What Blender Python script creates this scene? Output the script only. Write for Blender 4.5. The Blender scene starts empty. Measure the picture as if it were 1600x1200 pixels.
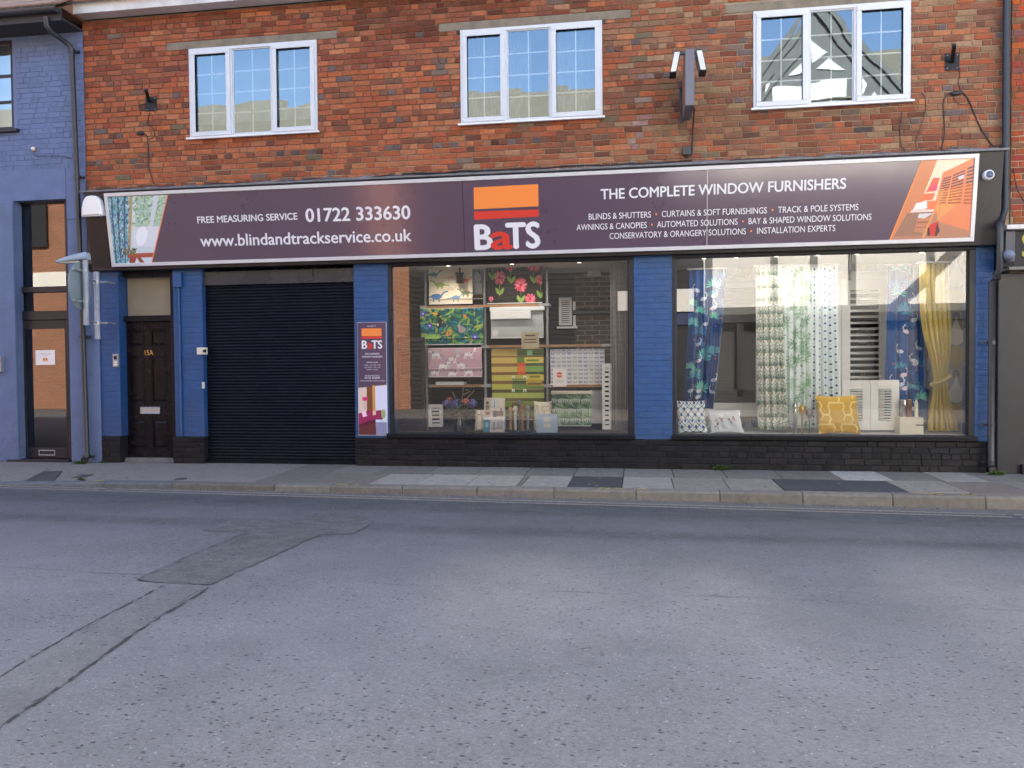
import bpy, math, random
import numpy as np
from mathutils import Vector, Matrix
random.seed(7); RNG = np.random.default_rng(7)
scene = bpy.context.scene
COL = scene.collection
# ---------------------------------------------------------------- camera
F_PX, YAW, PIT, ROL = 1251.0, 0.1553, 0.02495, -0.00845
CAM = Vector((0.0, -11.0, 1.435))
_cy, _sy, _cp, _sp, _cr, _sr = math.cos(YAW), math.sin(YAW), math.cos(PIT), math.sin(PIT), math.cos(ROL), math.sin(ROL)
FWD = Vector((-_sy*_cp, _cy*_cp, -_sp)); _R0 = Vector((_cy, _sy, 0)); _U0 = _R0.cross(FWD)
RIGHT = _R0*_cr + _U0*_sr; UP = -_R0*_sr + _U0*_cr
cam_d = bpy.data.cameras.new('camera'); cam = bpy.data.objects.new('camera', cam_d); COL.objects.link(cam)
M3 = Matrix((RIGHT, UP, -FWD)).transposed()
cam.matrix_world = Matrix.Translation(CAM) @ M3.to_4x4()
cam_d.sensor_width = 36.0; cam_d.lens = 36.0*F_PX/1600.0; cam_d.clip_start = 0.05; cam_d.clip_end = 500
scene.camera = cam
# ---------------------------------------------------------------- light
SUN_EL, SUN_AZ = math.radians(34), math.radians(8)      # azimuth from +y (behind the shop) towards +x
w = bpy.data.worlds.new('World'); scene.world = w; w.use_nodes = True
nt = w.node_tree; bg = nt.nodes['Background']
sky = nt.nodes.new('ShaderNodeTexSky'); sky.sky_type = 'NISHITA'; sky.sun_disc = False
sky.sun_elevation = SUN_EL; sky.sun_rotation = SUN_AZ
sky.air_density = 1.0; sky.dust_density = 2.5; sky.ozone_density = 0.3
nt.links.new(sky.outputs[0], bg.inputs[0]); bg.inputs[1].default_value = 0.14
sd = bpy.data.lights.new('sun', 'SUN'); sd.energy = 4.0; sd.angle = math.radians(0.53); sd.color = (1, .93, .82)
sun = bpy.data.objects.new('sun', sd); COL.objects.link(sun)
_sdir = Vector((math.sin(SUN_AZ)*math.cos(SUN_EL), math.cos(SUN_AZ)*math.cos(SUN_EL), math.sin(SUN_EL)))
sun.rotation_euler = _sdir.to_track_quat('Z', 'Y').to_euler()
sun.location = (0, 30, 25)
scene.view_settings.view_transform = 'Standard'; scene.view_settings.look = 'None'
scene.view_settings.exposure = 2.5; scene.view_settings.gamma = 1.0
scene.render.engine = 'CYCLES'
scene.cycles.use_denoising = True
scene.cycles.blur_glossy = 0.05; scene.cycles.max_bounces = 8; scene.cycles.transparent_max_bounces = 12
scene.cycles.sample_clamp_indirect = 30.0
scene.cycles.caustics_reflective = True; scene.cycles.caustics_refractive = False

# ---------------------------------------------------------------- helpers
def ray(px, py): return RIGHT*(px-800) + UP*(600-py) + FWD*F_PX
def at(px, py, y=0.0):
    """point of the vertical plane y seen at that pixel of the 1600x1200 photograph"""
    d = ray(px, py); return CAM + d*((y-CAM.y)/d.y)
def gnd(px, py, z=0.0):
    d = ray(px, py); return CAM + d*((z-CAM.z)/d.z)
def rect(tl, tr, br, bl, y):
    a, b, c, d = at(*tl, y), at(*tr, y), at(*br, y), at(*bl, y)
    return (a.x+d.x)/2, (b.x+c.x)/2, (d.z+c.z)/2, (a.z+b.z)/2       # x0 x1 z0 z1
def box_px(x0, y0, x1, y1, y):
    return rect((x0, y0), (x1, y0), (x1, y1), (x0, y1), y)
def S(r, g, b, k=1.0):
    f = lambda c: ((c/255)/12.92 if c/255 <= .04045 else ((c/255+.055)/1.055)**2.4)*k
    return (f(r), f(g), f(b))
ORG = {}
def tag(o, label=None, cat=None, group=None, kind=None):
    if label: o['label'] = label
    if cat: o['category'] = cat
    if group: o['group'] = group
    if kind: o['kind'] = kind
    return o
def thing(name, loc, label, cat, group=None):
    o = bpy.data.objects.new(name, None); COL.objects.link(o); o.location = loc
    o.empty_display_size = .1; ORG[o.name] = Vector(loc)
    return tag(o, label, cat, group)
def org_of(p):
    return ORG.get(p.name, Vector((0, 0, 0)))
def link(name, me, parent=None, org=None):
    o = bpy.data.objects.new(name, me); COL.objects.link(o)
    if parent is not None:
        o.parent = parent; ORG[o.name] = org_of(parent)
    else:
        o.location = org if org is not None else (0, 0, 0); ORG[o.name] = Vector(org) if org is not None else Vector((0, 0, 0))
    return o

class MB:
    def __init__(s): s.v = []; s.f = []; s.m = []; s.c = []; s.mi = 0; s.col = None; s.sm = []; s.smooth = False
    def add(s, vs, fs):
        b = len(s.v); s.v += [tuple(x) for x in vs]
        for f in fs:
            s.f.append([b+i for i in f]); s.m.append(s.mi); s.c.append(s.col); s.sm.append(s.smooth)
        return s
    def box(s, x0, x1, y0, y1, z0, z1):
        if x0 > x1: x0, x1 = x1, x0
        if y0 > y1: y0, y1 = y1, y0
        if z0 > z1: z0, z1 = z1, z0
        return s.add([(x0,y0,z0),(x1,y0,z0),(x1,y1,z0),(x0,y1,z0),(x0,y0,z1),(x1,y0,z1),(x1,y1,z1),(x0,y1,z1)],
                     [(0,3,2,1),(4,5,6,7),(0,1,5,4),(1,2,6,5),(2,3,7,6),(3,0,4,7)])
    def quad(s, a, b, c, d): return s.add([a, b, c, d], [(0, 1, 2, 3)])
    def frame(s, x0, x1, z0, z1, t, y0, y1):
        """rectangular frame butted at its corners"""
        s.box(x0, x1, y0, y1, z1-t, z1); s.box(x0, x1, y0, y1, z0, z0+t)
        s.box(x0, x0+t, y0, y1, z0+t, z1-t); s.box(x1-t, x1, y0, y1, z0+t, z1-t); return s
    def prism(s, poly, x0, x1):
        """polygon in (y, z), swept along x"""
        n = len(poly)
        vs = [(x0, p[0], p[1]) for p in poly] + [(x1, p[0], p[1]) for p in poly]
        return s.add(vs, [tuple(range(n)), tuple(range(2*n-1, n-1, -1))] + [(i, n+i, n+(i+1) % n, (i+1) % n) for i in range(n)])
    def slab(s, poly, z0, z1):
        n = len(poly)
        vs = [(p[0], p[1], z0(p) if callable(z0) else z0) for p in poly] + [(p[0], p[1], z1(p) if callable(z1) else z1) for p in poly]
        return s.add(vs, [tuple(range(n-1, -1, -1)), tuple(range(n, 2*n))] + [(i, (i+1) % n, n+(i+1) % n, n+i) for i in range(n)])
    def tube(s, pts, r, n=10, cap=True):
        pts = [Vector(p) for p in pts]; rings = []; sm = s.smooth; s.smooth = True
        prev = None
        for i, p in enumerate(pts):
            t = (pts[min(i+1, len(pts)-1)]-pts[max(i-1, 0)]).normalized()
            if prev is None:
                a = t.orthogonal().normalized()
            else:
                a = (prev - t*prev.dot(t)).normalized()
            prev = a; b = t.cross(a)
            rr = r[i] if isinstance(r, (list, tuple)) else r
            rings.append([p + (a*math.cos(2*math.pi*k/n)+b*math.sin(2*math.pi*k/n))*rr for k in range(n)])
        vs = [v for R in rings for v in R]; fs = []
        for i in range(len(pts)-1):
            for k in range(n):
                fs.append((i*n+k, i*n+(k+1) % n, (i+1)*n+(k+1) % n, (i+1)*n+k))
        s.add(vs, fs); s.smooth = False
        if cap:
            s.add(rings[0], [tuple(range(n-1, -1, -1))]); s.add(rings[-1], [tuple(range(n))])
        s.smooth = sm; return s
    def lathe(s, prof, c, n=20, axis='z', arc=2*math.pi):
        """profile of (radius, height) turned about an axis through c"""
        c = Vector(c); sm = s.smooth; s.smooth = True; vs = []
        for (r, h) in prof:
            for k in range(n):
                a = arc*k/n
                x, y = r*math.cos(a), r*math.sin(a)
                vs.append(c + (Vector((x, y, h)) if axis == 'z' else Vector((x, h, y)) if axis == 'y' else Vector((h, x, y))))
        fs = [(i*n+k, i*n+(k+1) % n, (i+1)*n+(k+1) % n, (i+1)*n+k) for i in range(len(prof)-1) for k in range(n)]
        s.add(vs, fs); s.smooth = sm; return s
    def build(s, name, mats, parent=None, bevel=0, org=None, seg=2):
        me = bpy.data.meshes.new(name)
        if parent is not None: o3 = org_of(parent)
        elif org is not None: o3 = Vector(org)
        else: o3 = Vector((0, 0, 0))
        me.from_pydata([(v[0]-o3.x, v[1]-o3.y, v[2]-o3.z) for v in s.v], [], s.f)
        mats = mats if isinstance(mats, (list, tuple)) else [mats]
        for m in mats: me.materials.append(m)
        me.polygons.foreach_set('material_index', s.m)
        me.polygons.foreach_set('use_smooth', s.sm)
        if any(c is not None for c in s.c):
            at_ = me.color_attributes.new('Col', 'FLOAT_COLOR', 'CORNER')
            arr = []
            for p, c in zip(me.polygons, s.c):
                arr += list((*(c or (1, 1, 1)), 1.0))*p.loop_total
            at_.data.foreach_set('color', arr)
        me.update()
        ob = link(name, me, parent, org)
        if bevel:
            b = ob.modifiers.new('bevel', 'BEVEL'); b.width = bevel; b.segments = seg; b.limit_method = 'ANGLE'; b.angle_limit = math.radians(40)
        return ob

# ---------------------------------------------------------------- materials
def N(nt, kind, **kw):
    n = nt.nodes.new(kind)
    for k, v in kw.items(): setattr(n, k, v)
    return n
def mat(name, col, rough=.5, metal=0, var=.0, vscale=6, bump=0, bscale=60, coat=0, spec=None, attr=False, sheen=0, trans=0, dirt=0, vsc3=None):
    m = bpy.data.materials.new(name); m.use_nodes = True; nt = m.node_tree; b = nt.nodes['Principled BSDF']; L = nt.links.new
    b.inputs['Roughness'].default_value = rough; b.inputs['Metallic'].default_value = metal
    if coat: b.inputs['Coat Weight'].default_value = coat; b.inputs['Coat Roughness'].default_value = .04
    if spec is not None: b.inputs['Specular IOR Level'].default_value = spec
    if sheen: b.inputs['Sheen Weight'].default_value = sheen
    tc = N(nt, 'ShaderNodeTexCoord')
    src = None
    if attr:
        a = N(nt, 'ShaderNodeAttribute', attribute_name='Col'); src = a.outputs['Color']
    else:
        r = N(nt, 'ShaderNodeRGB'); r.outputs[0].default_value = (*col, 1); src = r.outputs[0]
    if var:
        mp = N(nt, 'ShaderNodeMapping'); L(tc.outputs['Object'], mp.inputs[0])
        if vsc3: mp.inputs['Scale'].default_value = vsc3
        n = N(nt, 'ShaderNodeTexNoise'); n.inputs['Scale'].default_value = vscale; n.inputs['Detail'].default_value = 6; n.inputs['Roughness'].default_value = .65
        L(mp.outputs[0], n.inputs['Vector'])
        r = N(nt, 'ShaderNodeMapRange'); r.inputs[1].default_value = .25; r.inputs[2].default_value = .75; r.inputs[3].default_value = 1-var; r.inputs[4].default_value = 1+var
        L(n.outputs[0], r.inputs[0])
        x = N(nt, 'ShaderNodeVectorMath', operation='SCALE'); L(src, x.inputs[0]); L(r.outputs[0], x.inputs['Scale']); src = x.outputs[0]
        rr = N(nt, 'ShaderNodeMapRange'); rr.inputs[3].default_value = max(0, rough-.12); rr.inputs[4].default_value = min(1, rough+.12)
        L(n.outputs[0], rr.inputs[0]); L(rr.outputs[0], b.inputs['Roughness'])
    if dirt:
        n2 = N(nt, 'ShaderNodeTexNoise'); n2.inputs['Scale'].default_value = 2.3; n2.inputs['Detail'].default_value = 8; n2.inputs['Roughness'].default_value = .75
        L(tc.outputs['Object'], n2.inputs['Vector'])
        cr = N(nt, 'ShaderNodeMapRange'); cr.inputs[1].default_value = .5; cr.inputs[2].default_value = .75; cr.inputs[3].default_value = 0; cr.inputs[4].default_value = dirt
        L(n2.outputs[0], cr.inputs[0])
        mx = N(nt, 'ShaderNodeMix', data_type='RGBA'); L(cr.outputs[0], mx.inputs[0]); L(src, mx.inputs[6]); mx.inputs[7].default_value = (.09, .075, .06, 1)
        src = mx.outputs[2]
    L(src, b.inputs['Base Color'])
    if bump:
        n = N(nt, 'ShaderNodeTexNoise'); n.inputs['Scale'].default_value = bscale; n.inputs['Detail'].default_value = 4
        L(tc.outputs['Object'], n.inputs['Vector'])
        bp = N(nt, 'ShaderNodeBump'); bp.inputs['Strength'].default_value = bump; bp.inputs['Distance'].default_value = .01
        L(n.outputs[0], bp.inputs['Height']); L(bp.outputs[0], b.inputs['Normal'])
    if trans: b.inputs['Transmission Weight'].default_value = trans
    return m
def glass_mat(name, tint=(1, 1, 1), k=1.75, rough=0.0, wob=0.0, mono=0.0, refl=(1, 1, 1)):
    m = bpy.data.materials.new(name); m.use_nodes = True; nt = m.node_tree; nt.nodes.clear(); L = nt.links.new
    o = N(nt, 'ShaderNodeOutputMaterial'); t = N(nt, 'ShaderNodeBsdfTransparent'); t.inputs[0].default_value = (*tint, 1)
    g = N(nt, 'ShaderNodeBsdfGlossy'); g.inputs['Roughness'].default_value = rough; g.inputs[0].default_value = (*refl, 1)
    f = N(nt, 'ShaderNodeFresnel'); f.inputs[0].default_value = 1.5
    mu = N(nt, 'ShaderNodeMath', operation='MULTIPLY_ADD', use_clamp=True); mu.inputs[1].default_value = k; mu.inputs[2].default_value = mono
    L(f.outputs[0], mu.inputs[0]); x = N(nt, 'ShaderNodeMixShader'); L(mu.outputs[0], x.inputs[0]); L(t.outputs[0], x.inputs[1]); L(g.outputs[0], x.inputs[2]); L(x.outputs[0], o.inputs[0])
    if wob:
        tc = N(nt, 'ShaderNodeTexCoord'); n = N(nt, 'ShaderNodeTexNoise'); n.inputs['Scale'].default_value = 1.3; n.inputs['Detail'].default_value = 1
        L(tc.outputs['Object'], n.inputs['Vector']); bp = N(nt, 'ShaderNodeBump'); bp.inputs['Strength'].default_value = wob; bp.inputs['Distance'].default_value = .02
        L(n.outputs[0], bp.inputs['Height']); L(bp.outputs[0], g.inputs['Normal'])
    return m
def splash(m, z0=.35, z1=1.0, amt=.55, col=(.07, .06, .05)):
    """road splash dried on the foot of a wall"""
    nt = m.node_tree; b = nt.nodes['Principled BSDF']; L = nt.links.new; src = b.inputs['Base Color'].links[0].from_socket
    g = N(nt, 'ShaderNodeNewGeometry'); sp = N(nt, 'ShaderNodeSeparateXYZ'); L(g.outputs['Position'], sp.inputs[0])
    n = N(nt, 'ShaderNodeTexNoise'); n.inputs['Scale'].default_value = 14; n.inputs['Detail'].default_value = 8; n.inputs['Roughness'].default_value = .8; L(g.outputs['Position'], n.inputs['Vector'])
    a = N(nt, 'ShaderNodeMapRange'); a.inputs[1].default_value = z0; a.inputs[2].default_value = z1; a.inputs[3].default_value = 1; a.inputs[4].default_value = 0; L(sp.outputs[2], a.inputs[0])
    t = N(nt, 'ShaderNodeMapRange'); t.inputs[1].default_value = .42; t.inputs[2].default_value = .66; t.inputs[3].default_value = 0; t.inputs[4].default_value = amt; L(n.outputs[0], t.inputs[0])
    mu = N(nt, 'ShaderNodeMath', operation='MULTIPLY'); L(a.outputs[0], mu.inputs[0]); L(t.outputs[0], mu.inputs[1])
    x = N(nt, 'ShaderNodeMix', data_type='RGBA'); L(mu.outputs[0], x.inputs[0]); L(src, x.inputs[6]); x.inputs[7].default_value = (*col, 1); L(x.outputs[2], b.inputs['Base Color'])
def brickpaint_mat(name, col, rough=.45, depth=.5, bw=.225, bh=.0775, var=.12, dirt=0):
    """paint over brickwork: the courses show as relief only"""
    m = mat(name, col, rough, var=var, vscale=5, dirt=dirt); nt = m.node_tree; b = nt.nodes['Principled BSDF']; L = nt.links.new
    tc = N(nt, 'ShaderNodeTexCoord'); sp = N(nt, 'ShaderNodeSeparateXYZ'); L(tc.outputs['Object'], sp.inputs[0])
    cb = N(nt, 'ShaderNodeCombineXYZ'); L(sp.outputs[0], cb.inputs[0]); L(sp.outputs[2], cb.inputs[1])
    n = N(nt, 'ShaderNodeTexNoise'); n.inputs['Scale'].default_value = 9; L(tc.outputs['Object'], n.inputs['Vector'])
    ad = N(nt, 'ShaderNodeVectorMath', operation='MULTIPLY_ADD'); L(n.outputs['Color'], ad.inputs[0]); ad.inputs[1].default_value = (.02, .012, 0); L(cb.outputs[0], ad.inputs[2])
    br = N(nt, 'ShaderNodeTexBrick'); L(ad.outputs[0], br.inputs['Vector']); br.inputs['Scale'].default_value = 1; br.inputs['Brick Width'].default_value = bw
    br.inputs['Row Height'].default_value = bh; br.inputs['Mortar Size'].default_value = .006; br.inputs['Mortar Smooth'].default_value = .6
    n3 = N(nt, 'ShaderNodeTexNoise'); n3.inputs['Scale'].default_value = 40; n3.inputs['Detail'].default_value = 5; L(tc.outputs['Object'], n3.inputs['Vector'])
    iv = N(nt, 'ShaderNodeMath', operation='MULTIPLY_ADD'); L(br.outputs['Fac'], iv.inputs[0]); iv.inputs[1].default_value = -1; L(n3.outputs[0], iv.inputs[2])
    bp = N(nt, 'ShaderNodeBump'); bp.inputs['Strength'].default_value = depth; bp.inputs['Distance'].default_value = .006
    L(iv.outputs[0], bp.inputs['Height']); L(bp.outputs[0], b.inputs['Normal'])
    return m

# brick laid as real blocks: one mesh, one colour per brick
def sub_rect(r, h):
    x0, x1, z0, z1 = r; a0, a1, c0, c1 = h
    if a1 <= x0 or a0 >= x1 or c1 <= z0 or c0 >= z1: return [r]
    out = []
    if a0 > x0: out.append((x0, a0, z0, z1))
    if a1 < x1: out.append((a1, x1, z0, z1))
    m0, m1 = max(x0, a0), min(x1, a1)
    if c1 < z1: out.append((m0, m1, c1, z1))
    if c0 > z0: out.append((m0, m1, z0, c0))
    return out
def bricks(mb, x0, x1, z0, z1, y, holes, colfn, bl=.232, ch=.0775, j=.010, proud=.009, wob=.003, headers=True, bev=.006):
    rnd = random.Random(int(x0*977)+int(z0*131))
    k = 0; z = z0
    while z < z1-.01:
        zt = min(z+ch, z1)
        hdr = headers and (k % 5 == 2)
        x = x0 - rnd.random()*bl
        while x < x1:
            Lr = bl*.5 if (hdr or (headers and rnd.random() < .12)) else bl
            Lr *= 1+rnd.uniform(-.06, .06)
            rs = [(max(x, x0)+j/2, min(x+Lr, x1)-j/2, z+j/2+rnd.uniform(-.0015, .0015), zt-j/2+rnd.uniform(-.0015, .0015))]
            for h in holes:
                rs = [q for r_ in rs for q in sub_rect(r_, h)]
            c = colfn((x+Lr/2), z, Lr < bl*.7, rnd)
            for (a, b, c0, c1) in rs:
                if b-a < .02 or c1-c0 < .015 or c is None: continue
                yf = y-proud-rnd.uniform(-.003, .003)
                g = lambda: rnd.uniform(-wob, wob)
                P = [(a+g(), c0+g()), (b+g(), c0+g()), (b+g(), c1+g()), (a+g(), c1+g())]
                cx, cz = (a+b)/2, (c0+c1)/2
                vs = [(p[0], y+.012, p[1]) for p in P] + [(p[0], yf+bev*.6, p[1]) for p in P] + \
                     [(p[0]+math.copysign(bev, cx-p[0]), yf+g()*.4, p[1]+math.copysign(bev, cz-p[1])) for p in P]
                fs = [(0,1,5,4),(1,2,6,5),(2,3,7,6),(3,0,4,7),(4,5,9,8),(5,6,10,9),(6,7,11,10),(7,4,8,11),(8,9,10,11)]
                mb.col = c; mb.add(vs, fs)
            x += Lr
        z += ch; k += 1
    mb.col = None
def holed(mb, x0, x1, z0, z1, y, holes, reveal=.12):
    rs = [(x0, x1, z0, z1)]
    for h in holes: rs = [q for r in rs for q in sub_rect(r, h)]
    for (a, b, c, d) in rs: mb.quad((a, y, c), (b, y, c), (b, y, d), (a, y, d))
    for (a, b, c, d) in holes:
        mb.quad((a, y, c), (a, y, d), (a, y+reveal, d), (a, y+reveal, c)); mb.quad((b, y, c), (b, y+reveal, c), (b, y+reveal, d), (b, y, d))
        mb.quad((a, y, d), (b, y, d), (b, y+reveal, d), (a, y+reveal, d)); mb.quad((a, y, c), (a, y+reveal, c), (b, y+reveal, c), (b, y, c))

# ---------------------------------------------------------------- painted sheets (print, cloth): colour per vertex of a fine grid
class Cv:
    def __init__(s, w, h, nx, ny, bg):
        s.w, s.h, s.nx, s.ny = w, h, nx, ny
        s.X, s.Y = np.meshgrid(np.linspace(0, w, nx), np.linspace(0, h, ny)); s.a = np.empty((ny, nx, 3)); s.a[:] = bg
    def put(s, m, c, al=1.0): s.a[m] = s.a[m]*(1-al)+np.array(c)*al; return s
    def poly(s, pts, c, al=1.0):
        m = np.zeros(s.X.shape, bool); n = len(pts)
        for i in range(n):
            (x1, y1), (x2, y2) = pts[i], pts[(i+1) % n]
            if y1 == y2: continue
            cnd = ((s.Y < y1) != (s.Y < y2)) & (s.X < (x2-x1)*(s.Y-y1)/(y2-y1)+x1); m ^= cnd
        return s.put(m, c, al)
    def rect(s, x0, x1, y0, y1, c, al=1.0): return s.put((s.X >= x0) & (s.X <= x1) & (s.Y >= y0) & (s.Y <= y1), c, al)
    def ell(s, cx, cy, rx, ry, c, ang=0, al=1.0, ring=0):
        u = (s.X-cx)*math.cos(ang)+(s.Y-cy)*math.sin(ang); v = -(s.X-cx)*math.sin(ang)+(s.Y-cy)*math.cos(ang)
        d = (u/rx)**2+(v/ry)**2; m = d < 1
        if ring: m &= d > (1-ring)**2
        return s.put(m, c, al)
    def leaf(s, cx, cy, ln, wd, ang, c, al=1.0):
        u = (s.X-cx)*math.cos(ang)+(s.Y-cy)*math.sin(ang); v = -(s.X-cx)*math.sin(ang)+(s.Y-cy)*math.cos(ang)
        t = u/ln; return s.put((t > 0) & (t < 1) & (np.abs(v) < wd*np.sin(np.pi*np.clip(t, 0, 1))**.8), c, al)
    def line(s, pts, wd, c, al=1.0):
        for (x1, y1), (x2, y2) in zip(pts[:-1], pts[1:]):
            dx, dy = x2-x1, y2-y1; l2 = dx*dx+dy*dy+1e-12
            t = np.clip(((s.X-x1)*dx+(s.Y-y1)*dy)/l2, 0, 1)
            s.put((s.X-x1-t*dx)**2+(s.Y-y1-t*dy)**2 < (wd/2)**2, c, al)
        return s
    def noise(s, amt):
        s.a *= 1+amt*(RNG.random(s.X.shape)[..., None]-.5)*2; return s
    def sheet(s, name, fn, m, parent=None, org=None, smooth=True):
        """fn maps (U, V in 0..1) to x, y, z arrays"""
        U, V = s.X/s.w, s.Y/s.h; x, y, z = fn(U, V)
        x, y, z = (np.broadcast_to(q, U.shape) for q in (x, y, z))
        co = np.stack([x, y, z], -1).reshape(-1, 3).astype(float)
        o3 = org_of(parent) if parent is not None else Vector(org if org is not None else (0, 0, 0))
        co -= np.array(o3)
        i = np.arange(s.nx*s.ny).reshape(s.ny, s.nx)
        q = np.stack([i[:-1, :-1], i[:-1, 1:], i[1:, 1:], i[1:, :-1]], -1).reshape(-1, 4)
        me = bpy.data.meshes.new(name); nf = len(q)
        me.vertices.add(len(co)); me.vertices.foreach_set('co', co.ravel())
        me.loops.add(nf*4); me.loops.foreach_set('vertex_index', q.ravel().astype(np.int32))
        me.polygons.add(nf); me.polygons.foreach_set('loop_start', np.arange(0, nf*4, 4, dtype=np.int32))
        me.polygons.foreach_set('use_smooth', np.full(nf, smooth)); me.update(calc_edges=True)
        ca = me.color_attributes.new('Col', 'FLOAT_COLOR', 'POINT')
        ca.data.foreach_set('color', np.concatenate([np.clip(s.a.reshape(-1, 3), 0, 1), np.ones((len(co), 1))], 1).ravel())
        me.materials.append(m)
        return link(name, me, parent, org)
def flat(x0, x1, z0, z1, y): return lambda U, V: (x0+(x1-x0)*U, y+0*U, z0+(z1-z0)*V)

def text_mesh(body, offset=0.0, mats=None, orange=None):
    c = bpy.data.curves.new('lettering', 'FONT'); c.body = body; c.offset = offset; c.resolution_u = 4
    if orange:
        for i, ch in enumerate(body): c.body_format[i].material_index = 1 if ch in orange else 0
    o = bpy.data.objects.new('lettering', c)
    for m in mats: c.materials.append(m)
    COL.objects.link(o); dg = bpy.context.evaluated_depsgraph_get(); dg.update()
    me = bpy.data.meshes.new_from_object(o.evaluated_get(dg))
    bpy.data.objects.remove(o); return me
def text_on(name, body, L, Rr, cap, nrm, mats, parent, bold=0.0, orange=None):
    """lettering whose first and last baseline ends are the points L and Rr, cap height given, standing on the plane with that normal"""
    me = text_mesh(body, 0.0, mats if isinstance(mats, list) else [mats], orange)
    n = len(me.vertices); co = np.empty(n*3); me.vertices.foreach_get('co', co); co = co.reshape(-1, 3)
    x0, x1 = co[:, 0].min(), co[:, 0].max()
    L = Vector(L); ux = (Vector(Rr)-L); W = ux.length; ux.normalize(); nrm = Vector(nrm).normalized(); uz = nrm.cross(ux).normalized()
    out = np.array(L)[None] + (co[:, 0:1]-x0)/(x1-x0)*W*np.array(ux)[None] + co[:, 1:2]/.691*cap*np.array(uz)[None] - np.array(org_of(parent))[None]
    if bold:
        # heavier strokes: the same letters again, a hair to each side and a fraction of a millimetre in front
        d = bold*cap; sh = [(-d, 0), (d, 0), (0, d*.7), (0, -d*.7), (0, 0)]
        allv = np.concatenate([out+np.array(ux)*a+np.array(uz)*b_+np.array(nrm)*.0003*k for k, (a, b_) in enumerate(sh)])
        fs = [list(p.vertices) for p in me.polygons]; mi = [p.material_index for p in me.polygons]
        m2 = bpy.data.meshes.new('lettering'); m2.from_pydata([tuple(v) for v in allv], [], [[i+n*k for i in f] for k in range(len(sh)) for f in fs])
        for m_ in me.materials: m2.materials.append(m_)
        m2.polygons.foreach_set('material_index', mi*len(sh)); m2.update(); me = m2
    else:
        me.vertices.foreach_set('co', out.ravel()); me.update()
    return link(name, me, parent)
# ---------------------------------------------------------------- shared materials
M = {}
M['brick'] = mat('old_brick', None, .9, attr=True, var=.34, vscale=26, bump=.6, bscale=120, spec=.2, dirt=.42)
M['mortar'] = mat('lime_mortar', (.19, .125, .082), .95, var=.4, vscale=7, bump=.5, bscale=150, spec=.2)
_nt = M['mortar'].node_tree; _p = _nt.nodes['Principled BSDF']; _src = _p.inputs['Base Color'].links[0].from_socket
_tc = N(_nt, 'ShaderNodeTexCoord'); _sp = N(_nt, 'ShaderNodeSeparateXYZ'); _nt.links.new(_tc.outputs['Object'], _sp.inputs[0])
def _rg(s, a, b, c, d):
    r = N(_nt, 'ShaderNodeMapRange'); r.inputs[1].default_value = a; r.inputs[2].default_value = b; r.inputs[3].default_value = c; r.inputs[4].default_value = d; _nt.links.new(s, r.inputs[0]); return r.outputs[0]
_n = N(_nt, 'ShaderNodeTexNoise'); _n.inputs['Scale'].default_value = 1.6; _n.inputs['Detail'].default_value = 6; _nt.links.new(_tc.outputs['Object'], _n.inputs['Vector'])
_a = N(_nt, 'ShaderNodeMath', operation='MAXIMUM'); _nt.links.new(_rg(_sp.outputs[2], 4.75, 4.25, 0, 1), _a.inputs[0]); _nt.links.new(_rg(_sp.outputs[0], 1.6, 3.2, 0, .8), _a.inputs[1])
_m = N(_nt, 'ShaderNodeMath', operation='MULTIPLY', use_clamp=True); _nt.links.new(_a.outputs[0], _m.inputs[0]); _nt.links.new(_rg(_n.outputs[0], .35, .6, .25, 1), _m.inputs[1])
_x = N(_nt, 'ShaderNodeMix', data_type='RGBA'); _nt.links.new(_m.outputs[0], _x.inputs[0]); _nt.links.new(_src, _x.inputs[6]); _x.inputs[7].default_value = (.40, .31, .22, 1); _nt.links.new(_x.outputs[2], _p.inputs['Base Color'])
M['blackpaint_brick'] = mat('black_painted_brick', None, .42, attr=True, var=.25, vscale=25, bump=.35, bscale=70, spec=.22)
M['blackpaint_joint'] = mat('black_painted_joint', (.014, .014, .016), .6, var=.6, vscale=20, bump=.3, bscale=90, spec=.2)
M['pilaster_blue'] = brickpaint_mat('royal_blue_painted_brick', (.013, .066, .205), .5, .75, var=.2, dirt=.22)
M['blue_smooth'] = mat('royal_blue_paint', (.013, .066, .205), .45, var=.12, vscale=5)
M['peri_brick'] = mat('periwinkle_painted_brick', None, .75, attr=True, var=.14, vscale=9, bump=.4, bscale=60, dirt=.22)
M['peri'] = mat('periwinkle_render', (.115, .155, .285), .75, var=.18, vscale=3.5, bump=.25, bscale=35, dirt=.25)
M['black_gloss'] = mat('black_gloss_paint', (.009, .009, .012), .3, var=.3, vscale=12, bump=.06, bscale=30, spec=.22)
M['black_satin'] = mat('black_satin_paint', (.014, .014, .018), .45, var=.3, vscale=8, spec=.22)
M['door_black'] = mat('door_black_gloss', (.008, .0055, .007), .25, var=.3, vscale=6, bump=.05, bscale=25, spec=.24)
M['shutter'] = mat('shutter_black', (.0045, .006, .013), .36, metal=.0, var=.35, vscale=6, vsc3=(.4, 1, 2.5), spec=.14, dirt=.05)
M['upvc'] = mat('white_upvc', (.58, .59, .63), .35, var=.05, vscale=4)
M['white'] = mat('white_paint', (.74, .73, .74), .5, var=.06, vscale=4)
M['white_worn'] = mat('weathered_white_paint', (.62, .60, .59), .6, var=.14, vscale=3, dirt=.35)
M['charcoal'] = mat('charcoal_frame_paint', (.022, .021, .026), .4, var=.2, vscale=8, spec=.3)
M['fascia'] = mat('fascia_brown_black', (.03, .026, .027), .45, var=.3, vscale=5, dirt=.25, spec=.3)
M['lead'] = mat('lead_flashing', (.17, .17, .185), .6, var=.4, vscale=9, bump=.5, bscale=22, dirt=.5)
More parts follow.
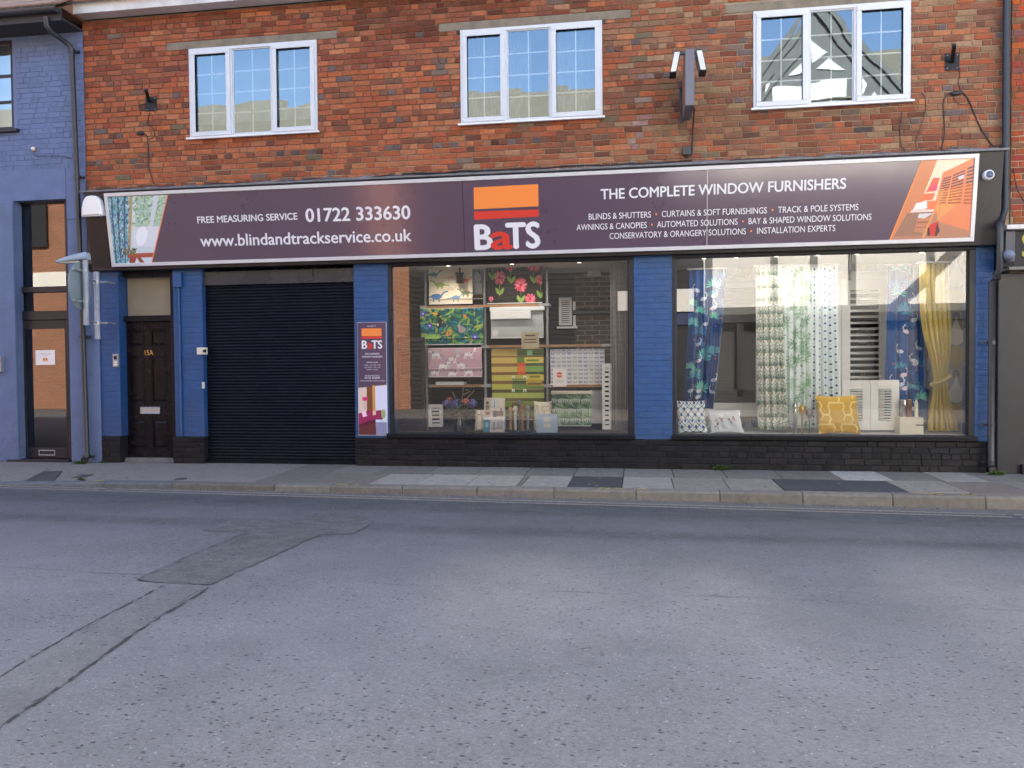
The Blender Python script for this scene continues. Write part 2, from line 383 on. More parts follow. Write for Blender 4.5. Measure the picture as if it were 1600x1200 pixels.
M['pipe'] = mat('black_downpipe_plastic', (.026, .028, .036), .38, var=.25, vscale=6)
M['cable'] = mat('black_cable', (.012, .011, .012), .5)
M['concrete'] = mat('old_concrete_lintel', (.20, .165, .125), .95, var=.35, vscale=7, bump=.5, bscale=60)
M['alu'] = mat('aluminium_white_trim', (.60, .585, .60), .35, metal=.15, var=.06)
M['chrome'] = mat('polished_metal', (.62, .62, .64), .18, metal=1)
M['steel'] = mat('galvanised_steel', (.38, .40, .43), .42, metal=.55, var=.2, vscale=18)
M['greypole'] = mat('grey_sign_pole_paint', (.34, .35, .40), .5, var=.2, vscale=12, dirt=.2)
M['lamp_grey'] = mat('grey_lantern_casting', (.30, .36, .43), .5, var=.12, vscale=8)
M['signback'] = mat('dull_sign_back', (.23, .28, .29), .5, var=.12, vscale=4)
M['brass'] = mat('brass', (.60, .40, .12), .3, metal=.9)
M['wood'] = mat('oiled_board', (.36, .19, .09), .6, var=.3, vscale=8, vsc3=(1, 1, 14))
M['woodpale'] = mat('turned_beech', (.42, .26, .14), .45, var=.2, vscale=10)
M['wooddark'] = mat('turned_walnut', (.16, .06, .03), .4, var=.2, vscale=10)
M['cream'] = mat('cream_paint', (.66, .62, .52), .5, var=.05)
M['print'] = mat('print', None, .45, attr=True)
M['gloss_print'] = mat('gloss_sign_print', None, .3, attr=True, coat=.25)
M['cloth'] = mat('printed_cloth', None, .9, attr=True, sheen=.2, bump=.15, bscale=400, spec=.2)
M['glass'] = glass_mat('window_glass', (.90, .93, .92), 5.0, wob=.14, refl=(.70, .86, 1.0))
M['shopglass'] = glass_mat('shop_window_glass', (.97, .98, .975), 2.7, wob=.012)
M['doorglass'] = glass_mat('door_glass', (.55, .55, .55), 1.9, wob=.02, mono=.03)
M['doorglass2'] = glass_mat('fanlight_glass', (.8, .8, .78), .35)
M['roomwall'] = mat('upstairs_room_plaster', (.42, .40, .38), .9)
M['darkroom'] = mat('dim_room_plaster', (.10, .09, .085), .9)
M['tile'] = mat('clay_roof_tile', (.20, .105, .065), .9, var=.4, vscale=3, bump=.8, bscale=14)
M['soffit'] = mat('soffit_timber', (.03, .03, .035), .7)
M['moss'] = mat('weed_leaf', (.07, .13, .025), .6, var=.4, vscale=30)
M['iron'] = mat('cast_iron_cover', (.075, .06, .06), .6, var=.4, vscale=40, bump=.6, bscale=90)
M['ltext'] = mat('white_vinyl_letter', (.72, .71, .76), .4)
M['red_vinyl'] = mat('red_vinyl', (.62, .035, .02), .4)
M['orange_vinyl'] = mat('orange_vinyl', (.85, .24, .045), .4)
M['paper'] = mat('white_paper', (.75, .74, .72), .8)

splash(M['pilaster_blue']); splash(M['peri'], .1, 1.0, .5); splash(M['blackpaint_brick'], .0, .4, .3); splash(M['shutter'], .0, .6, .12); splash(M['door_black'], .0, .4, .15)
# ---------------------------------------------------------------- ground, road, kerb, pavement
def zr(x): return -.102 - .0065*max(-8, min(7, x+1))
def asphalt(name, base, seam=True, pits=True, mott=0):
    m = bpy.data.materials.new(name); m.use_nodes = True; nt = m.node_tree; b = nt.nodes['Principled BSDF']; L = nt.links.new
    tc = N(nt, 'ShaderNodeTexCoord'); P = tc.outputs['Object']
    def noise(sc, det=4, rough=.6, scale3=None, dist=0):
        v = P
        if scale3:
            mp = N(nt, 'ShaderNodeMapping'); mp.inputs['Scale'].default_value = scale3; L(P, mp.inputs[0]); v = mp.outputs[0]
        n = N(nt, 'ShaderNodeTexNoise'); n.inputs['Scale'].default_value = sc; n.inputs['Detail'].default_value = det; n.inputs['Roughness'].default_value = rough; n.inputs['Distortion'].default_value = dist
        L(v, n.inputs['Vector']); return n.outputs[0]
    def rng(x, a, b_, c, d):
        r = N(nt, 'ShaderNodeMapRange'); r.inputs[1].default_value = a; r.inputs[2].default_value = b_; r.inputs[3].default_value = c; r.inputs[4].default_value = d; L(x, r.inputs[0]); return r.outputs[0]
    def math_(op, a, b_):
        n = N(nt, 'ShaderNodeMath', operation=op)
        for i, q in enumerate((a, b_)):
            if isinstance(q, (int, float)): n.inputs[i].default_value = q
            else: L(q, n.inputs[i])
        return n.outputs[0]
    val = rng(noise(.55, 5, .6), .3, .7, .86, 1.12)
    val = math_('MULTIPLY', val, rng(noise(3.5, 6, .7), .3, .7, .90, 1.09))
    if mott: val = math_('MULTIPLY', val, rng(noise(9, 7, .75, (.7, 1, 1), .6), .36, .62, 1-mott, 1+mott))
    # stones of the surface dressing
    vo = N(nt, 'ShaderNodeTexVoronoi'); vo.inputs['Scale'].default_value = 120; L(P, vo.inputs['Vector'])
    sep = N(nt, 'ShaderNodeSeparateColor'); L(vo.outputs['Color'], sep.inputs[0])
    val = math_('MULTIPLY', val, rng(sep.outputs[0], 0, 1, .87, 1.13))
    val = math_('MULTIPLY', val, rng(noise(42, 3, .7), .3, .7, .84, 1.16))
    white = rng(sep.outputs[1], .992, .997, 0, .35)
    height = math_('ADD', rng(vo.outputs['Distance'], 0, .6, 1, 0), noise(160, 2))
    if pits:
        # worn pits: short dashes lying along the road, thick only in patches
        mpv = N(nt, 'ShaderNodeMapping'); mpv.inputs['Scale'].default_value = (.62, 1.15, 1); nv = N(nt, 'ShaderNodeTexNoise'); nv.inputs['Scale'].default_value = 25; L(P, nv.inputs['Vector'])
        dv = N(nt, 'ShaderNodeVectorMath', operation='MULTIPLY_ADD'); L(nv.outputs['Color'], dv.inputs[0]); dv.inputs[1].default_value = (.03, .03, 0); L(P, dv.inputs[2]); L(dv.outputs[0], mpv.inputs[0])
        v2 = N(nt, 'ShaderNodeTexVoronoi'); v2.inputs['Scale'].default_value = 46; L(mpv.outputs[0], v2.inputs['Vector']); s2 = N(nt, 'ShaderNodeSeparateColor'); L(v2.outputs['Color'], s2.inputs[0])
        cl = noise(1.1, 4, .65, (.8, 1, 1)); sp0 = N(nt, 'ShaderNodeSeparateXYZ'); L(P, sp0.inputs[0])
        dens = math_('ADD', rng(cl, .38, .70, -.04, .30), rng(sp0.outputs[1], -4.0, -8.6, -.06, .20))
        on = rng(math_('SUBTRACT', math_('ADD', s2.outputs[0], dens), 1), -.01, .01, 0, 1)
        rad = math_('MULTIPLY', s2.outputs[1], .22)
        pit = math_('MULTIPLY', on, rng(math_('SUBTRACT', v2.outputs['Distance'], rad), .08, .22, 1, 0))
        val = math_('MULTIPLY', val, math_('SUBTRACT', 1, math_('MULTIPLY', pit, .70)))
        height = math_('SUBTRACT', height, math_('MULTIPLY', pit, 2.5))
    sp = N(nt, 'ShaderNodeSeparateXYZ'); L(P, sp.inputs[0])
    if seam:
        wobn = math_('MULTIPLY_ADD', noise(1.2, 3), 1) if False else noise(1.2, 5, .7)
        yy = math_('ADD', sp.outputs[1], math_('MULTIPLY', math_('SUBTRACT', wobn, .5), .22))
        def band(c, hw, soft, dark):
            d = math_('ABSOLUTE', math_('SUBTRACT', yy, c), 0)
            return rng(d, hw, hw+soft, dark, 0)
        brk = rng(noise(5, 5, .7), .35, .6, .35, 1)
        dk = math_('MULTIPLY', band(-3.78, .06, .20, .36), brk)
        dk = math_('MAXIMUM', dk, math_('MULTIPLY', band(-2.62, .22, .22, .30), rng(noise(7, 6, .75, (.5, 1, 1)), .4, .6, .25, 1)))
        dk = math_('MAXIMUM', dk, math_('MULTIPLY', band(-5.62, .004, .02, .4), rng(noise(2, 5, .7), .45, .6, 0, 1)))
        # trodden line of grit in the channel by the kerb
        grit = rng(yy, -2.32, -2.10, 0, .5)
        val = math_('MULTIPLY', val, math_('SUBTRACT', 1, dk))
        stain = rng(noise(.9, 7, .75, None, .5), .66, .74, 0, .4)
        val = math_('MULTIPLY', val, math_('SUBTRACT', 1, stain))
        # road darkens towards the kerb: shade of the building painted into its colour
        val = math_('MULTIPLY', val, rng(yy, -6.0, -2.4, 1.06, .70))
    col = N(nt, 'ShaderNodeVectorMath', operation='SCALE'); col.inputs[0].default_value = base; L(val, col.inputs['Scale'])
    mx = N(nt, 'ShaderNodeMix', data_type='RGBA'); L(white, mx.inputs[0]); L(col.outputs[0], mx.inputs[6]); mx.inputs[7].default_value = (.5, .5, .5, 1)
    out = mx.outputs[2]
    if seam:
        m2 = N(nt, 'ShaderNodeMix', data_type='RGBA'); L(math_('MULTIPLY', grit, rng(noise(30, 4, .7), .4, .6, .2, 1)), m2.inputs[0]); L(out, m2.inputs[6]); m2.inputs[7].default_value = (.20, .17, .145, 1); out = m2.outputs[2]
    L(out, b.inputs['Base Color']); b.inputs['Roughness'].default_value = .82; b.inputs['Specular IOR Level'].default_value = .35
    bp = N(nt, 'ShaderNodeBump'); bp.inputs['Strength'].default_value = .45; bp.inputs['Distance'].default_value = .006; L(height, bp.inputs['Height']); L(bp.outputs[0], b.inputs['Normal'])
    return m
g = MB(); g.quad((-200, -200, -.45), (200, -200, -.45), (200, 200, -.45), (-200, 200, -.45))
tag(g.build('ground', mat('earth', (.1, .09, .07), .95, var=.3)), kind='structure')
r = MB(); xs = [-45, -9, -7, -5, -3, -1, 1, 3, 6, 45]
for a, b in zip(xs[:-1], xs[1:]):
    r.quad((a, -11.7, zr(a)), (b, -11.7, zr(b)), (b, -1.86, zr(b)), (a, -1.86, zr(a)))
ROADM = asphalt('worn_asphalt', (.146, .139, .141))
tag(r.build('road', ROADM), kind='structure')
def road_poly(name, pts, dz, m):
    """sheet draped on the road through pixel points"""
    P2 = []
    for (px, py) in pts:
        q = gnd(px, py, -.1)
        for _ in range(3): q = gnd(px, py, zr(q.x)+dz)
        P2.append((q.x, q.y))
    rj = random.Random(len(P2)); Q2 = []
    for (ax, ay), (bx_, by_) in zip(P2, P2[1:]+P2[:1]):
        n = max(1, int(math.hypot(bx_-ax, by_-ay)/.045))
        for i in range(n):
            e = 0 if i == 0 else .012; Q2.append((ax+(bx_-ax)*i/n+rj.gauss(0, e), ay+(by_-ay)*i/n+rj.gauss(0, e)))
    b = MB(); b.add([(x, y, zr(x)+dz) for x, y in Q2], [tuple(range(len(Q2)))]); return tag(b.build(name, m), kind='structure'), P2
patch, _ = road_poly('road_patch', [(214, 905), (264, 911), (330, 913), (345, 905), (432, 866), (502, 835), (553, 834), (585, 815), (548, 803), (502, 800), (455, 812), (360, 811), (316, 829), (383, 832), (300, 866)][::-1],
                    .004, asphalt('patched_asphalt', (.110, .101, .097), seam=False, pits=True, mott=.22))
trench, _ = road_poly('road_trench', [(262, 911), (322, 914), (215, 985), (100, 1068), (-10, 1142), (-10, 1060), (120, 985)][::-1], .004, asphalt('trench_asphalt', (.140, .131, .129), seam=False, mott=.06))
def seam_strip(pts, w, m, dz=.008):
    P2 = []
    for (px, py) in pts:
        q = gnd(px, py, -.1)
        for _ in range(3): q = gnd(px, py, zr(q.x)+dz)
        P2.append(Vector((q.x, q.y, 0)))
    # resample with a ragged edge
    R_ = []
    for a, b in zip(P2[:-1], P2[1:]):
        n = max(2, int((b-a).length/.04))
        for i in range(n): R_.append(a.lerp(b, i/n))
    R_.append(P2[-1]); rnd = random.Random(len(pts)); vs = []; fs = []
    for i, p in enumerate(R_):
        t = (R_[min(i+1, len(R_)-1)]-R_[max(i-1, 0)]).normalized(); nn = Vector((-t.y, t.x, 0)); o = rnd.uniform(-.005, .005)
        ww = w*rnd.uniform(.15, 1.35)
        for sgn in (1, -1):
            q = p+nn*(ww*sgn*.5+o); vs.append((q.x, q.y, zr(q.x)+dz))
        if i and rnd.random() > .12: fs.append((2*i-2, 2*i-1, 2*i+1, 2*i))
    b = MB(); b.add(vs, fs); return tag(b.build('road_seam', m), kind='structure')
TAR = mat('tar_seam', (.035, .032, .034), .85, var=.5, vscale=30)
seam_strip([(262, 911), (120, 985), (0, 1056), (-20, 1066)], .013, TAR)
seam_strip([(330, 913), (318, 923), (215, 985), (100, 1068), (0, 1135), (-20, 1148)], .017, TAR)
seam_strip([(502, 835), (432, 866), (345, 906), (330, 913), (264, 911), (214, 905), (300, 866), (383, 832)], .007, TAR)
seam_strip([(553, 834), (585, 815), (548, 803)], .006, TAR)
YL = mat('faded_yellow_road_paint', (.27, .225, .185), .8, var=.6, vscale=26)
for y0 in (-2.13, -2.27):
    b = MB(); vs = []; fs = []; rnd = random.Random(5); n = 0; x = -30.0
    while x < 30:
        wd = .05
        i = len(vs); e = rnd.uniform(-.006, .006)
        yk = y0 - .022*max(-8, min(6, x+2)) - .0
        vs += [(x, yk-wd/2+e, zr(x)+.004), (x, yk+wd/2+e, zr(x)+.004)]
        if i and rnd.random() > .03: fs.append((i-2, i, i+1, i-1))
        x += .08
    b.add(vs, fs); tag(b.build('road_line', YL), kind='structure')
# kerb stones
KM = mat('granite_kerb', None, .85, attr=True, var=.28, vscale=14, bump=.4, bscale=90, dirt=.35)
kb = MB(); rnd = random.Random(3); x = -30.0; kxs = []
def kerb_y(x): return -1.90 - .012*max(0, x)
stops = [-8.62, -6.62, -5.70, -4.35, -3.64, -2.75, -1.85, -.95, -.02, .90, 1.78, 2.70, 3.62, 4.5]
kxs = [-30+i*.92 for i in range(24) if -30+i*.92 < -8.9] + stops + [5.4+.9*i for i in range(28)]
for a, b in zip(kxs[:-1], kxs[1:]):
    s = rnd.uniform(.8, 1.1); base = (.165, .145, .122) if a > -6.3 else (.13, .13, .14)
    kb.col = tuple(c*s for c in base)
    # dropped kerb at the blue door
    da = -.055*max(0, min(1, (-6.7-a)/1.3)); db = -.055*max(0, min(1, (-6.7-b)/1.3))
    ya, yb = kerb_y(a), kerb_y(b); A, B = a+.004, b-.004
    pr = lambda y, d, z0: [(y+.17, d), (y+.045, d), (y+.022, d-.006), (y+.006, d-.026), (y-.004, z0-.02), (y+.17, z0-.02)]
    pa, pb = pr(ya, da, zr(a)), pr(yb, db, zr(b)); n = len(pa)
    kb.add([(A, p[0], p[1]) for p in pa]+[(B, p[0], p[1]) for p in pb], [tuple(range(n)), tuple(range(2*n-1, n-1, -1))]+[(i, n+i, n+(i+1) % n, (i+1) % n) for i in range(n)])
    if (-7.2 < a < -6.3) or (-3.7 < a < -3.5) or (-.1 < a < 0) or (2.6 < a < 3.7):
        pass
tag(kb.build('kerb', KM, bevel=.004), kind='structure')
# remains of yellow loading marks on the kerb
lm = MB(); rnd = random.Random(8)
for px in (90, 115, 530, 551, 945, 968, 1000, 1430, 1476):
    q = gnd(px, 762, -.02); a = q.x
    for _ in range(16):
        cx = a+rnd.uniform(-.07, .07); cy = kerb_y(cx)+rnd.uniform(.05, .14); s = rnd.uniform(.008, .022)
        d = -.055*max(0, min(1, (-6.7-cx)/1.3))
        pts = [(cx+s*math.cos(t)*rnd.uniform(.6, 1.5), cy+s*math.sin(t)*.8*rnd.uniform(.6, 1.3), d+.0015) for t in [k*math.pi/4 for k in range(8)]]
        lm.add(pts, [tuple(range(8))])
tag(lm.build('kerb_marks', mat('flaking_yellow_paint', (.50, .36, .07), .8, var=.3)), kind='structure')
# pavement: slabs on a bed
def pav(name, base, sc=1):
    return mat(name, base, .9, var=.26, vscale=9*sc, bump=.45, bscale=130, dirt=.3)
pb = MB()
bed = [(-30, -.02), (30, .06)]
pb.box(-30, -4.72, -1.735, .35, -.35, -.09); pb.box(-4.7195, 30, -1.735, .35, -.35, -.022)
pb.mi = 1
# left: coarse patched asphalt / concrete footway
def left_edge(x): return -.055*max(0, min(1, (-6.7-x)/1.3))
xsl = [-30, -9.5, -8.4, -8, -7.6, -7.2, -6.7, -6.0, -5.2, -4.72]
for a, b in zip(xsl[:-1], xsl[1:]):
    pb.quad((a, -1.735, left_edge(a)-.001), (b, -1.735, left_edge(b)-.001), (b, -.7, .0), (a, -.7, .0)); pb.quad((a, -.7, 0), (b, -.7, 0), (b, .35, .0), (a, .35, .0))
pb.mi = 2; rnd = random.Random(12)
tones = dict(g=(0.173, 0.147, 0.126), l=(0.284, 0.250, 0.216), d=(.046, .043, .047), w=(0.378, 0.338, 0.297), m=(0.215, 0.183, 0.155), p=(0.184, 0.147, 0.122), o=(0.152, 0.129, 0.110))
front = [(-4.72, 'p'), (-4.3, 'g'), (-3.78, 'p'), (-3.32, 'l'), (-2.75, 'l'), (-2.05, 'l'), (-1.93, 'o'), (-1.33, 'l'), (-.81, 'd'), (-.18, 'l'), (.41, 'm'), (1.03, 'm'), (1.62, 'd'), (2.22, 'd'), (2.92, 'm'), (3.5, 'm'), (4.1, 'm')]
front = [(-4.72, 'p'), (-4.3, 'g'), (-3.78, 'p'), (-3.19, 'l'), (-2.62, 'l'), (-1.98, 'l'), (-1.36, 'o')]
front = [(-4.72, 'o'), (-4.25, 'o'), (-3.78, 'p'), (-3.22, 'l'), (-2.64, 'l'), (-2.02, 'l'), (-1.42, 'o'), (-1.36, 'l'), (-.81, 'd'), (-.18, 'l'), (.41, 'm'), (1.03, 'm'), (1.62, 'd'), (2.27, 'd'), (2.92, 'm'), (3.55, 'p'), (4.2, 'm')]
back = [(-4.72, 'o'), (-4.1, 'g'), (-3.45, 'o'), (-2.75, 'g'), (-2.1, 'g'), (-1.45, 'o'), (-.81, 'o'), (-.18, 'g'), (.45, 'g'), (1.1, 'o'), (1.77, 'o'), (2.46, 'w'), (3.04, 'o'), (3.6, 'l'), (4.1, 'g')]
def slabs(lst, y0, y1, xe):
    for (a, t), nxt in zip(lst, lst[1:]+[(xe, '')]):
        b = nxt[0]; s = rnd.uniform(.92, 1.08); pb.col = tuple(c*s for c in tones[t]); h = rnd.uniform(-.002, .003)
        j = .005; pb.box(a+j, b-j, y0+j, y1-j, -.02, h+.001)
slabs(front, -1.735, -.86, 4.8); slabs(back, -.86, .05, 4.8)
x = 4.8
while x < 28:
    for (y0, y1) in ((-1.735, -.86), (-.86, .3)):
        s = rnd.uniform(.9, 1.1); pb.col = tuple(c*s for c in tones['m' if rnd.random() < .6 else 'g']); pb.box(x+.005, x+.595, y0+.005, y1-.005, -.02, rnd.uniform(-.002, .002))
    x += .6
pb.col = None
tones = None
SLAB = mat('paving_slab', None, .9, attr=True, var=.30, vscale=12, bump=.4, bscale=140, dirt=.35)
tag(pb.build('pavement', [mat('joint_sand', (.06, .055, .05), .95), mat('patched_footway', (.225, .185, .165), .95, var=.30, vscale=26, bump=.7, bscale=110, dirt=.3), SLAB], bevel=.003, seg=1), kind='structure')
ob = MB(); ob.box(-45, 45, -13.6, -11.7, -.35, .02); tag(ob.build('pavement', mat('opposite_footway', (.11, .10, .095), .9, var=.2)), kind='structure')
gm = MB(); rr = random.Random(41)
for i in range(260):
    x = rr.uniform(-8.8, 4.8); y = rr.uniform(-1.68, -.12); s = rr.uniform(.008, .022); k = rr.random(); gm.col = (.30, .28, .26) if k < .25 else (.06, .055, .05)
    z = left_edge(x)*max(0, min(1, (-.7-y)/1.03))+.0042
    gm.add([(x+s*math.cos(a)*rr.uniform(.7, 1.2), y+s*math.sin(a)*rr.uniform(.7, 1.2), z) for a in [j*math.pi/4 for j in range(8)]], [tuple(range(8))])
tag(gm.build('gum_spots', mat('trodden_gum', None, .8, attr=True)), kind='stuff')
# covers let into the footway
def cover(pts, label):
    P2 = [gnd(px, py, .0) for px, py in pts]
    c = sum((p for p in P2), Vector())/len(P2)
    o = MB(); P3 = [(p.x, p.y) for p in P2]; zt = min(left_edge(p.x)*max(0, (-.7-p.y)/1.03) for p in P2)
    def zc(p): return left_edge(p[0])*max(0, min(1, (-.7-p[1])/1.03))
    o.slab(P3, lambda p: zc(p)-.01, lambda p: zc(p)+.004)
    cc = Vector((c.x, c.y, 0)); P4 = [((Vector((p[0], p[1], 0))-cc)*.86+cc) for p in P3]
    o.slab([(p.x, p.y) for p in P4], lambda p: zc(p)+.0045, lambda p: zc(p)+.008)
    return tag(o.build('utility_cover', M['iron'], org=(c.x, c.y, 0)), label, 'utility cover', 'iron covers in the footway')
cover([(30, 750), (82, 749), (98, 735), (68, 735)], 'largest rusty iron cover in the pavement in front of the narrow glazed door')
cover([(111, 744.5), (133, 744), (146, 739.8), (128, 740)], 'flat slim iron cover in the pavement near the foot of the round downpipe')
cover([(271.5, 750), (287, 750), (293, 747), (279, 747)], 'tiny square iron cover in the pavement in front of the panelled front door')
# ================================================================ the brick shop building
B = thing('brick_shop_building', (-2, 0, 0), 'long red brick shop building with black base, blue pilasters and three white upstairs windows', 'building')
XL = at(132, 200).x; XR = at(1579, 100).x           # party lines of the upper wall
ZF = 4.02                                            # top of the fascia box (flashing line)
Z_EAVE = at(400, 14, -.05).z+.05
W1 = rect((293.5, 76), (493, 62), (497, 206), (297.5, 218), -.03)
W2 = rect((718, 46), (939.5, 32), (942.5, 184), (720.5, 195), -.03)
W3 = rect((1177.5, 16), (1423, 1), (1424, 159), (1177, 171), -.03)
WINS = [W1, W2, W3]
LINT = [rect((258, 66), (526, 50), (526, 61), (258, 76), -.01), rect((684, 42), (976, 18), (976, 29), (690, 46), -.01), rect((1140, 8), (1440, -12), (1440, 0), (1140, 15), -.01)]
LINT = [(W1[0]-.36, W1[1]+.30, W1[3]+.004, W1[3]+.115), (W2[0]-.30, W2[1]+.38, W2[3]+.004, W2[3]+.12), (W3[0]-.36, W3[1]+.1, W3[3]+.004, W3[3]+.12)]
ZB = 3.0
holes = [(a, b, c, d) for (a, b, c, d) in WINS]
def brick_col(p, z, header, r):
    x = p[0] if isinstance(p, tuple) else p
    t = .78*min(1, max(0, (x+2.6)/3.0 + r.uniform(-.25, .25)))       # the right-hand end is browner and paler
    q = r.random()
    low = z < 4.25
    warm = [S(182, 100, 64), S(176, 92, 60), S(188, 110, 72), S(168, 88, 62), S(176, 104, 74), S(184, 118, 84), S(170, 96, 68)]
    dull = [S(150, 92, 72), S(158, 108, 84), S(140, 98, 82), S(168, 122, 96), S(150, 96, 78), S(164, 96, 70), S(160, 128, 104)]
    dark = [S(134, 78, 64), S(122, 78, 68), S(126, 90, 80), S(138, 84, 68)]
    grey = [S(112, 98, 104), S(126, 108, 104), S(122, 110, 92)]
    if header and q < .42 + (.15 if low else 0): c = r.choice(dark+grey[:1])
    elif q < .09: c = r.choice(dark)
    elif q < .135: c = r.choice(grey)
    elif r.random() < t: c = r.choice(dull)
    else: c = r.choice(warm)
    k = r.uniform(.76, 1.02)*.78
    g_ = .3*c[0]+.5*c[1]+.2*c[2]; c = tuple((v*.90+g_*.10)*f for v, f in zip(c, (1.16, 1.08, .94)))
    for (wa, wb_, wc, wd) in WINS:                   # soot washed down under the sills
        if wa-.1 < x < wb_+.1 and wc-.55 < z < wc and r.random() < .62*(1-(wc-z)/.6): k *= r.uniform(.62, .85)
    if z > 6.0 and -4.0 < x < -1.6 and r.random() < .65: k *= .55
    if z > 5.9 and r.random() < .3: k *= .75
    if z > 5.55 and x < -1.0 and r.random() < .6: c = r.choice([S(160, 92, 72), S(150, 80, 62), S(172, 104, 80)])   # repaired courses at the top
    if 1.0 < x < 2.2 and z < 4.75 and False: c = c
    d = abs(x-.02-(.12 if z < 4.4 else 0)); 
    if d < .30 and 3.95 < z < 5.3 and r.random() < .38*(1-d/.34): c = tuple(.55*a+.45*b for a, b in zip(c, S(190, 165, 165)))   # lime bloom
    if .25 < x < 1.35 and 4.35 < z < 5.35 and r.random() < .38: c = tuple(.65*a+.35*b for a, b in zip(c, S(146, 120, 84)))  # algae under the sign
    return tuple(min(.9, a*k) for a in c)
wb = MB(); wb.mi = 0
holed(wb, XL, XR, ZB, Z_EAVE, 0, holes, .14)
wb.mi = 1
bricks(wb, XL, XR, ZF-.10, Z_EAVE-.02, 0, [(a-.004, b+.004, c-.004, d+.004) for a, b, c, d in WINS+LINT], brick_col, proud=.012, j=.012)
wb.mi = 2                                            # the hidden shell: sides, back
wb.box(XL, XL+.2, .36, 9, -.3, Z_EAVE); wb.box(XR-.2, XR, .36, 9, -.3, Z_EAVE); wb.box(XL, XR, 9, 9.2, -.3, Z_EAVE)
wb.build('wall', [M['mortar'], M['brick'], M['darkroom']], B)
for l in LINT:
    m = MB(); m.box(l[0], l[1], -.012, .05, l[2], l[3]); m.build('lintel', M['concrete'], B, bevel=.006)
# roof and eaves
rb = MB(); rb.prism([(-.34, Z_EAVE+.23), (4.6, 9.7), (9.6, Z_EAVE+.23), (9.6, Z_EAVE+.13), (4.6, 9.58), (-.34, Z_EAVE+.13)], XL-.05, XR+.3)
rb.build('roof', M['tile'], B)
ev = MB(); zs = at(128, 33, -.02).z; ze = zs+.24
ev.box(XL-.06, XR+.2, -.26, -.235, zs+.0, ze); ev.box(XL-.06, XR+.2, -.235, -.0, zs+.02, zs+.045)
ev.build('eaves_board', M['white_worn'], B, bevel=.004)
gt = MB(); n = 9; gz = ze+.055; ring = [(-.335+.062*math.cos(math.pi+math.pi*k/n)+.0, gz+.062*math.sin(math.pi+math.pi*k/n)) for k in range(n+1)]
gt.prism(ring+[(-.335+.056, gz), (-.335-.056, gz)][:0], XL-.1, XR+.2)
for px in (232, 336):
    q = at(px, 6, -.33); gt.box(q.x-.015, q.x+.015, -.40, -.26, gz-.075, gz+.005)
gt.build('gutter', M['pipe'], B)

# upstairs windows
def bars(mb, x0, x1, z0, z1, y, nx=2, nz=4, t=.018):
    for i in range(1, nx):
        x = x0+(x1-x0)*i/nx; mb.box(x-t/2, x+t/2, y, y+.006, z0, z1)
    for k in range(1, nz):
        z = z0+(z1-z0)*k/nz; mb.box(x0, x1, y-.001, y+.005, z-t/2, z+t/2)
def upper_window(r, mull, opens):
    x0, x1, z0, z1 = r
    f = MB(); t = .045; f.frame(x0, x1, z0, z1, t, -.028, .045)
    xm = [x0+(x1-x0)*q for q in mull]
    for x in xm: f.box(x-.02, x+.02, -.028, .045, z0+t, z1-t)
    win = f.build('window', M['upvc'], B, bevel=.004)
    edges = [x0+t]+[v for x in xm for v in (x-.02, x+.02)]+[x1-t]
    gl = MB(); br = MB(); bk = MB()
    for i in range(3):
        a, b = edges[2*i], edges[2*i+1]
        tt = .052 if opens[i] else .016
        s = MB()
        if opens[i]: s.frame(a-.012, b+.012, z0+t-.012, z1-t+.012, tt+.012, -.046, -.0285)
        else: s.frame(a, b, z0+t, z1-t, tt, -.012, .02)
        s.build('sash' if opens[i] else 'fixed_light', M['upvc'], win, bevel=.006)
        ga, gb, gc, gd = a+tt, b-tt, z0+t+tt, z1-t-tt
        gl = MB(); k = random.Random(i+int(x0*10)).uniform(-.004, .004)
        gl.quad((ga, 0.002+k, gc), (gb, 0.002-k, gc), (gb, .002-k*.5, gd), (ga, .002+k*.5, gd)); gl.build('glass', M['glass'], win)
        bars(br, ga, gb, gc, gd, .012)
    br.build('glazing_bars', M['upvc'], win)
    sl = MB(); sl.box(x0-.035, x1+.035, -.075, -.0285, z0-.012, z0+.016); sl.build('sill', M['white'], win, bevel=.004)
    return win
wA = upper_window(W1, (.333, .655), (1, 0, 1)); wB = upper_window(W2, (.325, .645), (1, 0, 1)); wC = upper_window(W3, (.355, .655), (1, 0, 1))
# dim rooms upstairs
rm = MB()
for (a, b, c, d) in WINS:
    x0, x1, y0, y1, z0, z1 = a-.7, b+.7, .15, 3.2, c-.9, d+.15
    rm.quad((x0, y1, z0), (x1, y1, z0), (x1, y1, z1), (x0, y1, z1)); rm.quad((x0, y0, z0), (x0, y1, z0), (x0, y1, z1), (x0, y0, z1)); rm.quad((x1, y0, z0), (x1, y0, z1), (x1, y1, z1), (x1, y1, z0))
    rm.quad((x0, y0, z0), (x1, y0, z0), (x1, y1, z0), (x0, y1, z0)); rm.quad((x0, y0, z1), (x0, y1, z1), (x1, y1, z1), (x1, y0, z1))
rm.build('upstairs_room', M['darkroom'], B)
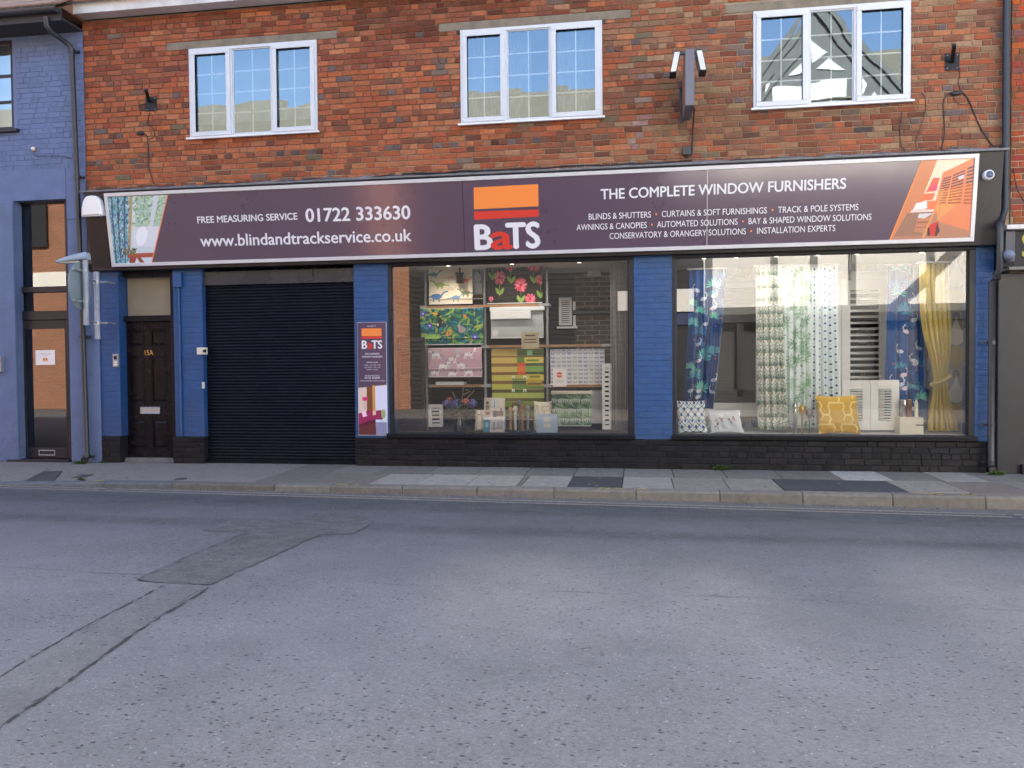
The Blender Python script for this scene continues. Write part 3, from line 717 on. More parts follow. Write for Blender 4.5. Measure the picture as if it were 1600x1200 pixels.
# sheer curtains upstairs, centre window, and a pale blind behind the left one
def wavy_sheet(name, x0, x1, z0, z1, y, col, label, cat, amp=.03, per=.11, m=None, parent=None, ph=0):
    c = Cv(x1-x0, z1-z0, 90, 12, col)
    return tag(c.sheet(name, lambda U, V: (x0+(x1-x0)*U, y+amp*np.sin(U*(x1-x0)/per*2*np.pi+ph)+.01*np.sin(U*31), z0+(z1-z0)*V), m or M['cloth'], None, org=((x0+x1)/2, y, z0)), label, cat)
SH = mat('sheer_net', None, .9, attr=True, trans=0)
wavy_sheet('net_curtain', W2[0]+.02, W2[0]+.95, W2[2]+.02, W2[3]+.05, .30, S(104, 110, 116), 'pale net curtain hanging behind the left panes of the central upstairs window', 'curtain')
wavy_sheet('net_curtain', W2[0]+1.28, W2[1]-.02, W2[2]+.02, W2[3]+.05, .30, S(104, 110, 116), 'pale net curtain hanging behind the right panes of the central upstairs window', 'curtain', ph=1)
wavy_sheet('window_blind', W1[0]-.35, W1[1]-.0, W1[2]+.30, W1[3]+.05, .28, S(120, 126, 130), 'plain pale blind lowered behind the upstairs window nearest the blue building', 'blind', amp=.004, per=.6)

# ---- fascia box carrying the sign
YB, YT = -.14, -.29                                  # its face leans out towards the top
zfb = (at(172, 420, YB).z+at(1521, 383, YB).z)/2-.015; zft = (at(132, 301, YT).z+at(1568, 236, YT).z)/2
xfl = (at(133, 320, YT).x+at(172, 424, YB).x)/2; xfr = (at(1569, 240, YT).x+at(1561, 376, YB).x)/2
xfl = at(134, 320, -.25).x; xfr = at(1565, 300, -.22).x
fb = MB(); fb.prism([(YB, zfb), (.0, zfb), (.0, zft), (YT, zft)], xfl, xfr); fb.build('fascia', M['fascia'], B, bevel=.006)
ft = MB(); fl_n = 60
for i in range(fl_n):
    a, b = xfl-.04+(xfr-xfl+.08)*i/fl_n, xfl-.04+(xfr-xfl+.08)*(i+1)/fl_n
    e = random.uniform(-.012, .012)
    ft.prism([(YT-.035, zft+.002), (YT-.04, zft+.026+e*.3), (-.05, zft+.085+e), (-.012, zft+.115+e), (-.012, zft+.002)], a, b)
ft.build('flashing', M['lead'], B)
# ---- lower storey
ZP = at(600, 684).z                                   # top of the black plinth
zsill = at(800, 679, -.03).z
def pil(px0, px1, z0, z1, y=-.03, m='pilaster_blue', name='pilaster', depth=.4):
    zc = 560
    b = MB(); b.box(at(px0, zc, y).x, at(px1, zc, y).x, y, y+depth, z0, z1); return b.build(name, M[m], B, bevel=.008)
zt = zfb+.02
P1 = pil(155.5, 187, ZP, zt); P2 = pil(272, 317.5, ZP, zt); P3 = pil(554, 607, ZP, zt); P4 = pil(990.5, 1050.5, ZP, zt); P5 = pil(1523.5, 1553, ZP, zt)
# black bases of the first two pilasters and the long stall riser
def black_col(p, z, h, r):
    k = r.uniform(.6, 1.5); return (.0085*k, .0082*k, .010*k)
pl = MB()
for (a, b) in ((155, 188), (271, 319)):
    xa, xb = at(a, 700, -.04).x, at(b, 700, -.04).x; pl.mi = 0; pl.box(xa, xb, -.035, .35, -.05, ZP-.001); pl.mi = 1; bricks(pl, xa, xb, 0, ZP-.003, -.035, [], black_col, proud=.008, wob=.003)
    pl.mi = 1
xa, xb = at(556.5, 705, -.05).x, at(1541, 705, -.05).x
pl.mi = 0; pl.box(xa, xb, -.045, .3, -.05, ZP-.001); pl.mi = 1; bricks(pl, xa, xb, 0, ZP-.003, -.045, [], black_col, proud=.010, wob=.004, bl=.24, ch=.079, j=.012)
pl.mi = 0
pl.build('plinth', [M['blackpaint_joint'], M['blackpaint_brick']], B)

# ---- front door 15A
dy = .14
dx0, dx1 = at(192, 620, dy).x, at(273, 620, dy).x
zd0 = at(232, 714, dy).z; zd1 = at(230, 503, dy).z
fr = MB(); jl, jr = at(186.5, 600, -.0).x, at(274, 600, -.0).x
ztr = at(230, 497, dy).z
fr.box(jl-.02, dx0-.004, .06, .3, 0, zt); fr.box(dx1+.004, jr+.12, .06, .3, 0, zt); fr.box(dx0-.004, dx1+.004, .08, .3, zd1+.004, ztr+.035)
fr.box(dx0-.004, dx1+.004, .08, .3, zt-.10, zt)
dfr = fr.build('door_frame', M['black_gloss'], B, bevel=.006)
fl = MB(); fl.quad((dx0, .16, ztr+.03), (dx1, .16, ztr+.03), (dx1, .16, zt-.09), (dx0, .16, zt-.09)); fl.build('fanlight', M['doorglass2'] if 'doorglass2' in M else M['glass'], B)
fr2 = MB(); fr2.box(dx0-.003, dx1+.003, .19, .20, ztr-.0, zt+.0); fr2.build('fanlight_backing', mat('beige_backing', (.50, .43, .34), .9, var=.12, vscale=2), B)  # beige board added behind the fanlight so that daylight brightens it
d = MB(); th = .045
DW = dx1-dx0; DH = zd1-zd0
st = .115; mid = .105
rails = [(0, .20), (.27*1, 0)]
# six panels: rows by measured height (bottom, lower-middle..., top)
zp = lambda py: at(232, py, dy).z
rows = [(zp(701), zp(656)), (zp(629), zp(556)), (zp(541), zp(515))]
cols = [(dx0+st, (dx0+dx1)/2-mid/2), ((dx0+dx1)/2+mid/2, dx1-st)]
d.box(dx0, dx1, dy+.014, dy+th, zd0, zd1)            # back of the panels
d.box(dx0, dx0+st, dy, dy+.0135, zd0, zd1); d.box(dx1-st, dx1, dy, dy+.0135, zd0, zd1)
d.box((dx0+dx1)/2-mid/2, (dx0+dx1)/2+mid/2, dy, dy+.0135, zd0, zd1)
zs_ = [zd0]+[v for rr in rows for v in rr]+[zd1]
for k in range(0, len(zs_), 2):
    for (ca, cb) in cols: d.box(ca, cb, dy, dy+.0135, zs_[k], zs_[k+1])
door = d.build('front_door', M['door_black'], B, bevel=.004)
for (ca, cb) in cols:
    for (ra, rb_) in rows:
        p = MB(); p.frame(ca+.004, cb-.004, ra+.004, rb_-.004, .014, dy+.002, dy+.0138)
        i = .045; j = .02
        vs = [(ca+j, dy+.0135, ra+j), (cb-j, dy+.0135, ra+j), (cb-j, dy+.0135, rb_-j), (ca+j, dy+.0135, rb_-j), (ca+i, dy+.003, ra+i), (cb-i, dy+.003, ra+i), (cb-i, dy+.003, rb_-i), (ca+i, dy+.003, rb_-i)]
        p.add(vs, [(0, 1, 5, 4), (1, 2, 6, 5), (2, 3, 7, 6), (3, 0, 4, 7), (4, 5, 6, 7)])
        p.build('door_panel', M['door_black'], door, bevel=.002)
q = box_px(219, 636, 250, 646.5, dy-.01); lp = MB(); lp.frame(*q, .012, dy-.012, dy); lp.box(q[0]+.0125, q[1]-.0125, dy-.006, dy-.001, q[2]+.0125, q[3]-.0125); lp.build('letter_plate', M['chrome'], door, bevel=.002)
q = box_px(193.5, 570, 198, 577, dy); lk = MB(); c = ((q[0]+q[1])/2, dy-.03, (q[2]+q[3])/2); lk.lathe([(0, 0), (.024, 0), (.026, .006), (.026, .03)], c, 16, 'y'); lk.build('lock', M['chrome'], door)
q = at(196, 592.5, dy); lk = MB(); lk.lathe([(0, -.012), (.02, -.010), (.022, 0), (.022, .012)], q, 16, 'y'); lk.build('keyhole_cover', M['chrome'], door)
a, b = at(226.5, 555, dy-.001), at(239.5, 554.5, dy-.001); text_on('number', '15A', a, b, .075, (0, -1, 0), M['brass'], door, .02)
th_ = MB(); th_.box(dx0-.02, dx1+.02, .07, .22, 0, zd0-.006); th_.box(dx0-.02, dx1+.02, .05, .0695, .0, .035); th_.build('threshold', mat('worn_threshold', (.16, .16, .17), .5, metal=.3, var=.3), B, bevel=.006)

# ---- roller shutter
sx0, sx1 = at(320, 600, .06).x, at(555.5, 600, .06).x
zsh = at(436, 446, .06).z; zbx = zt
gd = MB(); gd.box(sx0-.10, sx0+.0, .0, .2, 0, zt); gd.build('shutter_guide', M['black_satin'], B, bevel=.004); gd = MB(); gd.box(sx1, sx1+.05, .01, .2, 0, zt); gd.build('shutter_guide', M['black_satin'], B, bevel=.004)
hb = MB(); hb.prism([(.02, zsh+.02), (.02, zbx-.06), (.08, zbx-.02), (.4, zbx-.02), (.4, zsh+.02)], sx0+.001, sx1-.001)
hb.build('shutter_housing', mat('shutter_box_steel', (.05, .055, .065), .28, metal=.5, var=.2, vscale=2), B, bevel=.006)
cab = MB(); q = at(488, 432, .01); cab.tube([(q.x, .01, zbx-.03), (q.x-.005, -.002, zbx-.09), (q.x+.01, .0, zbx-.16)], .006); cab.build('hanging_wire', M['cable'], B)
rs = MB(); rs.smooth = False; pitch = .046; z = .012; prof = []
while z < zsh+.03:
    prof += [(.079, z), (.070, z+.005), (.064, z+.016), (.063, z+.026), (.066, z+.036), (.073, z+.043)]; z += pitch
vs = [(sx0+.001, y, zz) for y, zz in prof]+[(sx1-.001, y, zz) for y, zz in prof]; n = len(prof)
rs.smooth = True; rs.add(vs, [(i, n+i, n+i+1, i+1) for i in range(n-1)]); rs.smooth = False
rs.box(sx0+.001, sx1-.001, .045, .10, .0, .05)
rsh = rs.build('roller_shutter', M['shutter'], B)
blk = MB(); blk.box(sx0-.1, sx1+.1, .3, .32, 0, zt); blk.build('garage_back', M['darkroom'], B)

# ---- shop windows
def shop_window(pxl, pxr, ml, mr, sill_y, nm):
    x0, x1 = at(pxl, 550, -.0).x, at(pxr, 550, -.0).x
    z0, z1 = zsill-.01, zfb+.0
    f = MB(); t = .045
    f.box(x0, x0+ml, -.02, .09, z0+.02, z1-.035); f.box(x1-mr, x1, -.02, .09, z0+.02, z1-.035); f.box(x0, x1, -.02, .09, z1-.035, z1+.03)
    win = f.build('shop_window', M['charcoal'], B, bevel=.006)
    s = MB(); s.box(x0-.01, x1+.01, -.085, .09, ZP, z0+.02); s.build('sill', M['black_gloss'], win, bevel=.012)
    gx0, gx1, gz0, gz1 = x0+ml-.005, x1-mr+.005, z0+.015, z1-.03
    gl = MB(); gl.quad((gx0, .03, gz0), (gx1, .03, gz0), (gx1, .03, gz1), (gx0, .03, gz1)); gl.build('glass', M['shopglass'], win)
    bd = MB(); bd.frame(gx0-.002, gx1+.002, gz0-.002, gz1+.002, .018, .0, .027); bd.build('glazing_bead', M['charcoal'], win, bevel=.003)
    return win, x0, x1, z0, z1
SW1, s1x0, s1x1, s1z0, s1z1 = shop_window(605.5, 991, .065, .075, 0, '')
SW2, s2x0, s2x1, s2z0, s2z1 = shop_window(1050, 1524, .055, .085, 0, '')
# ================================================================ the long shop sign
YSB, YST = YB-.035, YT-.035
_zb = (at(175.5, 416.5, YSB).z+at(1521, 378, YSB).z)/2; _zt = (at(163, 303.5, YST).z+at(1530, 238.5, YST).z)/2
_xl = (at(175.5, 416.5, YSB).x+at(163, 303.5, YST).x)/2; _xr = (at(1521, 378, YSB).x+at(1530, 238.5, YST).x)/2
SV = Vector((0, YST-YSB, _zt-_zb)); SH_ = SV.length; SV.normalize(); SN = Vector((1, 0, 0)).cross(SV); SN = SN if SN.y < 0 else -SN
SO = Vector((_xl, YSB, _zb)); SW_ = _xr-_xl
def sg(u, v, d=0.0): return SO + Vector((1, 0, 0))*u + SV*v + SN*d
def sgpx(px, py, d=0.0):
    dr = ray(px, py); O = SO+SN*d; t = (O-CAM).dot(SN)/dr.dot(SN); q = CAM+dr*t-SO; return q.x, q.dot(SV)
SIGN = thing('shop_sign', tuple(SO), 'long dark purple shop sign in a white frame over the two shop windows', 'sign')
def sbox(mb, u0, u1, v0, v1, d0, d1):
    vs = [sg(u, v, d) for d in (d0, d1) for (u, v) in ((u0, v0), (u1, v0), (u1, v1), (u0, v1))]
    mb.add(vs, [(0, 1, 2, 3), (7, 6, 5, 4), (0, 4, 5, 1), (1, 5, 6, 2), (2, 6, 7, 3), (3, 7, 4, 0)][::1])
PURP = mat('purple_sign_vinyl', (.068, .034, .074), .3, var=.06, vscale=1.2, coat=1.0, spec=.3)
PURP.node_tree.nodes['Principled BSDF'].inputs['Coat Roughness'].default_value = .15; PURP.node_tree.nodes['Principled BSDF'].inputs['Coat IOR'].default_value = 2.0
useam = [sgpx(x, 330)[0] for x in (724, 1105)]
fw = .05
pn = MB(); us = [fw]+useam+[SW_-fw]
for a, b in zip(us[:-1], us[1:]): sbox(pn, a+.0025, b-.0025, fw, SH_-fw, -.02, .001)
pn.build('panel', PURP, SIGN)
sm = MB(); sbox(sm, useam[1]-.003, useam[1]+.003, fw, SH_-fw, -.004, .0022); sm.build('joint_strip', M['alu'], SIGN)
f = MB(); sbox(f, 0, SW_, 0, fw, -.034, .018); sbox(f, 0, SW_, SH_-fw, SH_, -.034, .018); sbox(f, 0, fw, fw, SH_-fw, -.034, .018); sbox(f, SW_-fw, SW_, fw, SH_-fw, -.034, .018)
f.build('frame', M['alu'], SIGN, bevel=.004)
def stext(body, l, r, cap, offset=0, m=None, orange=None):
    a = sg(*sgpx(*l), .003); b = sg(*sgpx(*r), .003); return text_on('lettering', body, a, b, cap, SN, m or [M['ltext']], SIGN, offset, orange)
pxm = 10.9/1251                                      # metres per photo pixel straight ahead
kk = lambda px, py: ((SO + Vector((sgpx(px, py)[0], 0, 0)) - CAM).dot(FWD))/F_PX
stext('FREE MEASURING SERVICE', (309, 348.8), (464.8, 342.9), 10.0*kk(390, 345), .03)
stext('01722 333630', (478.6, 346.6), (641, 341.9), 20.0*kk(560, 345), .035)
stext('www.blindandtrackservice.co.uk', (314, 385.2), (643, 376.4), 18.0*kk(480, 380), .025)
stext('THE COMPLETE WINDOW FURNISHERS', (939, 311.5), (1321.5, 294.6), 15.6*kk(1130, 300), .025)
OV = [M['ltext'], M['orange_vinyl']]
stext('BLINDS & SHUTTERS  •  CURTAINS & SOFT FURNISHINGS  •  TRACK & POLE SYSTEMS', (920, 343.2), (1341, 328.2), 9.3*kk(1130, 340), 0, OV, '•')
stext('AWNINGS & CANOPIES  •  AUTOMATED SOLUTIONS  •  BAY & SHAPED WINDOW SOLUTIONS', (901, 360), (1361.5, 343.4), 9.3*kk(1130, 355), 0, OV, '•')
stext('CONSERVATORY & ORANGERY SOLUTIONS  •  INSTALLATION EXPERTS', (952.5, 373.5), (1305, 361), 9.3*kk(1130, 367), 0, OV, '•')
def squad(mb, p, d=.003):
    mb.add([sg(*sgpx(*q), d) for q in p], [tuple(range(len(p)))])
lo = MB(); lo.mi = 0; squad(lo, [(740.6, 327.2), (841.6, 322.2), (841, 287.6), (740.2, 293)]); lo.mi = 1; squad(lo, [(741, 343.4), (842, 338.4), (841.8, 327.2), (740.8, 330.6)])
lo.build('logo_blocks', [M['orange_vinyl'], M['red_vinyl']], SIGN)
capL = 37.5*kk(790, 368)
stext('B', (743.6, 389.8), (769, 388.8), capL, .05); stext('TS', (792.5, 388), (843, 386.2), capL*1.02, .05)
a = sg(*sgpx(768.5, 388.9), .0045); b = sg(*sgpx(800, 387.8), .0045); text_on('lettering', 'a', a, b, capL*1.0, SN, [M['red_vinyl']], SIGN, .05)
# the printed pictures at both ends
def pic(cv, p, name):
    """p: pixel corners bl, br, tr, tl on the sign face; the printed sheet fills them"""
    c = [sgpx(*q) for q in p]
    def fn(U, V):
        u = (c[0][0]*(1-U)+c[1][0]*U)*(1-V)+(c[3][0]*(1-U)+c[2][0]*U)*V
        v = (c[0][1]*(1-U)+c[1][1]*U)*(1-V)+(c[3][1]*(1-U)+c[2][1]*U)*V
        P = [SO[i]+SV[i]*v+SN[i]*.0028+(u if i == 0 else 0) for i in range(3)]; return P
    return cv.sheet(name, fn, M['gloss_print'], SIGN, smooth=False)
c = Cv(1, 1.1, 150, 150, S(196, 206, 214)); rr = random.Random(4)
c.rect(.45, 1, .35, 1.1, S(205, 215, 212)); c.rect(.5, 1, .55, 1.1, S(168, 192, 178)); 
for _ in range(240): c.leaf(rr.uniform(.45, .95), rr.uniform(.62, 1.1), rr.uniform(.04, .1), .012, rr.uniform(0, 6.3), rr.choice([S(110, 150, 120), S(150, 185, 165), S(90, 130, 115), S(200, 220, 205), S(190, 205, 140)]), .7)
c.rect(.78, .86, .3, 1.1, S(200, 205, 215)); c.rect(.5, 1, .28, .6, S(214, 216, 226), .8); c.ell(.66, .45, .12, .16, S(238, 238, 248), al=.7)
c.rect(0, .43, 0, 1.1, S(120, 170, 190)); c.rect(.37, .43, .25, 1.1, S(170, 150, 110))
for _ in range(420): c.leaf(rr.uniform(0, .38), rr.uniform(0, 1.1), rr.uniform(.03, .07), .012, rr.uniform(1, 2.2), rr.choice([S(60, 110, 160), S(40, 80, 110), S(150, 205, 210), S(90, 150, 130), S(190, 215, 225), S(40, 60, 80)]), .85)
for x in (.09, .2, .31): c.line([(x, 0), (x-.02, .5), (x-.01, 1.1)], .035, S(40, 50, 70), .75)
c.rect(.36, 1, .10, .17, S(165, 80, 62)); c.poly([(.42, 0), (.56, 0), (.60, .12), (.42, .12)], S(150, 66, 52)); c.poly([(.6, .1), (.7, .1), (.84, 0), (.72, 0)], S(150, 66, 52))
for _ in range(60): c.leaf(rr.uniform(.28, .55), rr.uniform(.15, .24), .05, .012, rr.uniform(0, 3.1), rr.choice([S(60, 70, 40), S(110, 110, 70), S(150, 130, 110)]))
pic(c, [(178, 413.5), (236.5, 411.3), (261.5, 304.6), (166.5, 308.2)], 'curtain_picture')
st = MB(); squad(st, [(236.3, 411.4), (237.8, 411.4), (263, 304.4), (261.3, 304.5)], .0032); st.build('orange_stripe', M['orange_vinyl'], SIGN); st = MB(); squad(st, [(1389, 375.5), (1391, 375.5), (1443, 248), (1441, 248)], .0032); st.build('orange_stripe', M['orange_vinyl'], SIGN)
c = Cv(1.27, 1.1, 170, 150, S(200, 124, 84))            # coordinates follow zoomed crop: x 60..915, y 80..915
X = lambda zx, zy: ((zx-60)/855*1.27, (915-zy)/835*1.1)
pp = lambda pts, col, al=1: c.poly([X(*q) for q in pts], col, al)
pp([(300, 70), (930, 60), (930, 110), (440, 250), (440, 520), (250, 520)], S(228, 205, 178)); pp([(60, 930), (930, 930), (860, 840), (540, 740), (440, 600), (160, 640)], S(172, 118, 92))
pp([(440, 235), (930, 80), (930, 850), (540, 740), (440, 560)], S(216, 122, 80)); pp([(450, 400), (740, 420), (700, 590), (530, 720), (450, 560)], S(226, 160, 84), .5)
for (xa, xb, ya0, ya1, yb0, yb1) in ((465, 580, 295, 565, 272, 565), (600, 765, 265, 570, 215, 572), (795, 900, 200, 585, 175, 590)):
    for k in range(11):
        t0, t1 = k/11, (k+.55)/11
        col = S(92, 62, 70) if k < 5 else S(168, 84, 40)
        pp([(xa, ya0+(ya1-ya0)*t0), (xb, yb0+(yb1-yb0)*t0), (xb, yb0+(yb1-yb0)*t1), (xa, ya0+(ya1-ya0)*t1)], col)
pp([(680, 285), (765, 265), (765, 300), (690, 315)], S(205, 190, 196)); pp([(320, 285), (415, 285), (415, 420), (280, 430)], S(222, 90, 66)); pp([(340, 360), (410, 360), (410, 415), (335, 415)], S(214, 66, 110)); pp([(260, 440), (410, 440), (400, 510), (230, 520)], S(226, 110, 70))
pp([(175, 610), (465, 610), (465, 632), (165, 632)], S(228, 205, 195)); pp([(200, 540), (330, 520), (360, 600), (190, 608)], S(232, 222, 228)); pp([(375, 520), (465, 520), (465, 605), (365, 605)], S(222, 112, 66))
pp([(130, 640), (470, 640), (430, 880), (80, 880)], S(150, 108, 88)); pp([(285, 690), (440, 690), (430, 860), (285, 830)], S(186, 122, 92)); pp([(290, 735), (430, 735), (430, 742), (290, 742)], S(110, 70, 56)); pp([(290, 790), (430, 790), (430, 797), (290, 797)], S(110, 70, 56))
pp([(280, 650), (450, 650), (360, 700), (280, 690)], S(206, 200, 200)); pp([(490, 400), (515, 400), (420, 900), (390, 900)], S(212, 140, 84)); pp([(505, 430), (520, 430), (525, 740), (510, 740)], S(200, 128, 80))
pp([(440, 770), (530, 735), (570, 830), (550, 890), (470, 885)], S(196, 48, 44)); pp([(430, 800), (445, 790), (480, 885), (445, 880)], S(60, 36, 44)); pp([(520, 745), (575, 840), (545, 892), (530, 880)], S(70, 36, 50))
pic(c, [(1391, 375.3), (1516.5, 370.5), (1525, 243.3), (1443, 247.5)], 'shutter_picture')
# mask: right-hand picture is bounded by the slanted stripe because its corners are; nothing else needed

# ---- poster board on the third pilaster
pq = rect((558, 503.5), (603, 503.5), (605.5, 680), (560.5, 680.5), -.045)
PO = thing('poster_board', ((pq[0]+pq[1])/2, -.031, pq[2]), 'tall narrow purple poster board with a pink sofa picture on the blue pilaster', 'sign')
b = MB(); b.box(pq[0], pq[1], -.044, -.031, pq[2], pq[3]); b.build('board', M['white'], PO)
pw, ph = pq[1]-pq[0], pq[3]-pq[2]
c = Cv(1, 3.9, 80, 300, S(78, 60, 88)); H = 3.9; Y = lambda py: (680.2-py)/176.7*H
c.rect(0, 1, 0, Y(601), S(218, 196, 186)); c.poly([(0, Y(606)), (1, Y(601)), (1, Y(596)), (0, Y(596))], S(78, 60, 88))
c.poly([(0, Y(606)), (1, Y(599.5)), (1, Y(594)), (0, Y(600))], S(78, 60, 88))
c.rect(.56, 1, Y(655), Y(603), S(214, 214, 236)); c.rect(.3, .5, Y(648), Y(603.5), S(120, 70, 38)); c.rect(.5, .6, Y(645), Y(602), S(206, 150, 84)); c.rect(.14, .34, Y(626), Y(620), S(206, 46, 110)); c.rect(.22, .24, Y(640), Y(626), S(120, 40, 70))
c.poly([(0, Y(646)), (.3, Y(642)), (.8, Y(641)), (.88, Y(648)), (.86, Y(654)), (.3, Y(660)), (0, Y(664))], S(150, 30, 88)); c.poly([(0, Y(664)), (.3, Y(658)), (.86, Y(653)), (.8, Y(660)), (0, Y(668))], S(92, 16, 50))
c.poly([(.1, Y(644)), (.25, Y(642)), (.3, Y(650)), (.16, Y(652))], S(236, 200, 220)); c.poly([(.5, Y(642)), (.62, Y(641)), (.62, Y(648)), (.5, Y(649))], S(230, 190, 160)); c.poly([(0, Y(680)), (1, Y(680)), (1, Y(660)), (.8, Y(658)), (0, Y(668))], S(96, 44, 46))
c.poly([(.6, Y(656)), (1, Y(655)), (1, Y(660)), (.6, Y(660))], S(200, 210, 225)); c.poly([(.6, Y(660)), (1, Y(660)), (1, Y(680)), (.62, Y(680))], S(150, 150, 190), .8); c.ell(.88, Y(647), .08, .16, S(150, 170, 110))
c.sheet('print', flat(pq[0]+.003, pq[1]-.003, pq[2]+.003, pq[3]-.003, -.0452), M['gloss_print'], PO, smooth=False)
def ptext(body, py, x0, x1, cap, off=0, m=None):
    z = pq[2]+(680.2-py)/176.7*ph; return text_on('lettering', body, (pq[0]+x0*pw, -.0462, z), (pq[0]+x1*pw, -.0462, z), cap, (0, -1, 0), [m or M['ltext']], PO, off)
lg = MB(); zz = lambda py: pq[2]+(680.2-py)/176.7*ph
lg.mi = 0; lg.quad((pq[0]+.15*pw, -.0458, zz(525)), (pq[0]+.84*pw, -.0458, zz(525)), (pq[0]+.84*pw, -.0458, zz(513)), (pq[0]+.15*pw, -.0458, zz(513)))
lg.mi = 1; lg.quad((pq[0]+.15*pw, -.0458, zz(529)), (pq[0]+.84*pw, -.0458, zz(529)), (pq[0]+.84*pw, -.0458, zz(525.6)), (pq[0]+.15*pw, -.0458, zz(525.6)))
lg.build('logo_blocks', [M['orange_vinyl'], M['red_vinyl']], PO)
u = ph/176.7
ptext('WELCOME TO', 510.5, .34, .64, 1.8*u); ptext('B', 544.5, .16, .33, 12.5*u, .05); ptext('TS', 544.5, .50, .85, 12.5*u, .05)
z = zz(544.5); text_on('lettering', 'a', (pq[0]+.34*pw, -.0468, z), (pq[0]+.53*pw, -.0468, z), 12.5*u, (0, -1, 0), [M['red_vinyl']], PO, .05)
ptext('THE COMPLETE', 554, .26, .76, 2.6*u, .02); ptext('WINDOW FURNISHERS', 558.5, .14, .86, 2.6*u, .02)
ptext('OPENING HOURS', 567, .31, .70, 1.8*u, .02); ptext('MON - FRI  9.00 - 5.00', 571, .24, .78, 1.6*u); ptext('SATURDAY  9.00 - 4.00', 574.5, .24, .78, 1.6*u); ptext('SUNDAY  CLOSED', 578, .30, .70, 1.6*u)
ptext('FREE MEASURING SERVICE', 587.5, .24, .76, 1.7*u); ptext('01722 333630', 591.5, .24, .76, 3.0*u, .03); ptext('www.blindandtrackservice.co.uk', 595.5, .08, .93, 1.9*u)

# ---- projecting box sign with two floodlights
def bx(mb, c, s): mb.box(c[0]-s[0]/2, c[0]+s[0]/2, c[1]-s[1]/2, c[1]+s[1]/2, c[2]-s[2]/2, c[2]+s[2]/2)
yf = -.80; q0 = rect((1070.5, 77), (1084.5, 76), (1085, 164), (1071, 165), yf)
PSx0, PSx1, PSz0, PSz1 = q0
PS = thing('projecting_sign', ((PSx0+PSx1)/2, 0, PSz0), 'slim grey box sign sticking out from the brick wall edge-on between two upstairs windows', 'sign')
b = MB(); b.box(PSx0, PSx1, yf, -.16, PSz0, PSz1); b.build('sign_box', mat('grey_sign_case', (.13, .13, .165), .45, var=.1), PS, bevel=.006)
b = MB(); b.box(PSx0-.0022, PSx0-.0005, yf+.05, -.2, PSz0+.05, PSz1-.05); b.build('face_panel', mat('brown_reflection_face', (.35, .16, .10), .35, var=.2), PS)  # reflection of the sunlit street painted in as the brown of the face
b = MB(); b.box(PSx0-.03, PSx0+.02, -.028, -.009, PSz0+.02, PSz1-.12); b.box(PSx0-.01, PSx0+.04, -.159, -.028, PSz0+.15, PSz0+.19); b.box(PSx0-.01, PSx0+.04, -.159, -.028, PSz1-.25, PSz1-.21)
b.build('wall_bracket', M['pipe'], PS, bevel=.003)
b = MB(); b.box(PSx0-.13, PSx1+.10, yf+.16, yf+.20, PSz1+.002, PSz1+.035); b.build('lamp_bar', M['pipe'], PS)
LMP = mat('floodlight_diffuser', (.66, .67, .64), .5)
for sgn, xx in ((-1, PSx0-.10), (1, PSx1+.075)):
    fm = MB(); cx = xx; y0, y1 = yf+.08, yf+.30; zt_ = PSz1+.02; zb_ = zt_-.27; dx = .055*sgn
    vs = []
    for (z, ox) in ((zt_, -dx*.2), (zb_, dx*.8)):
        for (yy, tx) in ((y0, -.04), (y0, .04), (y1, .04), (y1, -.04)): vs.append((cx+ox+tx, yy, z))
    fm.add(vs, [(0, 1, 2, 3), (7, 6, 5, 4), (0, 4, 5, 1), (1, 5, 6, 2), (2, 6, 7, 3), (3, 7, 4, 0)])
    fo = fm.build('floodlight', M['black_satin'], PS, bevel=.006)
    dm = MB(); e = .004; o = .0185
    # lit-side diffuser on the front and the inner flank
    A = Vector((cx-dx*.2, 0, zt_)); Bv = Vector((cx+dx*.8, 0, zb_))
    for tside in (-sgn,):
        t0, t1 = A.lerp(Bv, .07), A.lerp(Bv, .93); s_ = .0412*tside
        dm.add([(t0.x+s_, y0+.02, t0.z), (t1.x+s_, y0+.02, t1.z), (t1.x+s_, y1-.02, t1.z), (t0.x+s_, y1-.02, t0.z)], [(0, 1, 2, 3)])
    t0, t1 = A.lerp(Bv, .06), A.lerp(Bv, .94)
    dm.add([(t0.x-.033, y0-.0025, t0.z), (t1.x-.033, y0-.0025, t1.z), (t1.x+.033, y0-.0025, t1.z), (t0.x+.033, y0-.0025, t0.z)], [(0, 1, 2, 3)])
    dm.build('diffuser', LMP, fo)
# box and cable below the projecting sign
q = box_px(1066.5, 229, 1080, 242, -.06); jb = MB(); jb.box(q[0], q[1], -.08, -.012, q[2], q[3])
JB = tag(jb.build('junction_box', M['pipe'], bevel=.005, org=((q[0]+q[1])/2, -.012, q[2])), 'square grey junction box on the ledge below the projecting box sign', 'junction box')
def cable(pts, r, label, y=-.02, name='cable', m=None):
    P = [at(p[0], p[1], p[2] if len(p) > 2 else y) for p in pts]
    # smooth
    Q = []
    for i in range(len(P)-1):
        p0, p1, p2, p3 = P[max(i-1, 0)], P[i], P[i+1], P[min(i+2, len(P)-1)]
        for k in range(6):
            t = k/6; Q.append(.5*((2*p1)+(p2-p0)*t+(2*p0-5*p1+4*p2-p3)*t*t+(3*p1-p0-3*p2+p3)*t**3))
    Q.append(P[-1]); o = Q[len(Q)//2]
    b = MB(); b.tube(Q, r, 7); return tag(b.build(name, m or M['cable'], org=o), label, 'cable')
cable([(1085, 168, -.3), (1082.5, 200, -.08), (1081.5, 236), (1077, 243, -.09), (1072, 247, -.09)], .010, 'straight black cable running down from the projecting box sign')
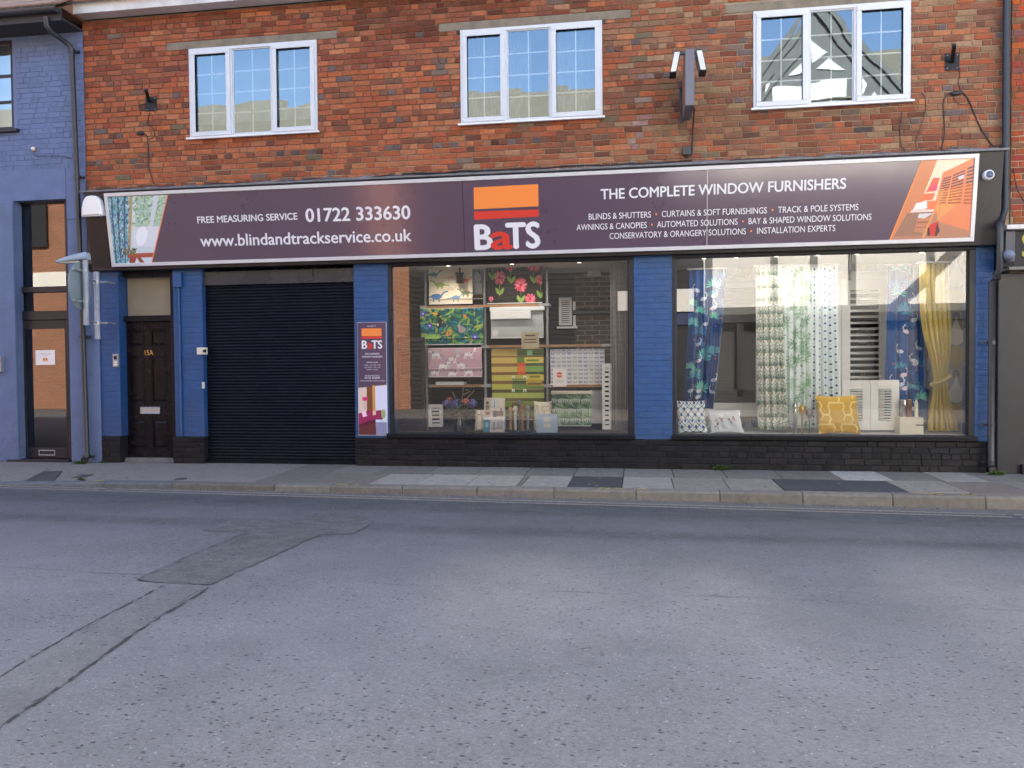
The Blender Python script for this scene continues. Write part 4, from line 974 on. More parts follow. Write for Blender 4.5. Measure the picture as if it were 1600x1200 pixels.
def light_bracket(px0, py0, px1, py1, a, b_, label):
    q = box_px(px0, py0, px1, py1, -.015); o = ((q[0]+q[1])/2, -.012, q[2])
    t = thing('light_bracket', o, label, 'bracket', 'empty light brackets on the brick wall')
    p = MB(); p.box(q[0], q[1], -.020, -.0125, q[2], q[3]); p.build('wall_plate', M['black_satin'], t, bevel=.003)
    A = at(*a, -.03); E_ = at(*b_, -.30); r_ = MB(); dirn = (E_-A).normalized(); s = .022
    sx = Vector((1, 0, 0)); sy = dirn.cross(sx).normalized()
    vs = [A+sx*i*s+sy*j*s for i, j in ((-1, -1), (1, -1), (1, 1), (-1, 1))]+[E_+sx*i*s+sy*j*s for i, j in ((-1, -1), (1, -1), (1, 1), (-1, 1))]
    r_.add(vs, [(0, 1, 2, 3), (7, 6, 5, 4), (0, 4, 5, 1), (1, 5, 6, 2), (2, 6, 7, 3), (3, 7, 4, 0)]); r_.build('arm', M['black_satin'], t, bevel=.003)
    for (u, v) in ((.15, .12), (.85, .12), (.15, .88), (.85, .88)):
        bl = MB(); bl.lathe([(0, -.006), (.007, -.004), (.008, 0)], (q[0]+(q[1]-q[0])*u, -.0205, q[2]+(q[3]-q[2])*v), 8, 'y'); bl.build('bolt', M['steel'], t)
    return t
light_bracket(227.5, 151, 245, 174, (233, 158), (228, 140), 'black light bracket with raised arm on orange bricks near the blue building')
light_bracket(1476.5, 83, 1499, 110, (1488, 96), (1491, 70), 'black light bracket with raised arm on brown bricks beside the dark downpipe')
cable([(228, 162), (219, 164), (218, 167), (226, 173)], .006, 'short loop of cable on the left light bracket plate')
cable([(234, 176), (231, 190), (241, 205), (240, 214), (232, 218)], .006, 'thin kinked cable from the left light bracket to a black connector')
cable([(222, 208), (229, 212), (231, 225), (232, 255), (236, 275), (241, 287)], .007, 'black cable hanging from the left connector down to the flashing')
def blob(px, py, rx, rz, label):
    q = at(px, py, -.03); b = MB(); b.lathe([(0, -1), (.6, -.85), (.95, -.4), (1, 0), (.95, .4), (.6, .85), (0, 1)], (0, 0, 0), 12, 'x')
    b.v = [(q.x+v[0]*rx, q.y+v[1]*.02, q.z+v[2]*rz) for v in b.v]; return tag(b.build('cable_connector', M['cable'], org=q), label, 'connector')
blob(219, 208, .055, .033, 'round black cable connector below the left light bracket')
blob(1494, 145.5, .075, .03, 'flat black cable connector below the right light bracket')
cable([(1499, 106), (1500, 118), (1497, 130), (1503, 143)], .005, 'thin crooked cable from the right light bracket to the flat connector')
cable([(1486, 145), (1478, 150), (1474, 165), (1476, 205), (1471, 232)], .008, 'thick black cable curving down from the left end of the flat connector')
cable([(1503, 144), (1513, 155), (1530, 195), (1545, 220), (1555, 230)], .008, 'thick black cable running diagonally from the flat connector towards the downpipe')
cable([(1488, 148), (1495, 160), (1508, 164), (1515, 160)], .004, 'small slack loop of thin cable under the flat connector')
cable([(1439, 144), (1445, 152), (1446, 172), (1438, 200), (1431, 220), (1433, 233)], .004, 'thin wire bowing down the bricks right of the half-timber reflecting window')
cable([(1409, 175), (1408, 185), (1406, 200), (1408, 225), (1415, 236)], .004, 'thin wire hanging under the sill corner of the right upstairs window')
def fcable(ys, off, label, r=.009):
    rr = random.Random(off); P = []; x = xfl+.05
    x0_, x1_ = ys
    x = x0_
    while x < x1_:
        P.append(Vector((x, YT+.03+rr.uniform(-.01, .015)+.10*abs(math.sin(off)), zft+.065+rr.uniform(-.012, .014)))); x += .28
    b = MB(); b.tube(P, r, 6); tag(b.build('cable', M['cable'], org=P[len(P)//2]), label, 'cable')
fcable((xfl+.1, -1.3), 2, 'black cable lying along the lead ledge above the website half of the sign')
fcable((-3.2, 1.0), 3, 'second black cable on the lead ledge above the orange logo', .011)
fcable((1.2, xfr-.2), 5, 'thin black cable lying along the lead ledge above the services list', .006)
# alarm bell box on the left end of the fascia
q = box_px(126, 305, 158, 336.5, -.36); cx = (q[0]+q[1])/2
AB = thing('alarm_box', (cx, -.27, q[2]), 'white dome-topped alarm box at the left end of the sign', 'alarm box')
ab = MB(); w2 = (q[1]-q[0])/2; hh = q[3]-q[2]; pr_ = [(-w2, 0), (w2, 0), (w2*.98, hh*.35), (w2*.80, hh*.75), (w2*.5, hh*.96), (0, hh), (-w2*.5, hh*.96), (-w2*.80, hh*.75), (-w2*.98, hh*.35)]
n = len(pr_); vs = [(cx+a, -.24, q[2]+b_) for a, b_ in pr_]+[(cx+a, -.345, q[2]+b_) for a, b_ in pr_]+[(cx+a*.88, -.37, q[2]+.01+b_*.93) for a, b_ in pr_]
ab.add(vs, [(i, (i+1) % n, n+(i+1) % n, n+i) for i in range(n)]+[(n+i, n+(i+1) % n, 2*n+(i+1) % n, 2*n+i) for i in range(n)]+[tuple(range(2*n, 3*n))])
ab.build('cover', mat('white_abs_plastic', (.78, .76, .74), .35), AB, bevel=.006)
bs = MB(); bs.box(cx-w2*.9, cx+w2*.9, -.36, -.24, q[2]-.012, q[2]-.001); bs.build('base', M['white_worn'], AB)
# dark end console below it
co = MB(); ca, cb_ = at(136, 338, -.26), at(168, 338, -.26); cc, cd = at(145, 418, YB), at(174, 418, YB)
co.add([(ca.x, YT-.012, ca.z), (cb_.x, YT-.012, cb_.z), (cd.x, YB-.012, cd.z), (cc.x, YB-.012, cc.z), (ca.x, -.02, ca.z), (cb_.x, -.02, cb_.z), (cd.x, -.02, cd.z), (cc.x, -.02, cc.z)],
       [(0, 3, 2, 1), (4, 5, 6, 7), (0, 1, 5, 4), (1, 2, 6, 5), (2, 3, 7, 6), (3, 0, 4, 7)])
co.build('end_console', mat('brown_black_board', (.028, .019, .017), .5, var=.25, spec=.25), B, bevel=.004)
# small round camera on the right end of the fascia
q = at(1543.5, 274, -.27)
CC = thing('security_camera', tuple(q), 'small round white security camera at the right end of the sign board', 'camera')
b = MB(); b.lathe([(0, -.055), (.045, -.055), (.058, -.045), (.062, -.02), (.062, .06)], q, 24, 'y'); b.build('ring', M['white'], CC)
b = MB(); b.lathe([(0, -.0665), (.02, -.066), (.036, -.061), (.043, -.0555)], q, 20, 'y'); b.build('lens', mat('smoked_dome', (.05, .07, .14), .15), CC)
# key switch boxes by the shutter
q = box_px(309, 543, 323, 554, -.06); b = MB(); b.box(q[0], q[1], -.09, -.031, q[2], q[3])
t = thing('key_switch', ((q[0]+q[1])/2, -.031, q[2]), 'beige key switch box beside the roller shutter at chest height', 'switch')
b.build('box', M['cream'], t, bevel=.006); b = MB(); b.lathe([(0, -.03), (.02, -.03), (.024, 0)], (q[1]-.01, -.0905, (q[2]+q[3])/2), 14, 'y'); b.build('key_barrel', M['black_gloss'], t)
q = box_px(316, 597, 319.5, 607, -.04); b = MB(); b.box(q[0], q[1], -.05, -.031, q[2], q[3]); b.box(q[0]+.005, q[1]-.005, -.055, -.0505, q[2]+.03, q[3]-.03); tag(b.build('doorbell', M['cream'], bevel=.003, org=((q[0]+q[1])/2, -.031, q[2])), 'tiny pale push button low beside the roller shutter', 'push button')
# intercom
q = box_px(177, 553, 185.5, 573, -.045); IC = thing('intercom', ((q[0]+q[1])/2, -.031, q[2]), 'silver intercom panel on the blue pilaster left of the panelled front door', 'intercom')
b = MB(); b.box(q[0], q[1], -.06, -.031, q[2], q[3]); b.build('case', M['steel'], IC, bevel=.005)
b = MB(); b.box(q[0]+.02, q[1]-.02, -.0625, -.0605, q[3]-.085, q[3]-.03); b.build('speaker_grille', M['black_satin'], IC)
b = MB(); 
for k in range(2): b = MB(); b.box(q[0]+.02, q[1]-.02, -.0635, -.0605, q[2]+.02+.035*k, q[2]+.043+.035*k); b.build('button', M['white'], IC)
# conduit with box on the second pilaster
q = box_px(271.5, 426, 285, 449, -.05); CD = thing('conduit', ((q[0]+q[1])/2, -.031, ZP), 'blue painted conduit with a square top box on the pilaster right of the front door', 'conduit')
b = MB(); b.box(q[0], q[1], -.085, -.031, q[2], q[3]); b.build('box', M['blue_smooth'], CD, bevel=.004)
cx = (q[0]+q[1])/2+.005; b = MB(); b.tube([(cx, -.05, q[2]-.0005), (cx, -.05, ZP+.01)], .019, 10); b.build('pipe', M['blue_smooth'], CD)
# ================================================================ blue building on the left
ybl = -.03
NB = thing('blue_building', (-12, 0, 0), 'periwinkle blue painted brick building with a narrow glazed door and low dark eaves', 'building')
xr = at(132, 200, ybl).x+.004; xl = xr-8.5
ztop = at(60, 55, ybl).z
nw = rect((-30, 64), (18.5, 64), (22.5, 204), (-30, 204), ybl)
nd = rect((22, 313), (103.5, 312), (113, 722), (33, 722), ybl); nd = (at(27, 500, ybl).x, at(108.5, 500, ybl).x, 0.0, at(60, 313, ybl).z)
zband0 = nd[3]+.01; zband1 = at(60, 266, ybl).z
bm = MB(); bm.mi = 0; holed(bm, xl, xr, -.05, ztop, ybl, [nw, (nd[0], nd[1], -.05, nd[3])], .14)
bm.mi = 1
def peri_col(p, z, h, r):
    k = r.uniform(.90, 1.06); c = (.115*k, .155*k, .285*k); return c
bricks(bm, xl, xr, zband1, ztop, ybl, [(nw[0]-.02, nw[1]+.06, nw[2]-.07, nw[3]+.06)], peri_col, proud=.006, j=.007, wob=.003)
bm.mi = 0; bm.box(xl, nd[1]+.0, ybl-.018, ybl, nd[3]+.002, zband1+.01); bm.box(nd[1]+.002, xr-.004, ybl-.012, ybl, nd[3]-.3, zband1+.004)
bm.mi = 2; bm.box(xl, xl+.2, .3, 9, -.3, ztop); bm.box(xl, xr, 9, 9.2, -.3, ztop); bm.box(xl+.3, xr-.05, .9, 1.0, -.1, ztop-.2); 
bm.build('wall', [M['peri'], M['peri_brick'], M['darkroom']], NB)
b = MB(); b.box(xl, nd[0]-.0, ybl-.05, ybl-.0005, 0, nd[3]); b.build('left_pier', M['peri'], NB, bevel=.012)
b = MB(); b.box(nd[1]+.004, at(155.2, 560, -.06).x, ybl-.03, ybl-.0005, 0, zfb-.004); b.build('right_pier', M['peri'], NB, bevel=.012)
# window at the edge
f = MB(); f.frame(*nw, .055, ybl+.02, ybl+.10); wn = f.build('window', M['charcoal'], NB, bevel=.004)
f = MB(); f.quad((nw[0]+.04, ybl+.06, nw[2]+.04), (nw[1]-.04, ybl+.06, nw[2]+.04), (nw[1]-.04, ybl+.06, nw[3]-.04), (nw[0]+.04, ybl+.06, nw[3]-.04)); f.build('glass', M['glass'], wn)
f = MB()
for py in (117, 158): z = at(8, py, ybl).z; f = MB(); f.box(nw[0]+.055, nw[1]-.055, ybl+.03, ybl+.055, z-.016, z+.016); f.build('glazing_bar', M['charcoal'], wn)
f = MB(); f.box(nw[0]-.05, nw[1]+.10, ybl-.07, ybl+.02, nw[2]-.045, nw[2]-.001); f.build('sill', M['charcoal'], wn, bevel=.005)
f = MB(); f.box(nw[0]-.2, nw[1]+.2, .30, .32, nw[2]-.1, nw[3]+.1); f.build('window_blind', M['paper'], wn)
# eaves, gutter and roof
ev = MB(); ev.box(xl, xr+.0, -.46, .3, ztop-.0, ztop+.03); ev.box(xl, xr, -.485, -.46, ztop-.02, ztop+.17); ev.build('eaves_board', M['soffit'], NB)
gy = -.55; gz = at(60, 14, gy).z; gt = MB(); n = 10; R_ = .062
gt.prism([(gy+R_*math.cos(math.pi+math.pi*k/n), gz+R_*math.sin(math.pi+math.pi*k/n)) for k in range(n+1)], xl, xr-.01); gt.build('gutter', M['pipe'], NB)
rf = MB(); n = 60
for i in range(14):
    y0 = -.56+i*.25; z0 = gz+.05+i*.17
    x = xl
    while x < xr+.06:
        wv = .165; e = random.uniform(-.008, .008); rf.prism([(y0+e, z0+e), (y0+e, z0+.022+e), (y0+.27, z0+.022+.18), (y0+.27, z0+.18)], x, x+wv-.006); x += wv
rf.prism([(-.5, gz+.02), (4.4, gz+3.33), (9.3, gz+.02), (9.3, gz-.08)], xl, xr+.02)
rf.build('roof', M['tile'], NB)
# glazed door and lights above it
yd = .10
nx0, nx1 = at(28, 500, yd).x, at(110, 500, yd).x
f = MB(); f.box(nx0-.12, nx0, ybl+.05, .3, 0, nd[3]); f.box(nx1, nx1+.1, ybl+.05, .3, 0, nd[3])
zz = lambda py: at(70, py, yd).z
f.box(nx0, nx1, yd-.03, .3, zz(318), nd[3]); f.box(nx0, nx1, yd-.03, yd+.06, zz(457), zz(448)); f.box(nx0, nx1, yd-.03, yd+.06, zz(500), zz(486))
fr = f.build('door_frame', M['charcoal'], NB, bevel=.005)
g2 = MB(); g2.quad((nx0, yd+.02, zz(449)), (nx1, yd+.02, zz(449)), (nx1, yd+.02, zz(317)), (nx0, yd+.02, zz(317))); g2.build('upper_light', M['doorglass'], NB)
g2 = MB(); g2.quad((nx0, yd+.022, zz(488)), (nx1, yd+.022, zz(488)), (nx1, yd+.022, zz(456)), (nx0, yd+.022, zz(456))); g2.build('lower_light', M['doorglass'], NB)
d = MB(); z0d = zz(715); z1d = zz(500.5); a, b_ = at(42, 600, yd).x, at(104, 600, yd).x
g0, g1 = zz(700), zz(514)
d.box(nx0+.003, a, yd-.02, yd+.03, z0d, z1d); d.box(b_, nx1-.003, yd-.02, yd+.03, z0d, z1d); d.box(a, b_, yd-.02, yd+.03, z0d, g0); d.box(a, b_, yd-.02, yd+.03, g1, z1d-.002)
gd_ = d.build('glazed_door', M['charcoal'], NB, bevel=.004)
g2 = MB(); g2.quad((a, yd, g0), (b_, yd, g0), (b_, yd, g1), (a, yd, g1)); g2.build('glass', M['doorglass'], gd_)
q = box_px(61, 703, 87, 712, yd-.02); lp = MB(); lp.frame(*q, .018, yd-.03, yd-.0205); lp.build('letter_plate', M['chrome'], gd_, bevel=.002)
hb = MB(); A, C = at(35, 588, yd-.02), at(37, 612, yd-.02); hb.tube([(A.x, A.y-.0, A.z), (A.x-.01, A.y-.06, A.z-.01), (A.x-.015, A.y-.07, (A.z+C.z)/2), (C.x-.015, C.y-.06, C.z+.01), (C.x, C.y, C.z)], .011, 10); hb.lathe([(.024, -.012), (.024, 0)], A, 14, 'y'); hb.lathe([(.024, -.012), (.024, 0)], C, 14, 'y'); hb.build('handle', M['chrome'], gd_)
lk = MB(); q = at(33, 573, yd-.02); lk.box(q.x-.02, q.x+.02, q.y-.012, q.y-.0005, q.z-.035, q.z+.035); lk.build('lock', M['chrome'], gd_, bevel=.008)
q = box_px(55.5, 547, 86, 570, yd-.004); nt_ = Cv(1, .76, 60, 46, S(232, 228, 230)); nt_.ell(.5, .27, .13, .1, S(226, 150, 80)); nt_.rect(.36, .64, .18, .26, S(232, 170, 110)); nt_.ell(.43, .29, .03, .04, S(120, 80, 60)); nt_.ell(.57, .29, .03, .04, S(120, 80, 60)); nt_.line([(.25, .56), (.78, .56)], .03, S(186, 184, 190)); nt_.line([(.35, .48), (.68, .48)], .02, S(196, 194, 198))
tag(nt_.sheet('notice', flat(q[0], q[1], q[2], q[3], yd-.004), M['print'], org=((q[0]+q[1])/2, yd-.004, q[2]), smooth=False), 'white paper notice with a small orange picture taped inside the narrow glazed door', 'notice')
st = MB(); st.box(nx0-.09, nx1+.06, ybl-.06, .15, -.01, z0d-.01); st.build('doorstep', M['charcoal'], NB, bevel=.006)
# entry box at the picture's left edge
q = box_px(-6, 557, 5, 581, -.10); b = MB(); b.box(q[0], q[1], -.15, -.081, q[2], q[3]); b.box(q[0]+.02, q[1]-.02, -.153, -.1505, q[3]-.08, q[3]-.03); tag(b.build('entry_panel', M['steel'], bevel=.006, org=((q[0]+q[1])/2, -.081, q[2])), 'grey entry panel at the left edge on the periwinkle pier', 'entry panel')
# round lamp stub and its wire
q = at(53, 233, ybl-.01); b = MB(); b.lathe([(0, -.04), (.022, -.038), (.03, -.02), (.03, 0)], q, 16, 'y'); b.mi = 1; b.lathe([(.030, -.012), (.042, -.008), (.044, .004)], q, 16, 'y')
tag(b.build('bell_push', [M['paper'], mat('rusty_ring', (.30, .11, .05), .8)], org=q), 'small round white button with a rusty ring on the periwinkle wall', 'button')
cable([(53, 240, ybl-.02), (57, 244, ybl-.02), (80, 243.5, ybl-.02), (100, 244.5, ybl-.02), (112, 247, ybl-.02)], .004, 'thin wire from the rusty round button to the downpipe')
# downpipe of the blue building
yp = -.13
dp = MB(); o = at(74, 24, -.55)
pts = [at(72, 26, -.52), at(73, 40, -.50), at(80, 50, -.46), at(100, 64, -.22), at(110, 73, yp-.02), at(112.5, 80, yp)]
pts += [at(114, 110, yp), at(120, 300, yp), at(127, 500, yp), at(134, 690, yp), at(136, 708, yp)]
xa = at(112.5, 80, yp).x; xb = at(136, 708, yp).x
DP = thing('downpipe', (xb, yp, .1), 'black round downpipe with a bent top running down the edge of the blue building', 'downpipe')
xm = (at(113.5, 90, yp).x+at(135, 700, yp).x)/2
pts = pts[:5]+[Vector((at(112, 82, yp).x, yp, at(112, 82, yp).z)), Vector((at(121, 300, yp).x, yp, at(121, 300, yp).z)), Vector((at(131, 560, yp).x, yp, at(131, 560, yp).z)), Vector((xb, yp, .14)), Vector((xb+.005, yp-.03, .06))]
dp.tube(pts, .037, 14); dp.build('pipe', M['pipe'], DP)
for py in (79, 276, 526, 713):
    px = np.interp(py, [79, 300, 560, 713], [112, 121, 131, 136]); q = at(px, py, yp); b = MB(); b.tube([(q.x, yp, q.z-.03), (q.x, yp, q.z+.03)], .044, 14); b.box(q.x-.085, q.x+.085, yp+.02, yp+.075, q.z-.015, q.z+.015); b.build('bracket', M['pipe'], DP, bevel=.003)
b = MB(); q = Vector((xb+.008, yp-.05, .055)); b.tube([q, q+Vector((0, -.03, -.01))], [.05, .052], 14, cap=False); b.tube([q+Vector((0, -.028, -.01)), q+Vector((0, -.0285, -.01))], .047, 14); b.build('shoe', M['cable'], DP)

# ---- traffic sign seen from behind, with its lantern, on two clamped poles
xs1, ys1 = at(135, 450, -.62).x, -.62
p1t, p1b = at(132, 404, ys1), at(136.5, 508, ys1); x1 = (p1t.x+p1b.x)/2
ys2 = -.24; p2t, p2b = at(150, 425, ys2), at(153.5, 530, ys2); x2 = (p2t.x+p2b.x)/2
TS = thing('traffic_sign', (x2, -.03, p2b.z), 'grey back of a round traffic sign with lantern on clamped poles beside the front door', 'traffic sign')
b = MB(); b.tube([(x1, ys1, p1b.z), (x1, ys1, p1t.z)], .038, 16); b.build('sign_pole', M['greypole'], TS)
b = MB(); b.tube([(x2, ys2, p2b.z), (x2, ys2, p2t.z)], .038, 16); b.build('wall_pole', M['greypole'], TS)
for py in (441, 505):
    z = at(152, py, ys2).z; c_ = MB(); c_.tube([(x2, ys2, z-.03), (x2, ys2, z+.03)], .047, 14); c_.box(x2+.03, x2+.16, ys2-.015, ys2+.015, z-.012, z+.012); c_.box(x2+.13, x2+.16, ys2+.0155, -.031, z-.012, z+.012); c_.build('wall_clamp', M['steel'], TS, bevel=.003)
    A = Vector((x1, ys1, z+.01)); Bq = Vector((x2, ys2, z+.01)); c_ = MB(); c_.tube([A, A.lerp(Bq, .5), Bq], .014, 8); c_.build('arm', M['steel'], TS)
zc = at(130, 447, ys1).z; Rr = .335
c_ = MB(); c_.lathe([(0, -.006), (Rr, -.006), (Rr+.004, 0), (Rr-.004, .004), (0, .004)], (x1-.075, ys1-.02, zc), 40, 'x')

_ct, _st = math.cos(.21), math.sin(.21)
c_.v = [(x1-.075+(v[0]-x1+.075)*_ct-(v[1]-ys1+.02)*_st, ys1-.02+(v[0]-x1+.075)*_st+(v[1]-ys1+.02)*_ct, v[2]) for v in c_.v]
c_.build('plate', M['signback'], TS)
for dz in (.22, -.22):
    c_ = MB(); hw = math.sqrt(Rr*Rr-dz*dz)-.02; c_.box(x1-.070, x1-.045, ys1-.02-hw, ys1-.02+hw, zc+dz-.018, zc+dz+.018); c_.v = [(x1-.075+(v[0]-x1+.075)*_ct-(v[1]-ys1+.02)*_st, ys1-.02+(v[0]-x1+.075)*_st+(v[1]-ys1+.02)*_ct, v[2]) for v in c_.v]; c_.tube([(x1, ys1, zc+dz-.014), (x1, ys1, zc+dz+.014)], .043, 14); c_.box(x1-.046, x1-.03, ys1-.045, ys1+.045, zc+dz-.013, zc+dz+.013); c_.build('rail_clip', M['steel'], TS)
q = box_px(137, 443, 141, 447, ys1-.05); c_ = MB(); c_.box(x1-.085, x1-.081, ys1+.10, ys1+.15, zc-.04, zc+.03); c_.build('sticker', M['paper'], TS)
# lantern
lt = MB(); zl = p1t.z; L0 = x1+.05
secs = [(L0, .055, .0, .085), (L0-.04, .075, -.005, .10), (L0-.22, .078, -.02, .085), (L0-.36, .075, -.035, .062), (L0-.45, .06, -.04, .048), (L0-.50, .03, -.035, .02)]
vs = []; n = 10
for (x, hw, zo, hh) in secs:
    for k in range(n):
        a = 2*math.pi*k/n; vs.append((x, ys1+hw*math.cos(a), zl+zo+(hh*math.sin(a) if math.sin(a) > 0 else .02*math.sin(a))))
fs = [(i*n+k, i*n+(k+1) % n, (i+1)*n+(k+1) % n, (i+1)*n+k) for i in range(len(secs)-1) for k in range(n)]
lt.smooth = True; lt.add(vs, fs); lt.smooth = False; lt.add(vs[:n], [tuple(range(n))]); lt.add(vs[-n:], [tuple(range(n))])
lan = lt.build('lantern', M['lamp_grey'], TS)
c_ = MB(); c_.box(L0-.42, L0-.12, ys1-.05, ys1+.05, zl-.062, zl-.038); c_.build('lamp_lens', mat('lantern_lens', (.5, .5, .45), .3), lan, bevel=.006)
cable([(135, 509, ys1), (141, 515, -.3), (145, 535, -.08), (152, 560, -.045), (157, 578, -.04)], .006, 'thin pale cable dropping from the traffic sign pole to the blue pilaster', m=mat('pale_blue_cable', (.12, .2, .4), .5))

# ================================================================ building on the right
RB = thing('brick_neighbour', (7, 0, 0), 'brick building with a black shopfront at the right edge beyond the downpipe', 'building')
rx0 = XR+.002; rx1 = rx0+7.5; yr = -.02
zrt = at(1590, 352, yr).z
bm = MB(); bm.mi = 0; bm.quad((rx0, yr, 0), (rx1, yr, 0), (rx1, yr, Z_EAVE), (rx0, yr, Z_EAVE)); bm.mi = 1
bricks(bm, rx0+.0, rx1, zrt-.05, Z_EAVE, yr, [], lambda p, z, h, r: tuple(v*r.uniform(.55, .85) for v in r.choice([S(165, 85, 60), S(150, 80, 60), S(140, 95, 80), S(185, 95, 55)])))
bm.mi = 2; bm.box(rx1-.2, rx1, .3, 9, -.3, Z_EAVE); bm.box(rx0, rx1, 9, 9.2, -.3, Z_EAVE)
bm.build('wall', [M['mortar'], M['brick'], M['darkroom']], RB)
rb = MB(); rb.prism([(-.34, Z_EAVE+.2), (4.6, 9.7), (9.6, Z_EAVE+.2), (9.6, Z_EAVE-.02), (-.34, Z_EAVE-.02)], XR+.32, rx1); rb.build('roof', M['tile'], RB)
sfm = mat('charcoal_shopfront', (.030, .029, .032), .42, var=.18, vscale=3, dirt=.1, spec=.3)
px0 = at(1559, 560, -.10).x
sb0 = at(1590, 425, -.25).z; 
b = MB(); b.box(px0, rx1, -.10, yr-.001, .0, sb0); b.build('shopfront', sfm, RB, bevel=.008)
q = at(1597, 730, -.16); b = MB(); b.box(q.x, rx1, -.16, -.1005, 0, .12); b.build('shopfront_plinth', M['black_satin'], RB, bevel=.006)
fx0 = at(1566, 390, -.22).x; fz0, fz1 = at(1580, 425, -.22).z, at(1580, 353, -.22).z
b = MB(); b.box(fx0, rx1, -.24, yr-.001, fz0+.06, fz1-.06); b.build('fascia', M['black_satin'], RB, bevel=.006)
b = MB(); b.box(fx0-.0, rx1, -.34, yr-.001, fz1-.059, fz1+.0); b.build('cornice', M['white_worn'], RB, bevel=.01)
b = MB(); b.box(fx0+.05, rx1, -.29, yr-.001, fz0+.02, fz0+.058); b.build('fascia_moulding', mat('grey_moulding', (.16, .16, .15), .6), RB, bevel=.006)
b = MB(); b.prism([(-.24, fz0+.06), (-.30, fz0+.12), (-.315, fz1-.08), (-.24, fz1-.062)], fx0, fx0+.11); b.build('console_bracket', mat('grey_console', (.055, .055, .07), .5, var=.1), RB, bevel=.006)
q = at(1575.5, 399, -.36); b = MB(); b.smooth = True; b.lathe([(0, -.09), (.035, -.08), (.06, -.05), (.07, 0), (.055, .05), (.03, .07), (.03, .10)], q, 18, 'y')
SR = tag(b.build('siren', mat('grey_siren', (.16, .18, .25), .5), org=q), 'grey rounded siren on the bracket of the black shopfront at right', 'siren')
# yellow lettering that just enters the picture
a = at(1597.5, 402, -.2425); text_on('lettering', 'S', a, (a.x+.13, a.y, a.z), .30, (0, -1, 0), [mat('yellow_letter', (.34, .33, .03), .5)], RB, .02)
# downpipe between the buildings
yq = -.09
DP2 = thing('downpipe', (at(1549, 735, -.16).x, -.16, 0), 'dark square-shouldered downpipe stepping round the black shopfront corner at right', 'downpipe')
xq0 = at(1577, 0, yq).x; xq = (at(1576, 0, yq).x+at(1567, 330, yq).x)/2; 
zk0 = at(1565, 335, yq).z
b = MB(); b.tube([(xq, yq, Z_EAVE), (xq, yq, zk0+.06), (xq-.03, yq-.02, zk0), (at(1562, 350, -.2).x, -.24, at(1562, 349, -.24).z)], .041, 14)
xh = (at(1562, 360, -.34).x+at(1562.5, 420, -.34).x)/2; zh0, zh1 = at(1562, 350, -.34).z, at(1562, 423, -.34).z
b.tube([(at(1562, 350, -.2).x, -.24, zh0+.01), (xh, -.33, zh0+.0), (xh, -.34, zh0-.06), (xh, -.34, zh1+.02), (xh-.03, -.30, zh1-.05)], .041, 14)
xk = (at(1549, 450, -.16).x+at(1549, 735, -.16).x)/2; zk = at(1550, 438, -.16).z
b.tube([(xh-.03, -.30, zh1-.05), (xk+.05, -.20, zk+.03), (xk, -.16, zk-.03), (xk, -.16, .14), (xk-.0, -.19, .06)], .041, 14)
b.build('pipe', M['pipe'], DP2)
for py in (535, 664, 722):
    z = at(1549, py, -.16).z; b = MB(); b.tube([(xk, -.16, z-.025), (xk, -.16, z+.025)], .047, 14); b.box(xk-.10, xk+.0, -.115, -.10, z-.01, z+.01); b.build('bracket', M['pipe'], DP2)
b = MB(); b.tube([(xk, -.19, .075), (xk, -.225, .06)], [.052, .054], 14, cap=False); b.tube([(xk, -.222, .062), (xk, -.2225, .062)], .047, 14); b.build('shoe', M['cable'], DP2)
cable([(1569, 300, -.05), (1559, 315, -.12), (1554, 335, -.15), (1557, 350, -.2)], .006, 'thin cable bowing from the fascia end to the dark downpipe')
cable([(1583, 262, -.03), (1588, 290, -.03), (1597, 310, -.03), (1604, 318, -.03)], .006, 'thin cable crossing the bricks right of the dark downpipe')

# ---- weeds at the foot of the walls
def weed(px, py, y, r, n, label, seed, dn=0):
    rr = random.Random(seed); q = at(px, py, y); q = Vector((q.x, y, .0+dn))
    b = MB()
    for i in range(n):
        a = rr.uniform(0, 6.28); el = rr.uniform(.15, 1.1); ln = r*rr.uniform(.5, 1.1); wd = ln*rr.uniform(.16, .3)
        d = Vector((math.cos(a)*math.cos(el)*1.5, math.sin(a)*math.cos(el)*.5-.12, math.sin(el))); p0 = q+Vector((rr.uniform(-1, 1)*r*.9, rr.uniform(-.4, 0)*r, rr.uniform(0, .35)*r)); p1 = p0+d*ln*.55; p2 = p0+d*ln+Vector((0, 0, -.25*ln)); s = d.cross(Vector((0, 0, 1))).normalized()*wd
        b.add([p0, p1+s, p2, p1-s], [(0, 1, 2, 3)])
    return tag(b.build('weed', M['moss'], org=q), label, 'weed', 'weeds in the pavement edge')
weed(1123, 735, -.075, .085, 60, 'leafy weed growing at the foot of the black wall below the large shop window', 1)
weed(1556, 738, -.26, .075, 55, 'weed sprouting beside the downpipe shoe by the black shopfront', 2)
weed(161, 722, -.08, .05, 40, 'small weed tuft at the foot of the first blue pilaster', 3)
weed(124, 727, -.24, .06, 90, 'low spread of weeds in front of the blue building downpipe', 4)
weed(128.5, 757, -1.80, .045, 60, 'green tuft growing in the dropped kerb joint', 5, .0)
weed(830, 729, -.08, .025, 30, 'tiny weed at the wall foot below the display window', 6)

